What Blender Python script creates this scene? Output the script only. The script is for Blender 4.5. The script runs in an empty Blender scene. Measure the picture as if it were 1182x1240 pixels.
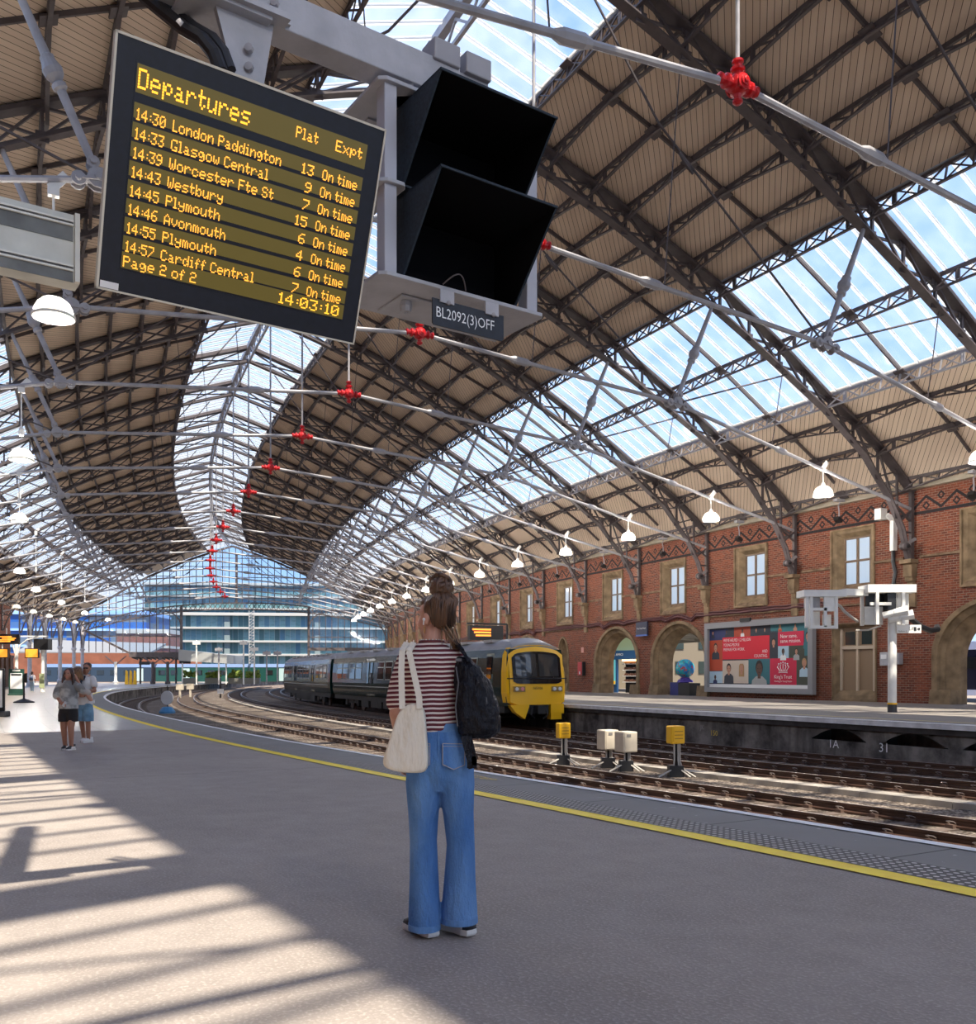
import bpy, math, random
from mathutils import Vector, Matrix
random.seed(7)
S = bpy.context.scene
COL = S.collection
PI = math.pi
# ------------------------------------------------------------------ camera
F, YH, ZC, CX = 1152.0, 816.4, 1.30, 591.0          # focal length (px), horizon row, eye height, centre column
cam_d = bpy.data.cameras.new('camera')
cam = bpy.data.objects.new('camera', cam_d); COL.objects.link(cam)
cam.location = (0, 0, ZC); cam.rotation_euler = (PI / 2, 0, 0)
cam_d.sensor_fit = 'HORIZONTAL'; cam_d.sensor_width = 36.0
cam_d.lens = 36.0 * F / 1182.0
cam_d.shift_y = (YH - 620.0) / 1182.0
cam_d.clip_start = 0.05; cam_d.clip_end = 3000
S.camera = cam
# ------------------------------------------------------------------ view
S.view_settings.view_transform = 'Standard'
S.view_settings.look = 'None'
S.view_settings.gamma = 1.0
S.view_settings.exposure = 1.30
S.view_settings.use_curve_mapping = False
S.cycles.use_denoising = True
S.cycles.max_bounces = 8
S.cycles.diffuse_bounces = 5
S.cycles.glossy_bounces = 3
S.cycles.transmission_bounces = 4
S.cycles.transparent_max_bounces = 16
S.cycles.caustics_reflective = False
S.cycles.caustics_refractive = False
S.cycles.sample_clamp_indirect = 6.0
# ------------------------------------------------------------------ sky
W = bpy.data.worlds.new('world'); S.world = W; W.use_nodes = True
nt = W.node_tree; nt.nodes.clear()
def wn(t, **k):
    n = nt.nodes.new(t)
    for a, b in k.items(): setattr(n, a, b)
    return n
tc = wn('ShaderNodeTexCoord'); sp = wn('ShaderNodeSeparateXYZ'); nt.links.new(tc.outputs['Generated'], sp.inputs[0])
gr = wn('ShaderNodeValToRGB')
gr.color_ramp.elements[0].position = 0.0; gr.color_ramp.elements[0].color = (0.46, 0.68, 1.0, 1)
gr.color_ramp.elements[1].position = 0.8; gr.color_ramp.elements[1].color = (0.15, 0.37, 0.92, 1)
nt.links.new(sp.outputs['Z'], gr.inputs[0])
nz = wn('ShaderNodeTexNoise'); nz.inputs['Scale'].default_value = 2.6; nz.inputs['Detail'].default_value = 7; nz.inputs['Roughness'].default_value = 0.55
nt.links.new(tc.outputs['Generated'], nz.inputs['Vector'])
cr = wn('ShaderNodeValToRGB')
cr.color_ramp.elements[0].position = 0.54; cr.color_ramp.elements[0].color = (0, 0, 0, 1)
cr.color_ramp.elements[1].position = 0.80; cr.color_ramp.elements[1].color = (1, 1, 1, 1)
nt.links.new(nz.outputs['Fac'], cr.inputs[0])
mx = wn('ShaderNodeMix', data_type='RGBA'); nt.links.new(cr.outputs[0], mx.inputs[0]); nt.links.new(gr.outputs[0], mx.inputs[6]); mx.inputs[7].default_value = (1.0, 1.0, 1.0, 1)
bg = wn('ShaderNodeBackground'); bg.inputs['Strength'].default_value = 0.56
nt.links.new(mx.outputs[2], bg.inputs['Color'])
ow = wn('ShaderNodeOutputWorld'); nt.links.new(bg.outputs[0], ow.inputs[0])
# ------------------------------------------------------------------ the station's plan: everything lies on arcs round CEN
CEN = Vector((351.3, 210.7, 0)); RB = 396.3; TH0, DTH = 0.5068, 0.0191
# u = metres to the right of the shed's centre line, st = roof bay number along it (7.6 m each)
def th_of(st): return TH0 - DTH * st
def P(u, st, z=0.0):
    t = th_of(st); r = RB - u
    return Vector((CEN.x - r * math.cos(t), CEN.y - r * math.sin(t), z))
def LP(u, ds, z=0.0):                                # the same in the frame of a bay root
    f = DTH * ds; r = RB - u
    return Vector((RB - r * math.cos(f), r * math.sin(f), z))
def frame(u, st, z=0.0):                             # location and heading: local +x to the right wall, +y away
    return P(u, st, z), th_of(st)
# ------------------------------------------------------------------ sun and daylight
sun_d = bpy.data.lights.new('sun', 'SUN'); sun = bpy.data.objects.new('sun', sun_d); COL.objects.link(sun)
sun_d.energy = 5.3; sun_d.angle = math.radians(0.7); sun_d.color = (1.0, 0.86, 0.67)
ta = th_of(-1)
_ef = Vector((-math.sin(ta), math.cos(ta), 0)); _er = Vector((math.cos(ta), math.sin(ta), 0))
sd = (_ef * 0.52 + _er * 0.062 + Vector((0, 0, -1))).normalized()
sun.rotation_euler = sd.to_track_quat('-Z', 'Y').to_euler()
sun.location = (0, -20, 60)
# ------------------------------------------------------------------ materials
MATS = {}
def mat(name, col, rough=0.6, metal=0.0, noise=0.0, nscale=8.0, bump=0.0, bscale=60.0, emit=0.0, spec=0.5, alpha=None, coord='Object', det=4.0):
    if name in MATS: return MATS[name]
    m = bpy.data.materials.new(name); m.use_nodes = True; MATS[name] = m
    n = m.node_tree.nodes; l = m.node_tree.links; b = n['Principled BSDF']
    c4 = (col[0], col[1], col[2], 1)
    b.inputs['Base Color'].default_value = c4; b.inputs['Roughness'].default_value = rough
    b.inputs['Metallic'].default_value = metal; b.inputs['Specular IOR Level'].default_value = spec
    if emit: b.inputs['Emission Color'].default_value = c4; b.inputs['Emission Strength'].default_value = emit
    if noise or bump:
        tc = n.new('ShaderNodeTexCoord')
    if noise:
        t = n.new('ShaderNodeTexNoise'); t.inputs['Scale'].default_value = nscale; t.inputs['Detail'].default_value = det
        l.new(tc.outputs[coord], t.inputs['Vector'])
        r = n.new('ShaderNodeValToRGB')
        r.color_ramp.elements[0].position = 0.3; r.color_ramp.elements[1].position = 0.7
        r.color_ramp.elements[0].color = tuple(x * (1 - noise) for x in col) + (1,)
        r.color_ramp.elements[1].color = tuple(min(1, x * (1 + noise)) for x in col) + (1,)
        l.new(t.outputs['Fac'], r.inputs[0]); l.new(r.outputs[0], b.inputs['Base Color'])
    if bump:
        t2 = n.new('ShaderNodeTexNoise'); t2.inputs['Scale'].default_value = bscale; t2.inputs['Detail'].default_value = 3
        l.new(tc.outputs[coord], t2.inputs['Vector'])
        bp = n.new('ShaderNodeBump'); bp.inputs['Strength'].default_value = bump; bp.inputs['Distance'].default_value = 0.02
        l.new(t2.outputs['Fac'], bp.inputs['Height']); l.new(bp.outputs[0], b.inputs['Normal'])
    return m
class NB:                                             # small node-graph helper
    def __init__(s, name, rough=0.7, spec=0.4):
        m = bpy.data.materials.new(name); m.use_nodes = True; MATS[name] = m; s.m = m
        s.n = m.node_tree.nodes; s.l = m.node_tree.links; s.b = s.n['Principled BSDF']
        s.b.inputs['Roughness'].default_value = rough; s.b.inputs['Specular IOR Level'].default_value = spec
    def add(s, t, ins=None, **k):
        x = s.n.new(t)
        for a, b in k.items(): setattr(x, a, b)
        for a, b in (ins or {}).items():
            if hasattr(b, 'links') or hasattr(b, 'is_linked'): s.l.new(b, x.inputs[a])
            else: x.inputs[a].default_value = b
        return x
    def uv(s): return s.add('ShaderNodeUVMap').outputs[0]
    def obj(s): return s.add('ShaderNodeTexCoord').outputs['Object']
    def noise(s, v, scale, det=4, rough=.5): return s.add('ShaderNodeTexNoise', {'Vector': v, 'Scale': scale, 'Detail': det, 'Roughness': rough}).outputs['Fac']
    def ramp(s, f, stops):
        r = s.add('ShaderNodeValToRGB'); e = r.color_ramp.elements
        while len(e) < len(stops): e.new(0.5)
        for x, (p, c) in zip(e, stops): x.position = p; x.color = (c[0], c[1], c[2], 1) if hasattr(c, '__len__') else (c, c, c, 1)
        s.l.new(f, r.inputs[0]); return r.outputs[0]
    def mix(s, f, a, b, mode='MIX'):
        x = s.add('ShaderNodeMix', data_type='RGBA', blend_type=mode)
        for i, v in ((0, f), (6, a), (7, b)):
            if hasattr(v, 'links') or hasattr(v, 'is_linked'): s.l.new(v, x.inputs[i])
            elif i == 0: x.inputs[0].default_value = v
            else: x.inputs[i].default_value = (v[0], v[1], v[2], 1)
        return x.outputs[2]
    def math(s, op, a, b=0.0):
        x = s.add('ShaderNodeMath', operation=op)
        for i, v in ((0, a), (1, b)):
            if hasattr(v, 'links') or hasattr(v, 'is_linked'): s.l.new(v, x.inputs[i])
            else: x.inputs[i].default_value = v
        return x.outputs[0]
    def xyz(s, v): return s.add('ShaderNodeSeparateXYZ', {0: v}).outputs
    def mapping(s, v, scale=(1, 1, 1), rot=(0, 0, 0)): return s.add('ShaderNodeMapping', {'Vector': v, 'Scale': scale, 'Rotation': rot}).outputs[0]
    def col(s, c): s.l.new(c, s.b.inputs['Base Color'])
    def bump(s, h, strength=.4, dist=.02):
        s.l.new(s.add('ShaderNodeBump', {'Height': h, 'Strength': strength, 'Distance': dist}).outputs[0], s.b.inputs['Normal'])
# ------------------------------------------------------------------ mesh builder
ZUP = Vector((0, 0, 1))
class MB:
    def __init__(s): s.v = []; s.f = []; s.uvs = {}; s.mi = {}
    def vert(s, p): s.v.append((p[0], p[1], p[2])); return len(s.v) - 1
    def face(s, ids, uv=None, m=0):
        if uv: s.uvs[len(s.f)] = uv
        if m: s.mi[len(s.f)] = m
        s.f.append(tuple(ids))
    def poly(s, pts, uv=None, m=0): s.face([s.vert(p) for p in pts], uv, m)
    def hexa(s, b, t, m=0):                            # bottom ring, top ring (4 points each)
        i = [s.vert(p) for p in b] + [s.vert(p) for p in t]
        for q in ((3, 2, 1, 0), (4, 5, 6, 7), (0, 1, 5, 4), (1, 2, 6, 5), (2, 3, 7, 6), (3, 0, 4, 7)): s.face([i[k] for k in q], None, m)
    def box(s, c, d, M=None, m=0):
        x, y, z = d[0] / 2, d[1] / 2, d[2] / 2; c = Vector(c)
        f = (lambda p: c + (M @ Vector(p))) if M is not None else (lambda p: c + Vector(p))
        s.hexa([f(p) for p in ((-x, -y, -z), (x, -y, -z), (x, y, -z), (-x, y, -z))], [f(p) for p in ((-x, -y, z), (x, -y, z), (x, y, z), (-x, y, z))], m)
    def bar(s, p, q, w, h, up=None, m=0):              # rectangular bar, w across, h along `up`
        p, q = Vector(p), Vector(q); d = (q - p)
        if d.length < 1e-6: return
        d.normalize(); up = Vector(up) if up is not None else ZUP
        x = d.cross(up)
        if x.length < 1e-4: x = d.cross(Vector((1, 0, 0)))
        x.normalize(); y = x.cross(d).normalized(); x = x * (w / 2); y = y * (h / 2)
        s.hexa([p - x - y, p + x - y, p + x + y, p - x + y], [q - x - y, q + x - y, q + x + y, q - x + y], m)
    def path(s, pts, w, h, up=None):
        for a, b in zip(pts, pts[1:]): s.bar(a, b, w, h, up)
    def ring_strip(s, rings, closed=True, caps=True, m=0):
        ids = [[s.vert(p) for p in r] for r in rings]; n = len(ids[0])
        for a, b in zip(ids, ids[1:]):
            for k in range(n if closed else n - 1):
                k2 = (k + 1) % n; s.face((a[k], a[k2], b[k2], b[k]), None, m)
        if caps and closed: s.face(ids[0][::-1], None, m); s.face(ids[-1], None, m)
    def tube(s, pts, r, n=8, caps=True, m=0):
        pts = [Vector(p) for p in pts]; rr = r if isinstance(r, (list, tuple)) else [r] * len(pts)
        rings = []; ref = None
        for i, p in enumerate(pts):
            d = (pts[min(i + 1, len(pts) - 1)] - pts[max(i - 1, 0)])
            d = d.normalized() if d.length > 1e-9 else Vector((0, 0, 1))
            if ref is None: ref = d.orthogonal()
            x = (ref - d * ref.dot(d)); x = x.normalized() if x.length > 1e-6 else d.orthogonal().normalized()
            ref = x; y = d.cross(x)
            rings.append([p + (x * math.cos(2 * PI * k / n) + y * math.sin(2 * PI * k / n)) * rr[i] for k in range(n)])
        s.ring_strip(rings, True, caps, m)
    def lathe(s, prof, n=16, o=(0, 0, 0), M=None, m=0):   # profile [(r, z)]
        o = Vector(o); rings = []
        for r, z in prof:
            rings.append([o + ((M @ Vector((r * math.cos(2 * PI * k / n), r * math.sin(2 * PI * k / n), z))) if M is not None else Vector((r * math.cos(2 * PI * k / n), r * math.sin(2 * PI * k / n), z))) for k in range(n)])
        s.ring_strip(rings, True, True, m)
    def sphere(s, c, r, n=12, k=8, m=0):
        c = Vector(c); rx, ry, rz = r if hasattr(r, '__len__') else (r, r, r)
        rings = [[c + Vector((rx * math.sin(PI * j / k) * math.cos(2 * PI * i / n), ry * math.sin(PI * j / k) * math.sin(2 * PI * i / n), -rz * math.cos(PI * j / k))) for i in range(n)] for j in range(1, k)]
        s.ring_strip(rings, True, True, m)
    def prism(s, pts, vec, m=0):                        # polygon swept along a vector
        vec = Vector(vec); a = [s.vert(p) for p in pts]; b = [s.vert(Vector(p) + vec) for p in pts]; n = len(a)
        s.face(a[::-1], None, m); s.face(b, None, m)
        for k in range(n): k2 = (k + 1) % n; s.face((a[k], a[k2], b[k2], b[k]), None, m)
    def build(s, name, ms, parent=None, smooth=False, loc=None, rz=0.0, weld=False, bevel=0.0, subsurf=0):
        me = bpy.data.meshes.new(name); me.from_pydata(s.v, [], s.f)
        if s.uvs:
            ul = me.uv_layers.new(name='UVMap')
            for p in me.polygons:
                u = s.uvs.get(p.index)
                if u:
                    for li, q in zip(p.loop_indices, u): ul.data[li].uv = q
        for x in (ms if isinstance(ms, (list, tuple)) else [ms]): me.materials.append(x)
        for k, x in s.mi.items(): me.polygons[k].material_index = x
        if smooth:
            for p in me.polygons: p.use_smooth = True
        me.validate(); me.update()
        o = bpy.data.objects.new(name, me); COL.objects.link(o)
        if parent is not None: o.parent = parent
        if loc is not None: o.location = loc
        if rz: o.rotation_euler = (0, 0, rz)
        if weld: w = o.modifiers.new('weld', 'WELD'); w.merge_threshold = 0.0005
        if bevel:
            b = o.modifiers.new('bevel', 'BEVEL'); b.width = bevel; b.segments = 2; b.limit_method = 'ANGLE'
        if subsurf:
            b = o.modifiers.new('subsurf', 'SUBSURF'); b.levels = subsurf; b.render_levels = subsurf
        return o
def empty(name, loc=(0, 0, 0), rz=0.0):
    o = bpy.data.objects.new(name, None); COL.objects.link(o); o.location = loc; o.rotation_euler = (0, 0, rz); o.empty_display_size = 0.2
    return o
def tag(o, label=None, cat=None, group=None, kind=None):
    if label: o['label'] = label
    if cat: o['category'] = cat
    if group: o['group'] = group
    if kind: o['kind'] = kind
    return o
def thing(name, label, cat, loc=(0, 0, 0), rz=0.0, group=None): return tag(empty(name, loc, rz), label, cat, group)
def struct(o): o['kind'] = 'structure'; return o
def dup(o, parent=None, loc=None, rz=None, label=None):
    c = o.copy(); COL.objects.link(c); c.parent = parent
    if loc is not None: c.location = loc
    if rz is not None: c.rotation_euler = (0, 0, rz)
    if label: c['label'] = label
    for ch in list(o.children): dup(ch, c)
    return c
def text_mesh(name, txt, size, m, parent=None, align='LEFT', M=None, ext=0.0, sx=1.0, spacing=1.0):
    cu = bpy.data.curves.new(name, 'FONT'); cu.body = txt; cu.size = size; cu.align_x = align; cu.extrude = ext; cu.resolution_u = 2; cu.space_character = spacing
    to = bpy.data.objects.new(name, cu); COL.objects.link(to)
    dg = bpy.context.evaluated_depsgraph_get(); me = bpy.data.meshes.new_from_object(to.evaluated_get(dg))
    bpy.data.objects.remove(to); bpy.data.curves.remove(cu)
    if sx != 1.0: me.transform(Matrix.Diagonal((sx, 1, 1, 1)))
    if M is not None: me.transform(M)
    me.materials.clear(); me.materials.append(m)
    o = bpy.data.objects.new(name, me); COL.objects.link(o)
    if parent is not None: o.parent = parent
    return o
def ray_ground(x, y, z):                                 # the world point on level z seen at pixel x, y
    t = F * (ZC - z) / (y - YH); return Vector(((x - CX) / F * t, t, z))
def at(x, y, d): return Vector(((x - CX) / F * d, d, ZC - (y - YH) / F * d))
def ustn(p):                                             # u and station of a world point
    d = CEN - Vector((p[0], p[1], 0)); return RB - d.length, (TH0 - math.atan2(d.y, d.x)) / DTH
def zn(st):                                              # the near platform falls 0.2 m away from the camera
    t = min(1, max(0, (st + 1.6) / 3.2)); return -0.2 * t * t * (3 - 2 * t)
_EO = ((-3, .40), (-1.2, .38), (-.3, .26), (.13, .22), (.8, .13), (1.5, 0), (2.6, -.4), (4, -.85), (5.5, -1.15), (7, -1.35), (9, -1.25), (10.5, -.8), (12, -.1), (14, 1.1), (16, 2.4), (20, 4.0), (40, 4.0))
_YO = ((-3, 0), (-1.2, 0), (-.6, -.03), (0, -.13), (.8, -.16), (2, -.55), (4, -1.05), (5.5, -1.35), (7, -1.5), (9, -1.35), (10.5, -.85), (12, -.1), (14, 1.1), (16, 2.4), (20, 4.0), (40, 4.0))
def _tab(t, s):
    for (a, c), (b, d) in zip(t, t[1:]):
        if s <= b:
            f = max(0, min(1, (s - a) / (b - a))); return c + (d - c) * f
    return t[-1][1]
def EO(s): return (_tab(_EO, s - .5) + _tab(_EO, s - .25) + _tab(_EO, s) + _tab(_EO, s + .25) + _tab(_EO, s + .5)) / 5     # the edge wanders off the arc
def YO(s): return (_tab(_YO, s - .5) + _tab(_YO, s - .25) + _tab(_YO, s) + _tab(_YO, s + .25) + _tab(_YO, s + .5)) / 5
def zt(st): return -0.80 + zn(st)                        # rail level
# ================================================================== MATERIALS OF THE SETTING
IRON = mat('iron', (0.088, 0.070, 0.071), 0.5, noise=.25, nscale=3)
IRON2 = mat('iron_light', (0.36, 0.35, 0.37), 0.45, noise=.15, nscale=3)
STEEL = mat('grey_steel', (0.42, 0.42, 0.45), 0.5, noise=.12, nscale=6, bump=.15, bscale=40)
WHITE = mat('white_paint', (0.80, 0.79, 0.75), 0.5, noise=.06, nscale=4)
RED = mat('red_paint', (0.50, 0.010, 0.014), 0.35)
BLACK = mat('black_metal', (0.012, 0.012, 0.014), 0.45)
DARK = mat('dark_rubber', (0.03, 0.03, 0.035), 0.6)
STONE = mat('stone', (0.235, 0.165, 0.098), 0.85, noise=.35, nscale=2.2, bump=.4, bscale=14, spec=.2, det=8)
STONE2 = mat('stone_dark', (0.20, 0.135, 0.085), 0.9, noise=.4, nscale=2.5, bump=.4, bscale=14, spec=.2)
YEL = mat('yellow_line', (1.0, 0.70, 0.015), 0.6, noise=.10, nscale=5)
LINEW = mat('white_line', (0.82, 0.82, 0.82), 0.6, noise=.06, nscale=5)
YPAINT = mat('yellow_paint', (0.92, 0.52, 0.01), 0.4)
# ceiling boards: diagonal boarding, uv in metres (along, up the slope)
g = NB('ceiling_boards', .7, .2); uv = g.xyz(g.uv())
def boards(sign):
    name = 'ceiling_boards_%s' % ('a' if sign > 0 else 'b')
    g = NB(name, .7, .2); u_ = g.xyz(g.uv())
    d = g.math('MULTIPLY', g.math('ADD', u_[0], g.math('MULTIPLY', u_[1], float(sign))), 0.7071 / 0.2)
    fr = g.math('FRACT', d); ln = g.math('LESS_THAN', fr, 0.09)
    idn = g.add('ShaderNodeTexWhiteNoise', {'W': g.math('FLOOR', d)}, noise_dimensions='1D').outputs[0]
    base = g.mix(idn, (0.68, 0.535, 0.405), (0.76, 0.61, 0.47))
    g.col(g.mix(ln, base, (0.13, 0.085, 0.055)))
    return g.m
BOARD_R, BOARD_L = boards(-1), boards(1)
# glass of the roof: dirty, part clear, part milky
def glass(name, clear, milk, f, gloss=.06, dirt=.0):
    m = bpy.data.materials.new(name); m.use_nodes = True; MATS[name] = m
    n, l = m.node_tree.nodes, m.node_tree.links; n.clear()
    o = n.new('ShaderNodeOutputMaterial'); t = n.new('ShaderNodeBsdfTransparent'); t.inputs[0].default_value = clear + (1,)
    k = n.new('ShaderNodeBsdfTranslucent'); k.inputs[0].default_value = milk + (1,)
    x = n.new('ShaderNodeMixShader'); x.inputs[0].default_value = f; l.new(t.outputs[0], x.inputs[1]); l.new(k.outputs[0], x.inputs[2])
    if dirt:
        tc = n.new('ShaderNodeTexCoord'); z = n.new('ShaderNodeTexNoise'); z.inputs['Scale'].default_value = .9; z.inputs['Detail'].default_value = 6; l.new(tc.outputs['Object'], z.inputs['Vector'])
        r = n.new('ShaderNodeMapRange'); r.inputs[1].default_value = .3; r.inputs[2].default_value = .7; r.inputs[3].default_value = max(0, f - dirt); r.inputs[4].default_value = f + dirt
        l.new(z.outputs['Fac'], r.inputs[0]); l.new(r.outputs[0], x.inputs[0])
    g_ = n.new('ShaderNodeBsdfGlossy'); g_.inputs['Roughness'].default_value = .05
    y = n.new('ShaderNodeMixShader'); y.inputs[0].default_value = gloss; l.new(x.outputs[0], y.inputs[1]); l.new(g_.outputs[0], y.inputs[2]); l.new(y.outputs[0], o.inputs[0])
    return m
BARW = glass('white_bar', (.9, .9, .9), (.85, .85, .83), .85, .02)
ROOFGLASS = glass('roof_glass', (.84, .89, .95), (.88, .92, .97), .08, .03, .05)
CLEAR = glass('clear_glass', (.86, .92, .95), (.8, .85, .9), .06, .08)
# brickwork with a dark diaper frieze, uv in metres
g = NB('brickwork', .85, .2); uvb = g.uv(); uc = g.xyz(uvb)
br = g.add('ShaderNodeTexBrick', {'Vector': uvb, 'Color1': (.25, .066, .034, 1), 'Color2': (.085, .026, .020, 1), 'Mortar': (.26, .19, .145, 1), 'Scale': 1.0, 'Mortar Size': .013, 'Brick Width': .30, 'Row Height': .105, 'Bias': 0.0})
nz1 = g.noise(uvb, .9, 6, .6); nz2 = g.noise(uvb, 9, 3)
c = g.mix(g.ramp(nz1, [(.35, 0), (.65, 1)]), br.outputs[0], g.mix(.5, br.outputs[0], (.27, .085, .042)))
c = g.mix(g.math('MULTIPLY', g.ramp(nz2, [(.45, 0), (.7, 1)]), .45), c, (.12, .035, .025))
tri = g.math('ABSOLUTE', g.math('SUBTRACT', g.math('FRACT', g.math('DIVIDE', uc[0], 1.5)), .5))       # 0..0.5
zz = g.math('SUBTRACT', uc[1], g.math('ADD', 8.58, g.math('MULTIPLY', tri, 1.1)))
zig = g.math('LESS_THAN', g.math('ABSOLUTE', zz), .075)
tri2 = g.math('ABSOLUTE', g.math('SUBTRACT', g.math('FRACT', g.math('ADD', g.math('DIVIDE', uc[0], 1.5), .5)), .5))
dia = g.math('ADD', g.math('MULTIPLY', tri2, 1.5), g.math('ABSOLUTE', g.math('SUBTRACT', uc[1], 8.72)))
dmk = g.math('LESS_THAN', g.math('ABSOLUTE', g.math('SUBTRACT', dia, .15)), .05)
dia3 = g.math('ADD', g.math('MULTIPLY', tri, 1.5), g.math('ABSOLUTE', g.math('SUBTRACT', uc[1], 9.08)))
dmk3 = g.math('LESS_THAN', g.math('ABSOLUTE', g.math('SUBTRACT', dia3, .15)), .05)
fz = g.math('MULTIPLY', g.math('GREATER_THAN', uc[1], 8.52), g.math('LESS_THAN', uc[1], 9.3))
mk = g.math('MULTIPLY', g.math('MAXIMUM', zig, g.math('MAXIMUM', dmk, dmk3)), fz)
band = g.math('LESS_THAN', g.math('ABSOLUTE', g.math('SUBTRACT', uc[1], 8.44)), .07)
c = g.mix(g.math('MAXIMUM', mk, band), c, (.028, .024, .026))
g.col(c); g.bump(br.outputs['Fac'], -.3, .01); BRICK = g.m
# asphalt of the platform, uv in metres
g = NB('asphalt', .78, .35); v = g.uv(); ux = g.xyz(v)
a1 = g.noise(v, .5, 7, .7); a2 = g.noise(v, 3.2, 7, .7); a3 = g.noise(v, 55, 2); a4 = g.noise(v, 1.1, 5, .7)
c = g.mix(g.ramp(a1, [(.35, 0), (.65, 1)]), (.275, .238, .215), (.345, .303, .275))
c = g.mix(g.math('MULTIPLY', g.ramp(a2, [(.4, 0), (.62, 1)]), .35), c, (.205, .176, .158))
c = g.mix(g.math('MULTIPLY', g.ramp(a3, [(.5, 0), (.7, 1)]), .6), c, (.47, .42, .38))
c = g.mix(g.ramp(a4, [(.73, 0), (.75, .5)]), c, (.42, .40, .38))
joint = g.math('LESS_THAN', g.math('FRACT', g.math('DIVIDE', ux[0], 23.3)), .0006)
c = g.mix(joint, c, (.06, .055, .05))
cell = g.math('FRACT', g.math('MULTIPLY', ux[1], 9.0)); cell2 = g.math('FRACT', g.math('MULTIPLY', ux[0], 18.0))
h = g.math('ADD', g.math('MULTIPLY', g.math('LESS_THAN', cell, .25), .5), g.math('MULTIPLY', g.math('LESS_THAN', cell2, .3), .5))
g.col(c); g.bump(g.math('ADD', g.math('MULTIPLY', h, -.35), a3), .5, .012); ASPH = g.m
# polished paving further along
g = NB('paving', .28, .25); v = g.uv()
b2 = g.add('ShaderNodeTexBrick', {'Vector': v, 'Color1': (.30, .27, .24, 1), 'Color2': (.25, .225, .20, 1), 'Mortar': (.13, .115, .10, 1), 'Scale': 1.0, 'Mortar Size': .012, 'Brick Width': .6, 'Row Height': .6})
g.col(g.mix(g.math('MULTIPLY', g.noise(v, .8, 5), .35), b2.outputs[0], (.36, .32, .29))); PAVE = g.m
# blister paving: rows of worn studs
g = NB('blister_paving', .7, .3); v = g.uv(); ux = g.xyz(v)
fx = g.math('SUBTRACT', g.math('FRACT', g.math('MULTIPLY', ux[0], 1 / .07)), .5); fy = g.math('SUBTRACT', g.math('FRACT', g.math('MULTIPLY', ux[1], 1 / .07)), .5)
rr = g.math('SQRT', g.math('ADD', g.math('MULTIPLY', fx, fx), g.math('MULTIPLY', fy, fy)))
stud = g.math('LESS_THAN', rr, .27)
g.col(g.mix(stud, (.10, .09, .088), g.mix(g.noise(v, 3, 3), (.34, .32, .31), (.74, .70, .67)))); g.bump(g.math('MULTIPLY', g.math('SUBTRACT', .32, rr), stud), .8, .02); BLIST = g.m
# edge slabs between studs and white line
g = NB('edge_slab', .8, .3); v = g.uv(); ux = g.xyz(v)
c = g.mix(g.noise(v, 1.3, 5), (.185, .18, .172), (.27, .26, .25)); c = g.mix(g.math('LESS_THAN', g.math('FRACT', g.math('DIVIDE', ux[0], 1.8)), .012), c, (.08, .075, .07))
c = g.mix(g.ramp(g.noise(v, 9, 3), [(.68, 0), (.72, .6)]), c, (.5, .48, .46)); g.col(c); g.bump(g.noise(v, 50, 2), .3, .01); SLAB = g.m
# ballast
g = NB('ballast', .95, .15); v = g.uv()
vo = g.add('ShaderNodeTexVoronoi', {'Vector': v, 'Scale': 17.0}); v2 = g.add('ShaderNodeTexVoronoi', {'Vector': v, 'Scale': 31.0})
c = g.mix(g.xyz(vo.outputs['Color'])[0], (.20, .155, .125), (.62, .53, .44)); c = g.mix(g.math('MULTIPLY', g.xyz(v2.outputs['Color'])[1], .4), c, (.16, .12, .10))
uu = g.xyz(v)[1]
dk = g.ramp(g.noise(v, .45, 4), [(.35, .75), (.65, 0)])
c = g.mix(dk, c, (.085, .065, .055)); c = g.mix(g.ramp(vo.outputs['Distance'], [(.32, 0), (.6, .8)]), c, (.03, .022, .018))
g.col(c); g.bump(vo.outputs['Distance'], -.9, .05); BALL = g.m
# grimy concrete of the platform faces
g = NB('grimy_concrete', .9, .2); o_ = g.uv()
c = g.mix(g.ramp(g.noise(o_, .9, 7, .65), [(.35, 0), (.62, 1)]), (.045, .040, .038), (.27, .245, .225)); c = g.mix(g.ramp(g.noise(g.mapping(o_, (2.2, .35, 1)), 1.4, 5), [(.45, 0), (.7, .7)]), c, (.035, .03, .028))
g.col(c); g.bump(g.noise(o_, 12, 4), .4, .02); FACE = g.m
# ================================================================== GROUND
def strip(name, u0, u1, s0, s1, zf, m, nu=1, ds=.25, parent=None, o0=None, o1=None):
    b = MB(); n = max(1, int(round((s1 - s0) / ds))); rows = []
    for i in range(n + 1):
        st = s0 + (s1 - s0) * i / n
        a0, a1 = u0 + (o0(st) if o0 else 0), u1 + (o1(st) if o1 else 0)
        rows.append([(b.vert(P(a0 + (a1 - a0) * j / nu, st, zf(st))), (st * 7.56, u0 + (u1 - u0) * j / nu)) for j in range(nu + 1)])
    for r, q in zip(rows, rows[1:]):
        for j in range(nu):
            k = (r[j], r[j + 1], q[j + 1], q[j]); b.face([x[0] for x in k], [x[1] for x in k])
    return b.build(name, m, parent)
def vstrip(name, u, s0, s1, z0, z1, m, ds=.25, flip=False, of=lambda s: 0):
    b = MB(); n = max(1, int(round((s1 - s0) / ds)))
    for i in range(n):
        a, c = s0 + (s1 - s0) * i / n, s0 + (s1 - s0) * (i + 1) / n
        q = [(a, z0), (c, z0), (c, z1), (a, z1)]
        if flip: q = q[::-1]
        b.poly([P(u + of(x), x, f(x)) for x, f in q], [(x * 7.56, f(x)) for x, f in q])
    return b.build(name, m)
SB, SE = -6.0, 18.5                                       # the shed runs from bay -6 (behind the camera) to its end screen
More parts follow.
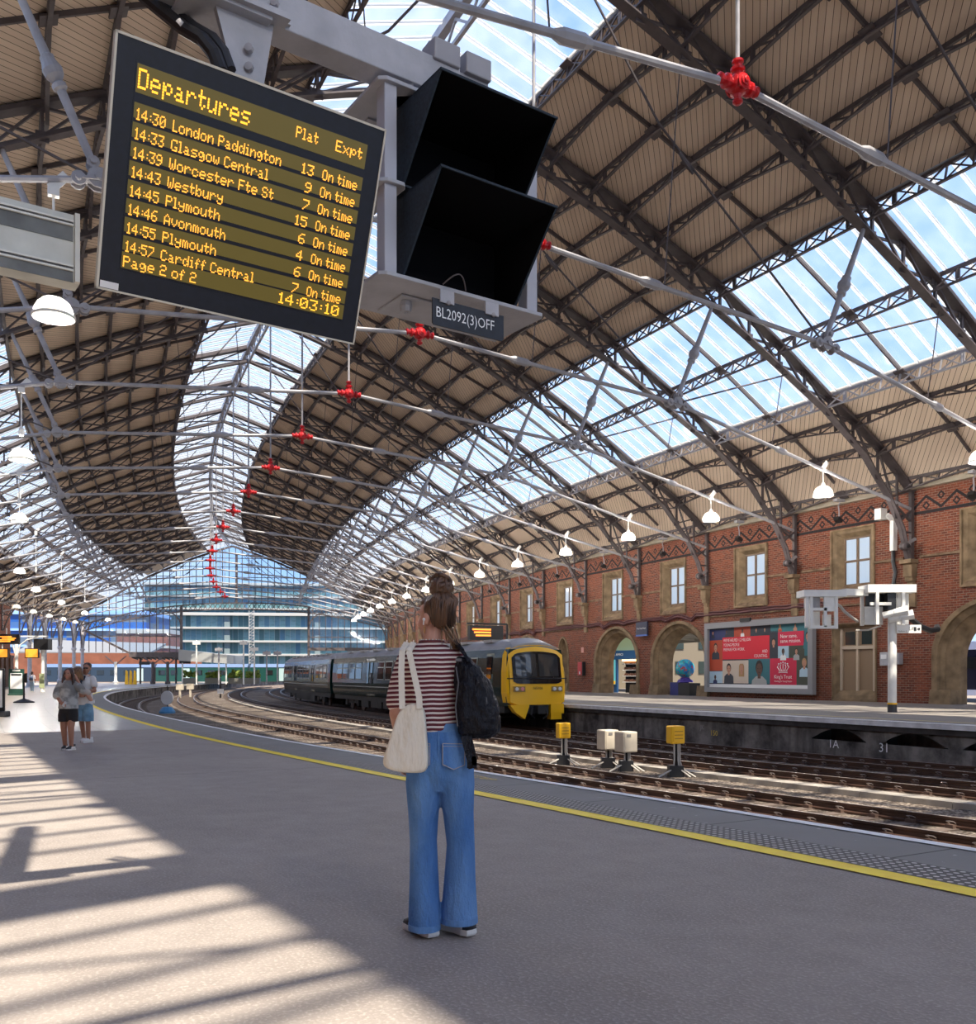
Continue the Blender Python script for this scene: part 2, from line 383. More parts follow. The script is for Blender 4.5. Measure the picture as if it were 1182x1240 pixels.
EDGE, EDGE2, WR, WL = -6.93, 9.12, 23.8, -23.8
struct(strip('floor', -24.2, -7.86, SB, 30, zn, ASPH, 8, o1=YO))
struct(strip('floor', -7.86, EDGE, SB, 30, zn, SLAB, 1, o0=YO, o1=EO))
struct(strip('trim_1', -22.5, -8.06, 1.72, 26, lambda s: zn(s) + .004, PAVE, 4, o1=YO))
struct(strip('trim_2', -8.06, -7.86, SB, 26, lambda s: zn(s) + .008, YEL, o0=YO, o1=YO))
struct(strip('trim_3', -7.84, -7.42, SB, 3.2, lambda s: zn(s) + .006, BLIST, o0=YO, o1=YO))
struct(strip('trim_4', -7.06, EDGE, SB, 30, lambda s: zn(s) + .008, LINEW, o0=EO, o1=EO))
def coping(name, u0, u1, s0, s1, zf, m, th=.16, of=None):
    b = MB(); n = int((s1 - s0) / .25); prev = None
    for i in range(n + 1):
        st = s0 + (s1 - s0) * i / n; z = zf(st)
        r = [b.vert(P(u + (of(st) if of else 0), st, z + dz)) for u, dz in ((u0, 0), (u1, 0), (u1, -th), (u0, -th))]
        if prev:
            for k in range(4): b.face((prev[k], r[k], r[(k + 1) % 4], prev[(k + 1) % 4]))
        prev = r
    return b.build(name, m)
struct(coping('trim_5', -7.3, EDGE + .01, SB, 30, lambda s: zn(s) - .002, LINEW, .07, EO))
_l, _r = frame(-7.20, -.40, zn(-.40) + .006)
struct(text_mesh('trim_40', 'MIND THE STEP', .20, mat('worn_yellow', (.62, .44, .08), .8, noise=.5, nscale=14), M=Matrix.Translation(_l) @ Matrix.Rotation(_r - PI / 2, 4, 'Z'), align='RIGHT', sx=1.6))
struct(vstrip('wall_platform', -7.15, SB, 30, lambda s: zt(s) - .3, lambda s: zn(s) - .05, FACE, of=EO))
ZB = lambda s: zt(s) - .17
tag(strip('ballast', -9.0, 9.4, SB, 34, ZB, BALL, 12), 'brown and grey stone ballast between the curving rails', 'ballast', kind='stuff')
# far platform: surface, white edge, yellow line, face with recesses
Z0 = lambda s: 0.0
g = NB('far_paving', .8, .3); v = g.uv(); g.col(g.mix(g.noise(v, .5, 5), (.20, .18, .165), (.29, .265, .24))); FPAVE = g.m
struct(strip('floor', EDGE2, 70, SB, 20, Z0, FPAVE, 6))
struct(strip('trim_6', EDGE2, EDGE2 + .35, SB, 20, lambda s: .008, LINEW))
struct(strip('trim_7', EDGE2 + 1.05, EDGE2 + 1.25, SB, 20, lambda s: .008, mat('pale_yellow_line', (.62, .50, .22), .7)))
struct(coping('trim_8', EDGE2 - .02, EDGE2 + .5, SB, 20, lambda s: -.003, mat('coping', (.74, .73, .73), .7, noise=.2, nscale=3), .13))
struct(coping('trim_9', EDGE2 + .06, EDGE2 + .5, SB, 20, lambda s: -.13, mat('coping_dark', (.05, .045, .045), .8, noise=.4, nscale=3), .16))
def lens(st):                                             # dark segmental recesses of the far platform's face
    for c in (.76, .42, .09, -.25):
        d = (st - c) / .135
        if abs(d) < 1: return -.30 - .34 * d * d
    return None
fb = MB(); n = int((20 - SB) / .025)
for i in range(n):
    a, c = SB + i * .025, SB + (i + 1) * .025
    zl = lambda s: zt(s) - .3
    L_ = [lens(a), lens(c)]
    tops = [(-.62 if (x is not None) else -.28) for x in L_]
    def q(z0a, z0c, z1a, z1c, u):
        fb.poly([P(u, a, z0a), P(u, c, z0c), P(u, c, z1c), P(u, a, z1a)], [(a * 7.56, z0a), (c * 7.56, z0c), (c * 7.56, z1c), (a * 7.56, z1a)])
    if L_[0] is None and L_[1] is None: q(zl(a), zl(c), -.28, -.28, EDGE2 + .15)
    else:
        za, zc = (L_[0] if L_[0] is not None else -.64), (L_[1] if L_[1] is not None else -.64)
        q(zl(a), zl(c), -.64, -.64, EDGE2 + .15); q(za, zc, -.28, -.28, EDGE2 + .15); q(-.7, -.7, -.28, -.28, EDGE2 + 1.0)
struct(fb.build('wall_platform', FACE))
# ================================================================== ROOF
UU = [0, 3.5, 5.1, 6.8, 8.3, 9.8, 11.4, 12.8, 14.3, 15.9, 17.3, 18.7, 20.1, 21.6, 22.8, 23.75]
ZZ = [21.75, 20.6, 20.02, 19.38, 18.72, 18.06, 17.35, 16.7, 15.85, 14.92, 14.02, 13.12, 12.35, 11.4, 10.45, 9.62]
def zr(u):
    u = abs(u)
    for a, b, c, d in zip(UU, UU[1:], ZZ, ZZ[1:]):
        if u <= b: return c + (d - c) * (u - a) / (b - a)
    return ZZ[-1] - (u - UU[-1]) * .9
ARC = [0]
for a, b, c, d in zip(UU, UU[1:], ZZ, ZZ[1:]): ARC.append(ARC[-1] + math.hypot(b - a, d - c))
def tarc(u):
    u = abs(u)
    for a, b, c, d in zip(UU, UU[1:], ARC, ARC[1:]):
        if u <= b: return c + (d - c) * (u - a) / (b - a)
    return ARC[-1]
def roof_strip(name, us, m, dz=0.0, s0=SB, s1=SE, thick=.12):
    b = MB(); n = int((s1 - s0) * 2 + .5); rows = []
    for i in range(n + 1):
        st = s0 + i * .5; rows.append([(b.vert(P(u, st, zr(u) + dz)), (st * 7.56, tarc(u))) for u in us])
    for r, q in zip(rows, rows[1:]):
        for j in range(len(us) - 1):
            k = (r[j], r[j + 1], q[j + 1], q[j]); b.face([x[0] for x in k], [x[1] for x in k])
    o = b.build(name, m)
    if thick:
        so = o.modifiers.new('solid', 'SOLIDIFY'); so.thickness = thick; so.offset = 0
    return o
up_ = [3.5, 5.1, 6.8, 8.3, 9.8, 11.4, 12.8]; lo_ = [18.7, 20.1, 21.6, 22.8, 23.75, 24.2]
struct(roof_strip('ceiling', up_, BOARD_R, .08)); struct(roof_strip('ceiling', lo_, BOARD_R, .08))
struct(roof_strip('ceiling', [-u for u in up_], BOARD_L, .08)); struct(roof_strip('ceiling', [-u for u in lo_], BOARD_L, .08))
sk = [12.8, 14.3, 15.9, 17.3, 18.7]
for k, us in enumerate((sk, [0, 3.5], [-3.5, 0], [-x for x in sk])):
    b = MB()
    for i in range(int((SE - SB) * 9)):
        st = SB + (i + .5) / 9
        pts = [P(u, st, zr(u) + .02) for u in us]
        b.path(pts, .10, .10)
    for u in (us[0], us[-1]):
        b.path([P(u, SB + .5 * i, zr(u) + .03) for i in range(int((SE - SB) * 2) + 1)], .12, .14)
    w = struct(b.build('window_%d' % (k + 1), BARW))
    gl = roof_strip('roof_glass', us, ROOFGLASS, .07, thick=0); gl.parent = w
# ------------------------------------------------------------------ trusses
LOW = [(0, 20.75), (2.5, 19.95), (4.65, 19.2), (7.7, 18.0), (9.6, 17.15), (12.4, 15.72), (14, 14.9), (16, 13.8), (18.5, 12.4), (20.75, 10.8), (22.3, 9.05), (23.1, 7.75), (23.55, 6.4)]
def zlow(u):
    u = abs(u)
    for (a, c), (b, d) in zip(LOW, LOW[1:]):
        if u <= b: return c + (d - c) * (u - a) / (b - a)
    return 6.4
def TP(u, z): return Vector((u, 0, z))                    # truss plane, local
NODE = (10.65, 11.7); BOSSZ = 12.65
def truss_parts(root):
    sg = (1, -1)
    b = MB()
    for s in sg: b.path([TP(s * u, zr(u) - .16) for u in UU], .46, .12)
    for s in sg: b.path([TP(s * u, zr(u) - .02) for u in UU], .12, .18)
    for s in sg: b.bar(TP(s * 23.72, 6.4), TP(s * 23.72, 9.6), .16, .16, (0, 1, 0))
    b.build('top_chord', IRON, root)
    b = MB()
    us = [0, 1.2, 2.5, 3.6, 4.65, 6.2, 7.7, 9.6, 11, 12.4, 14, 16, 17.3, 18.5, 19.7, 20.75, 21.6, 22.3, 22.7, 23.1, 23.4, 23.55]
    for s in sg:
        b.path([TP(s * u, zlow(u)) for u in us], .36, .05); b.path([TP(s * u, zlow(u) + .09) for u in us], .07, .16)
    b.build('bottom_chord', IRON, root)
    b = MB(); nd = [0, 3.5, 5.1, 6.8, 8.3, 9.8, 11.4, 12.8, 14.3, 15.9, 17.3, 18.7, 20.1, 21.6, 22.8]
    for s in sg:
        for a, c in zip(nd, nd[1:]):
            T0, T1 = TP(s * a, zr(a) - .2), TP(s * c, zr(c) - .2); B0, B1 = TP(s * a, zlow(a) + .08), TP(s * c, zlow(c) + .08)
            b.bar(T0, B1, .07, .09, (0, 1, 0)); b.bar(T1 + Vector((0, .05, 0)), B0 + Vector((0, .05, 0)), .07, .09, (0, 1, 0)); b.bar(T1, B1, .09, .10, (0, 1, 0))
            m_ = (T0 + B1 + T1 + B0) / 4
            for p in (T1, B1): b.box(p, (.36, .05, .30))
        for a, c in (((22.3, 9.05), (23.7, 9.5)), ((22.9, 8.0), (23.7, 8.6)), ((23.1, 7.6), (23.7, 7.6)), ((22.3, 9.0), (23.7, 8.1)), ((23.4, 6.9), (23.7, 7.0))):
            b.bar(TP(s * a[0], a[1]), TP(s * c[0], c[1]), .07, .10, (0, 1, 0))
    b.build('lattice', IRON, root)
    for s in sg:                                           # tie rod: wall - strut foot - boss
        b = MB()
        for q in ((TP(s * 23.7, 8.65), TP(s * NODE[0], NODE[1])), (TP(s * NODE[0], NODE[1]), TP(s * .45, BOSSZ - .04))): b.tube(q, .075, 8)
        e = (TP(s * NODE[0], NODE[1]) - TP(0, BOSSZ)); pm = TP(0, BOSSZ) + e * .36
        b.tube([pm - e.normalized() * .4, pm - e.normalized() * .22, pm + e.normalized() * .22, pm + e.normalized() * .4], [.08, .14, .14, .08], 8)
        pm = TP(s * 16.0, 11.7 - (16.0 - 10.65) * (3.05 / 13.05)); d = Vector((s * 1, 0, -.234)).normalized()
        b.tube([pm - d * .3, pm - d * .18, pm + d * .18, pm + d * .3], [.08, .13, .13, .08], 8)
        t = b.build('tie_rod', IRON2, root, smooth=False)
        j = MB()
        c = TP(s * NODE[0], NODE[1]); Mx = Matrix.Rotation(PI / 2, 3, 'X')
        for dx, dz, r in ((0, 0, .22), (.38 * s, -.1, .15), (-.34 * s, -.02, .15), (.1 * s, .3, .13)):
            for yy in (-.14, .08): j.lathe([(.001, 0), (r, 0), (r, .06), (.001, .06)], 10, c + Vector((dx, yy + .06, dz)), Mx)
            j.lathe([(.001, -.22), (.07, -.22), (.07, .22), (.001, .22)], 8, c + Vector((dx, 0, dz)), Mx)
        for yy in (-.11, .11): j.bar(c + Vector((-.4 * s, yy, 0)), c + Vector((.45 * s, yy, -.1)), .05, .16, (0, 1, 0))
        j.build('pin_joint', IRON2, root)
        b = MB(); p, q = TP(s * NODE[0], NODE[1] + .1), TP(s * 12.4, 15.7)
        d = (q - p)
        fr = [(0, .07), (.12, .085), (.40, .095), (.41, .15), (.43, .15), (.44, .10), (.47, .19), (.50, .21), (.53, .16), (.545, .15), (.56, .15), (.57, .1), (.9, .08), (1, .07)]
        b.tube([p + d * f for f, _ in fr], [r for _, r in fr], 14)
        b.build('strut', IRON2, root)
        b = MB()
        b.tube([TP(s * NODE[0], NODE[1]), TP(s * 4.1, 16.9), TP(s * 1.6, 20.1)], .035, 5); b.tube([TP(s * NODE[0], NODE[1]), TP(s * 16.3, 13.6)], .035, 5)
        k = TP(s * 5.1, 16.0); b.tube([k - Vector((.25 * s, 0, -.24)), k, k + Vector((.25 * s, 0, -.24))], [.04, .075, .04], 6)
        for u0 in (4.3, 15.5):
            zt_ = BOSSZ - .09 * u0 if u0 < 10 else 11.7 - (u0 - 10.65) * .2337
            b.tube([TP(s * u0, zt_), TP(s * (u0 + .6), zlow(u0 + .6))], .018, 4)
        b.build('stay_rod', IRON, root)
    b = MB(); b.tube([TP(0, BOSSZ), TP(0, 20.8)], .045, 6); b.build('king_rod', IRON2, root)
    # red casting at the middle of the tie
    b = MB()
    for M, n_ in ((Matrix.Identity(3), 'v'), (Matrix.Rotation(PI / 2, 3, 'Y'), 'h')):
        for sgn in (1, -1):
            MM = M @ (Matrix.Identity(3) if sgn > 0 else Matrix.Rotation(PI, 3, 'X'))
            if n_ == 'h' or sgn > 0: pr = [(.17, 0), (.17, .12), (.22, .14), (.22, .2), (.13, .24), (.13, .32), (.19, .35), (.19, .42), (.11, .46), (.11, .54), (.15, .57), (.15, .63), (.06, .68)]
            else: pr = [(.17, 0), (.17, .12), (.2, .15), (.2, .2), (.11, .24), (.08, .34), (.13, .38), (.13, .44), (.05, .5)]
            b.lathe(pr, 12, (0, 0, BOSSZ), MM)
    b.sphere((0, 0, BOSSZ), .25, 12, 8)
    for yy in (1, -1):
        for r, y_ in ((.2, .2), (.13, .25), (.07, .29)): b.lathe([(r, 0), (r, .05), (r * .7, .06)], 14, (0, yy * y_, BOSSZ), Matrix.Rotation(-yy * PI / 2, 3, 'X'))
    bo = b.build('tie_boss', RED, root); bo.data.transform(Matrix.Translation((0, 0, BOSSZ)) @ Matrix.Scale(.76, 4) @ Matrix.Translation((0, 0, -BOSSZ)))
NTR = 19
t0 = thing('roof_truss', 'brown iron roof truss with red casting nearest behind the departure board', 'truss', *frame(0, 0), group='curved iron roof trusses')
truss_parts(t0)
ORD = ['first', 'second', 'third', 'fourth', 'fifth', 'sixth', 'seventh', 'eighth', 'ninth', 'tenth', 'eleventh', 'twelfth', 'thirteenth', 'fourteenth', 'fifteenth', 'sixteenth', 'seventeenth', 'eighteenth', 'nineteenth', 'twentieth', 'twenty-first']
t0['label'] = 'brown iron arched roof truss with red tie casting, nearest the camera, biggest casting at top'
for i in range(-3, 18):
    if i == 0: continue
    l, r = frame(0, i)
    lab = 'brown iron arched roof truss with red tie casting, %s from the front' % ORD[i] if i > 0 else 'brown iron arched roof truss behind and above the camera'
    dup(t0, None, l, r, lab)
# ------------------------------------------------------------------ purlins and mid-bay rafters of each bay
PU = [3.5, 5.1, 6.8, 8.3, 9.8, 11.4, 12.8, 15.9, 18.7, 20.1, 21.6, 23.3]
def bay_parts(root):
    for s in (1, -1):
        for u in PU:
            edge = u in (3.5, 12.8, 18.7, 15.9)
            sl = (zr(u + .3) - zr(u - .3)) / .6; nrm = Vector((sl, 0, -1)).normalized(); nrm = Vector((nrm.x * s, 0, nrm.z))   # into the hall
            nrm = (nrm + Vector((0, 0, -1))).normalized()
            b = MB(); n = 8; top, bot = [], []
            for i in range(n + 1):
                f = i / n; base = LP(s * u, f, zr(u) - .06); e = abs(f - .5) * 2
                dep = .14 + .46 * e ** 1.3 if not edge else .55
                top.append(base); bot.append(base + nrm * dep)
            b.path(top, .10, .13); b.path(bot, .11, .055)
            for i in range(n):
                b.bar(top[i] if i % 2 else bot[i], bot[i + 1] if i % 2 else top[i + 1], .045, .05)
                if edge: b.bar(bot[i] if i % 2 else top[i], top[i + 1] if i % 2 else bot[i + 1], .04, .04)
                if i: b.bar(top[i], bot[i], .045, .06)
            for f0 in (1, 7):
                for k in (-1, 1): b.box((top[f0] + bot[f0]) / 2 + Vector((0, k * .05, 0)), (.07, .05, .3))
            b.build('purlin', IRON2 if u == 18.7 else IRON, root)  # lower skylight edge: paler iron paints in the white daylight on it
        b = MB()
        for u0, u1 in ((3.5, 12.8), (12.8, 18.7), (18.7, 23.5)):
            us = [x for x in UU if u0 <= x <= u1]
            b.path([LP(s * x, .5, zr(x) - .05) for x in us], .075, .16)
        for u in PU:
            c = LP(s * u, .5, zr(u) - .16); b.box(c, (.46, .46, .05), Matrix.Rotation(math.atan2(zr(u + .1) - zr(u - .1), .2) * -s, 3, 'Y'))
        b.build('rafter', IRON, root)
    b = MB(); b.path([LP(0, i / 4, 21.6) for i in range(5)], .26, .3); b.path([LP(0, i / 4, 20.7) for i in range(5)], .12, .12)
    for i in range(8):
        b.bar(LP(0, i / 8, 21.4 if i % 2 else 20.7), LP(0, (i + 1) / 8, 20.7 if i % 2 else 21.4), .06, .08)
    b.build('ridge_beam', IRON2, root)
b0 = thing('roof_bay', 'lattice purlins and rafters of the roof bay above the black signal hoods', 'roof bay', *frame(0, 0), group='lattice purlins between the trusses')
bay_parts(b0)
for i in range(-4, 18):
    if i == 0: continue
    l, r = frame(0, i)
    dup(b0, None, l, r, ('lattice purlins of the roof bay beyond the %s truss from the front' % ORD[i]) if i > 0 else 'lattice purlins of the roof bay above and behind the camera')
# ================================================================== RIGHT WALL (brick, one window to a bay)
KIND = {}                                                  # lower opening of each bay
for i in range(-6, 19): KIND[i] = 'plain'
KIND.update({0: 'arch', 1: 'arch', 2: 'door', 3: 'bill', 4: 'arch', 5: 'arch', 6: 'narrow', 7: 'arch', 8: 'arch', 9: 'plain', 10: 'arch', 12: 'arch'})
CTR = {1: 1.44, 4: 4.40, 5: 5.42, 6: 6.52}
AH = 2.95; AZ = 4.55; IH = 2.02; IZ = 3.85
def arch_z(x, hw, zs, za):                                  # four-centred arch: height of the curve at offset x
    x = abs(x)
    if x >= hw: return None
    e = (1 - (x / hw) ** 2.3) ** .55
    return zs + (za - zs) * (.90 * e + .10 * (1 - x / hw))
def arch_pts(hw, zs, za, n=22):
    pts = [(-hw, 0), (-hw, zs * .5)]
    for k in range(n + 1):
        x = -hw * math.cos(PI * k / n); z = arch_z(x * .99999, hw, zs, za); pts.append((x, z))
    return pts + [(hw, zs * .5), (hw, 0)]
def dims(k): return (.95, 2.4, 4.15, .62, 3.75) if k == 'narrow' else (AH, 2.2, AZ, IH, IZ)
def build_right_wall(u=WR):
    b = MB()
    for i in range(-5, 18):
        c = CTR.get(i, i + .46); k = KIND[i]; wc = i + .475
        edges = sorted(set([i + j / 48 for j in range(49)] + [wc - .185, wc + .185]))
        hw = dims(k)[0] / 7.1
        if k in ('arch', 'narrow'): edges = sorted(set(edges + [c - hw, c + hw]))
        if k == 'door': edges = sorted(set(edges + [2.46 - .185, 2.46 + .185]))
        for a, d in zip(edges, edges[1:]):
            if d - a < 1e-5: continue
            m = (a + d) / 2
            def q(za, zd, z1):
                b.poly([P(u, a, za), P(u, d, zd), P(u, d, z1), P(u, a, z1)], [(a * 7.1, za), (d * 7.1, zd), (d * 7.1, z1), (a * 7.1, z1)])
            lo = (0.0, 0.0)
            if k in ('arch', 'narrow') and abs(m - c) < hw:
                h_, zs, za_, _, _ = dims(k)
                f = lambda s: (arch_z(max(-h_ * .9999, min(h_ * .9999, (s - c) * 7.1)), h_, zs, za_) or zs)
                lo = (f(a), f(d))
            if k == 'door' and abs(m - 2.46) < .185: lo = (3.75, 3.75)
            q(lo[0], lo[1], 4.85)
            if abs(m - wc) < .185: q(4.85, 4.85, 5.0); q(8.3, 8.3, 9.55)
            else: q(4.85, 4.85, 9.55)
    return b.build('wall_right', BRICK)
struct(build_right_wall())
def SP(i_c, x, u, z): return P(u, i_c + x / 7.1, z)          # point x metres along the wall from station i_c
WGLASS = glass('window_glass', (.95, .94, .90), (1.0, .93, .76), .72, .06)
def wframe_mesh(c, u0, depth, x0, x1, z0, z1, ox, oz0, oz1):
    """stone surround: outer rectangle on the wall, splayed in to the opening"""
    b = MB()
    O = [(-ox, oz0), (ox, oz0), (ox, oz1), (-ox, oz1)]; I = [(x0, z0), (x1, z0), (x1, z1), (x0, z1)]; n = 4
    mid = [(o[0] * .82 + i[0] * .18, o[1] * .82 + i[1] * .18) for o, i in zip(O, I)]
    mid2 = [(o[0] * .45 + i[0] * .55, o[1] * .45 + i[1] * .55) for o, i in zip(O, I)]
    rings = [(O, u0 + .05), (O, u0 - .10), (mid, u0 - .10), (mid, u0 - .02), (mid2, u0 + .04), (I, u0 + depth), (I, u0 + depth + .15)]
    ids = [[b.vert(SP(c, x, uu, z)) for x, z in r] for r, uu in rings]
    for r, q in zip(ids, ids[1:]):
        for k in range(4): b.face((r[k], q[k], q[(k + 1) % 4], r[(k + 1) % 4]))
    return b
nwin = 5
FRAME = mat('window_frame', (.17, .10, .05), .6)
for i in range(-1, 17):
    c = i + .475
    o = struct(wframe_mesh(c, WR, .30, -.80, .80, 5.55, 7.9, 1.33, 4.98, 8.32).build('window_%d' % nwin, STONE)); nwin += 1
    b = MB()                                               # sloped sill inside the frame
    b.hexa([SP(c, -1.12, WR - .06, 5.08), SP(c, 1.12, WR - .06, 5.08), SP(c, .8, WR + .30, 5.08), SP(c, -.8, WR + .30, 5.08)],
           [SP(c, -1.12, WR - .05, 5.14), SP(c, 1.12, WR - .05, 5.14), SP(c, .8, WR + .30, 5.58), SP(c, -.8, WR + .30, 5.58)])
    b.build('sill', STONE2, o)
    b = MB(); uu = WR + .34
    for p, q, w in (((-.78, 5.5), (-.78, 7.9), .1), ((.78, 5.5), (.78, 7.9), .1), ((0, 5.5), (0, 7.9), .12), ((-.8, 6.75), (.8, 6.75), .1), ((-.8, 5.6), (.8, 5.6), .1), ((-.8, 7.86), (.8, 7.86), .1)):
        b.bar(SP(c, p[0], uu, p[1]), SP(c, q[0], uu, q[1]), w, .08, P(uu + 1, c) - P(uu, c))
    b.build('window_frame', FRAME, o)
    b = MB(); b.poly([SP(c, x, uu + .03, z) for x, z in ((-.8, 5.55), (.8, 5.55), (.8, 7.9), (-.8, 7.9))]); b.build('glass', WGLASS, o)
ntr = 10
for i in range(-1, 14):
    k = KIND[i]
    if k not in ('arch', 'narrow'): continue
    c = CTR.get(i, i + .46); hw, zs, za, ih, iz = dims(k)
    b = MB(); O = arch_pts(hw, zs, za); Mi = arch_pts(hw * .90, zs * .98, za * .965); M2 = arch_pts(ih * 1.22, zs * .95, iz * 1.07); I = arch_pts(ih, zs * .9, iz)
    rings = [(O, WR + .02), (O, WR - .09), (Mi, WR - .09), (Mi, WR + .05), (M2, WR + .16), (M2, WR + .24), (I, WR + .55), (I, WR + 1.0)]
    ids = [[b.vert(SP(c, x, uu, z)) for x, z in r] for r, uu in rings]
    for r, q in zip(ids, ids[1:]):
        for j in range(len(r) - 1): b.face((r[j], q[j], q[j + 1], r[j + 1]))
    for s in (-1, 1):
        x0, x1 = s * ih * .98, s * hw * 1.02
        b.hexa([SP(c, x0, WR - .2, 0), SP(c, x1, WR - .2, 0), SP(c, x1, WR + .6, 0), SP(c, x0, WR + .6, 0)], [SP(c, x0, WR - .12, .62), SP(c, x1, WR - .12, .62), SP(c, x1, WR + .6, .62), SP(c, x0, WR + .6, .62)])
    struct(b.build('trim_%d' % ntr, STONE)); ntr += 1
# cornice, string courses, corbels
struct(coping('trim_%d' % ntr, WR - .28, WR + .1, SB, SE, lambda s: 9.72, mat('cornice', (.42, .36, .27), .7, noise=.2, nscale=2), .22)); ntr += 1
b = MB()
for i in range(-3, 17):
    for a, d in ((i + .06, i + .29), (i + .66, i + .94)): b.path([P(WR - .04, a + (d - a) * t / 2, 6.5) for t in range(3)], .1, .11)
    b.path([P(WR - .04, i + t / 8, 4.62) for t in range(9)] if KIND[i] not in ('arch',) else [P(WR - .04, i, 4.62), P(WR - .04, i + .04, 4.62)], .08, .08)
struct(b.build('trim_%d' % ntr, STONE2)); ntr += 1
b = MB()                                                    # corbels under the truss feet
for i in range(-3, 18):
    for z0, z1, w, d in ((6.22, 6.4, .62, .5), (5.65, 6.22, .46, .34), (5.45, 5.65, .38, .28), (5.2, 5.45, .30, .18), (4.3, 5.2, .42, .12)):
        pa = [SP(i, x, uu, z0) for x, uu in ((-w / 2, WR - d), (w / 2, WR - d), (w / 2, WR + .1), (-w / 2, WR + .1))]
        b.hexa(pa, [p + Vector((0, 0, z1 - z0)) for p in pa])
struct(b.build('trim_%d' % ntr, STONE)); ntr += 1
PIPE = mat('maroon_cable_tray', (.10, .028, .03), .55)
b = MB()
for dz, r in ((0, .075), (.14, .05)):
    pts = []
    for j in range(0, int(12.4 * 16)):
        st = 2.7 + j / 16; i = math.floor(st); z = 4.72
        if KIND.get(i) == 'arch':
            x = (st - CTR.get(i, i + .46)) * 7.1; az = arch_z(x, AH + .2, 2.4, AZ + .15)
            if az and az > 4.35: z = max(z - .25, az + .08)
        pts.append(P(WR - .08, st, z + dz + .02 * math.sin(j * 1.7)))
    b.tube(pts, r, 5)
tag(b.build('cable_run', PIPE), 'maroon cable pipes running along the brick wall over the arches', 'pipe')
# ================================================================== LEFT SIDE: wall, then open columns
b = MB()
for j in range(int((14.6 + 6) * 4)):
    a, d = -6 + j / 4, -6 + (j + 1) / 4
    b.poly([P(WL, d, -.3), P(WL, a, -.3), P(WL, a, 9.6), P(WL, d, 9.6)], [(d * 7.1, 0), (a * 7.1, 0), (a * 7.1, 9.6), (d * 7.1, 9.6)])
struct(b.build('wall_left', BRICK))
WOOD = mat('brown_timber', (.12, .06, .035), .6, noise=.3, nscale=3)
b = MB()
for j in range(8):
    a = 12.6 + j * .26
    b.path([P(WL + .1, a, -.2), P(WL + .1, a, 3.6)], .22, .15, (0, 1, 0))
    b.path([P(WL + .06, a, .9), P(WL + .06, a + .26, .9)], .1, .12); b.path([P(WL + .06, a, 3.4), P(WL + .06, a + .26, 3.4)], .1, .3)
    b.hexa([P(WL + .03, a, -.2), P(WL + .03, a + .26, -.2), P(WL, a + .26, -.2), P(WL, a, -.2)], [P(WL + .03, a, 3.6), P(WL + .03, a + .26, 3.6), P(WL, a + .26, 3.6), P(WL, a, 3.6)])
struct(b.build('trim_%d' % ntr, WOOD)); ntr += 1
colm = None
for k, (st, u) in enumerate(((15.4, -23.3), (16.35, -23.3), (17.35, -23.3), (18.3, -23.3), (18.75, -23.0))):
    lab = 'grey iron platform column with arched lattice head, %s of the left row' % ('first', 'second', 'third', 'fourth', 'last')[k]
    l, r = frame(u, st)
    if colm is None:
        colm = thing('iron_column', lab, 'column', l, r, 'iron columns down the left side')
        b = MB(); b.lathe([(.42, -.25), (.42, .5), (.27, .6), (.25, 4.9), (.36, 5.0), (.40, 5.2), (.30, 5.3), (.28, 9.6)], 10); b.build('shaft', IRON2, colm)
        b = MB()
        for s in (-1, 1):
            for off in (0, .55):
                pts = [Vector((0, s * (.3 + off * .6 + 3.1 * (1 - math.cos(t * PI / 12))), 5.4 + off + (3.9 - off) * math.sin(t * PI / 12))) for t in range(7)]
                b.path(pts, .14, .12, (1, 0, 0))
            for t in range(1, 6): b.bar(Vector((0, s * (.3 + 3.1 * (1 - math.cos(t * PI / 12))), 5.4 + 3.9 * math.sin(t * PI / 12))), Vector((0, s * (.3 + .33 + 3.1 * (1 - math.cos((t + 1) * PI / 12))), 6 + 3.3 * math.sin((t + 1) * PI / 12))), .07, .07)
            b.path([Vector((0, 0, 9.5)), Vector((0, s * 3.7, 9.5))], .2, .3)
        pts = [Vector((.2 + 2.6 * (1 - math.cos(t * PI / 12)), 0, 5.4 + 4.8 * math.sin(t * PI / 12))) for t in range(7)]; b.path(pts, .14, .12, (0, 1, 0))
        b.build('arched_bracket', IRON, colm)
    else: dup(colm, None, l, r, lab)
# ================================================================== END SCREEN of glass
def E_(u, z): return P(u, SE, z)
def truss_top(u):                                           # underside of the arched transom
    x = (u - 2.0) / 22.0; return 12.55 - 2.9 * abs(x) ** 2.2
scr = struct(empty('window_%d' % nwin)); nwin += 1
b = MB(); ST_ = PI / 2
nup = 46
for j in range(nup):
    u = -21.5 + 45 * j / (nup - 1)
    if abs(u) > 23: continue
    b.bar(E_(u, truss_top(u)), E_(u, zr(u) - .3), .10, .10)
    if not (-7.75 < u < 11.86): b.bar(E_(u, 4.7 if u < 0 else 5.4), E_(u, truss_top(u)), .10, .10)
for z in (13.4, 15.0, 16.6, 18.2, 19.6):
    um = next((x / 10 for x in range(235, 0, -1) if zr(x / 10) > z + .2), 3)
    b.path([E_(-um + 2 * um * t / 12, z) for t in range(13)], .08, .10)
for z in (11.6, 10.2):
    for s in (-1, 1):
        us = [s * x / 2 for x in range(0, 46) if truss_top(s * x / 2) < z < zr(x / 2) - .3]
        if len(us) > 1: b.path([E_(x, z) for x in us], .08, .1)
for z in (7.2,):
    b.path([E_(-20 + t, z) for t in range(13)], .08, .14); b.path([E_(11.86 + t, z) for t in range(12)], .08, .14)
b.build('glazing_bar', IRON, scr)
b = MB()
us = [-22.5 + .75 * t for t in range(62)]
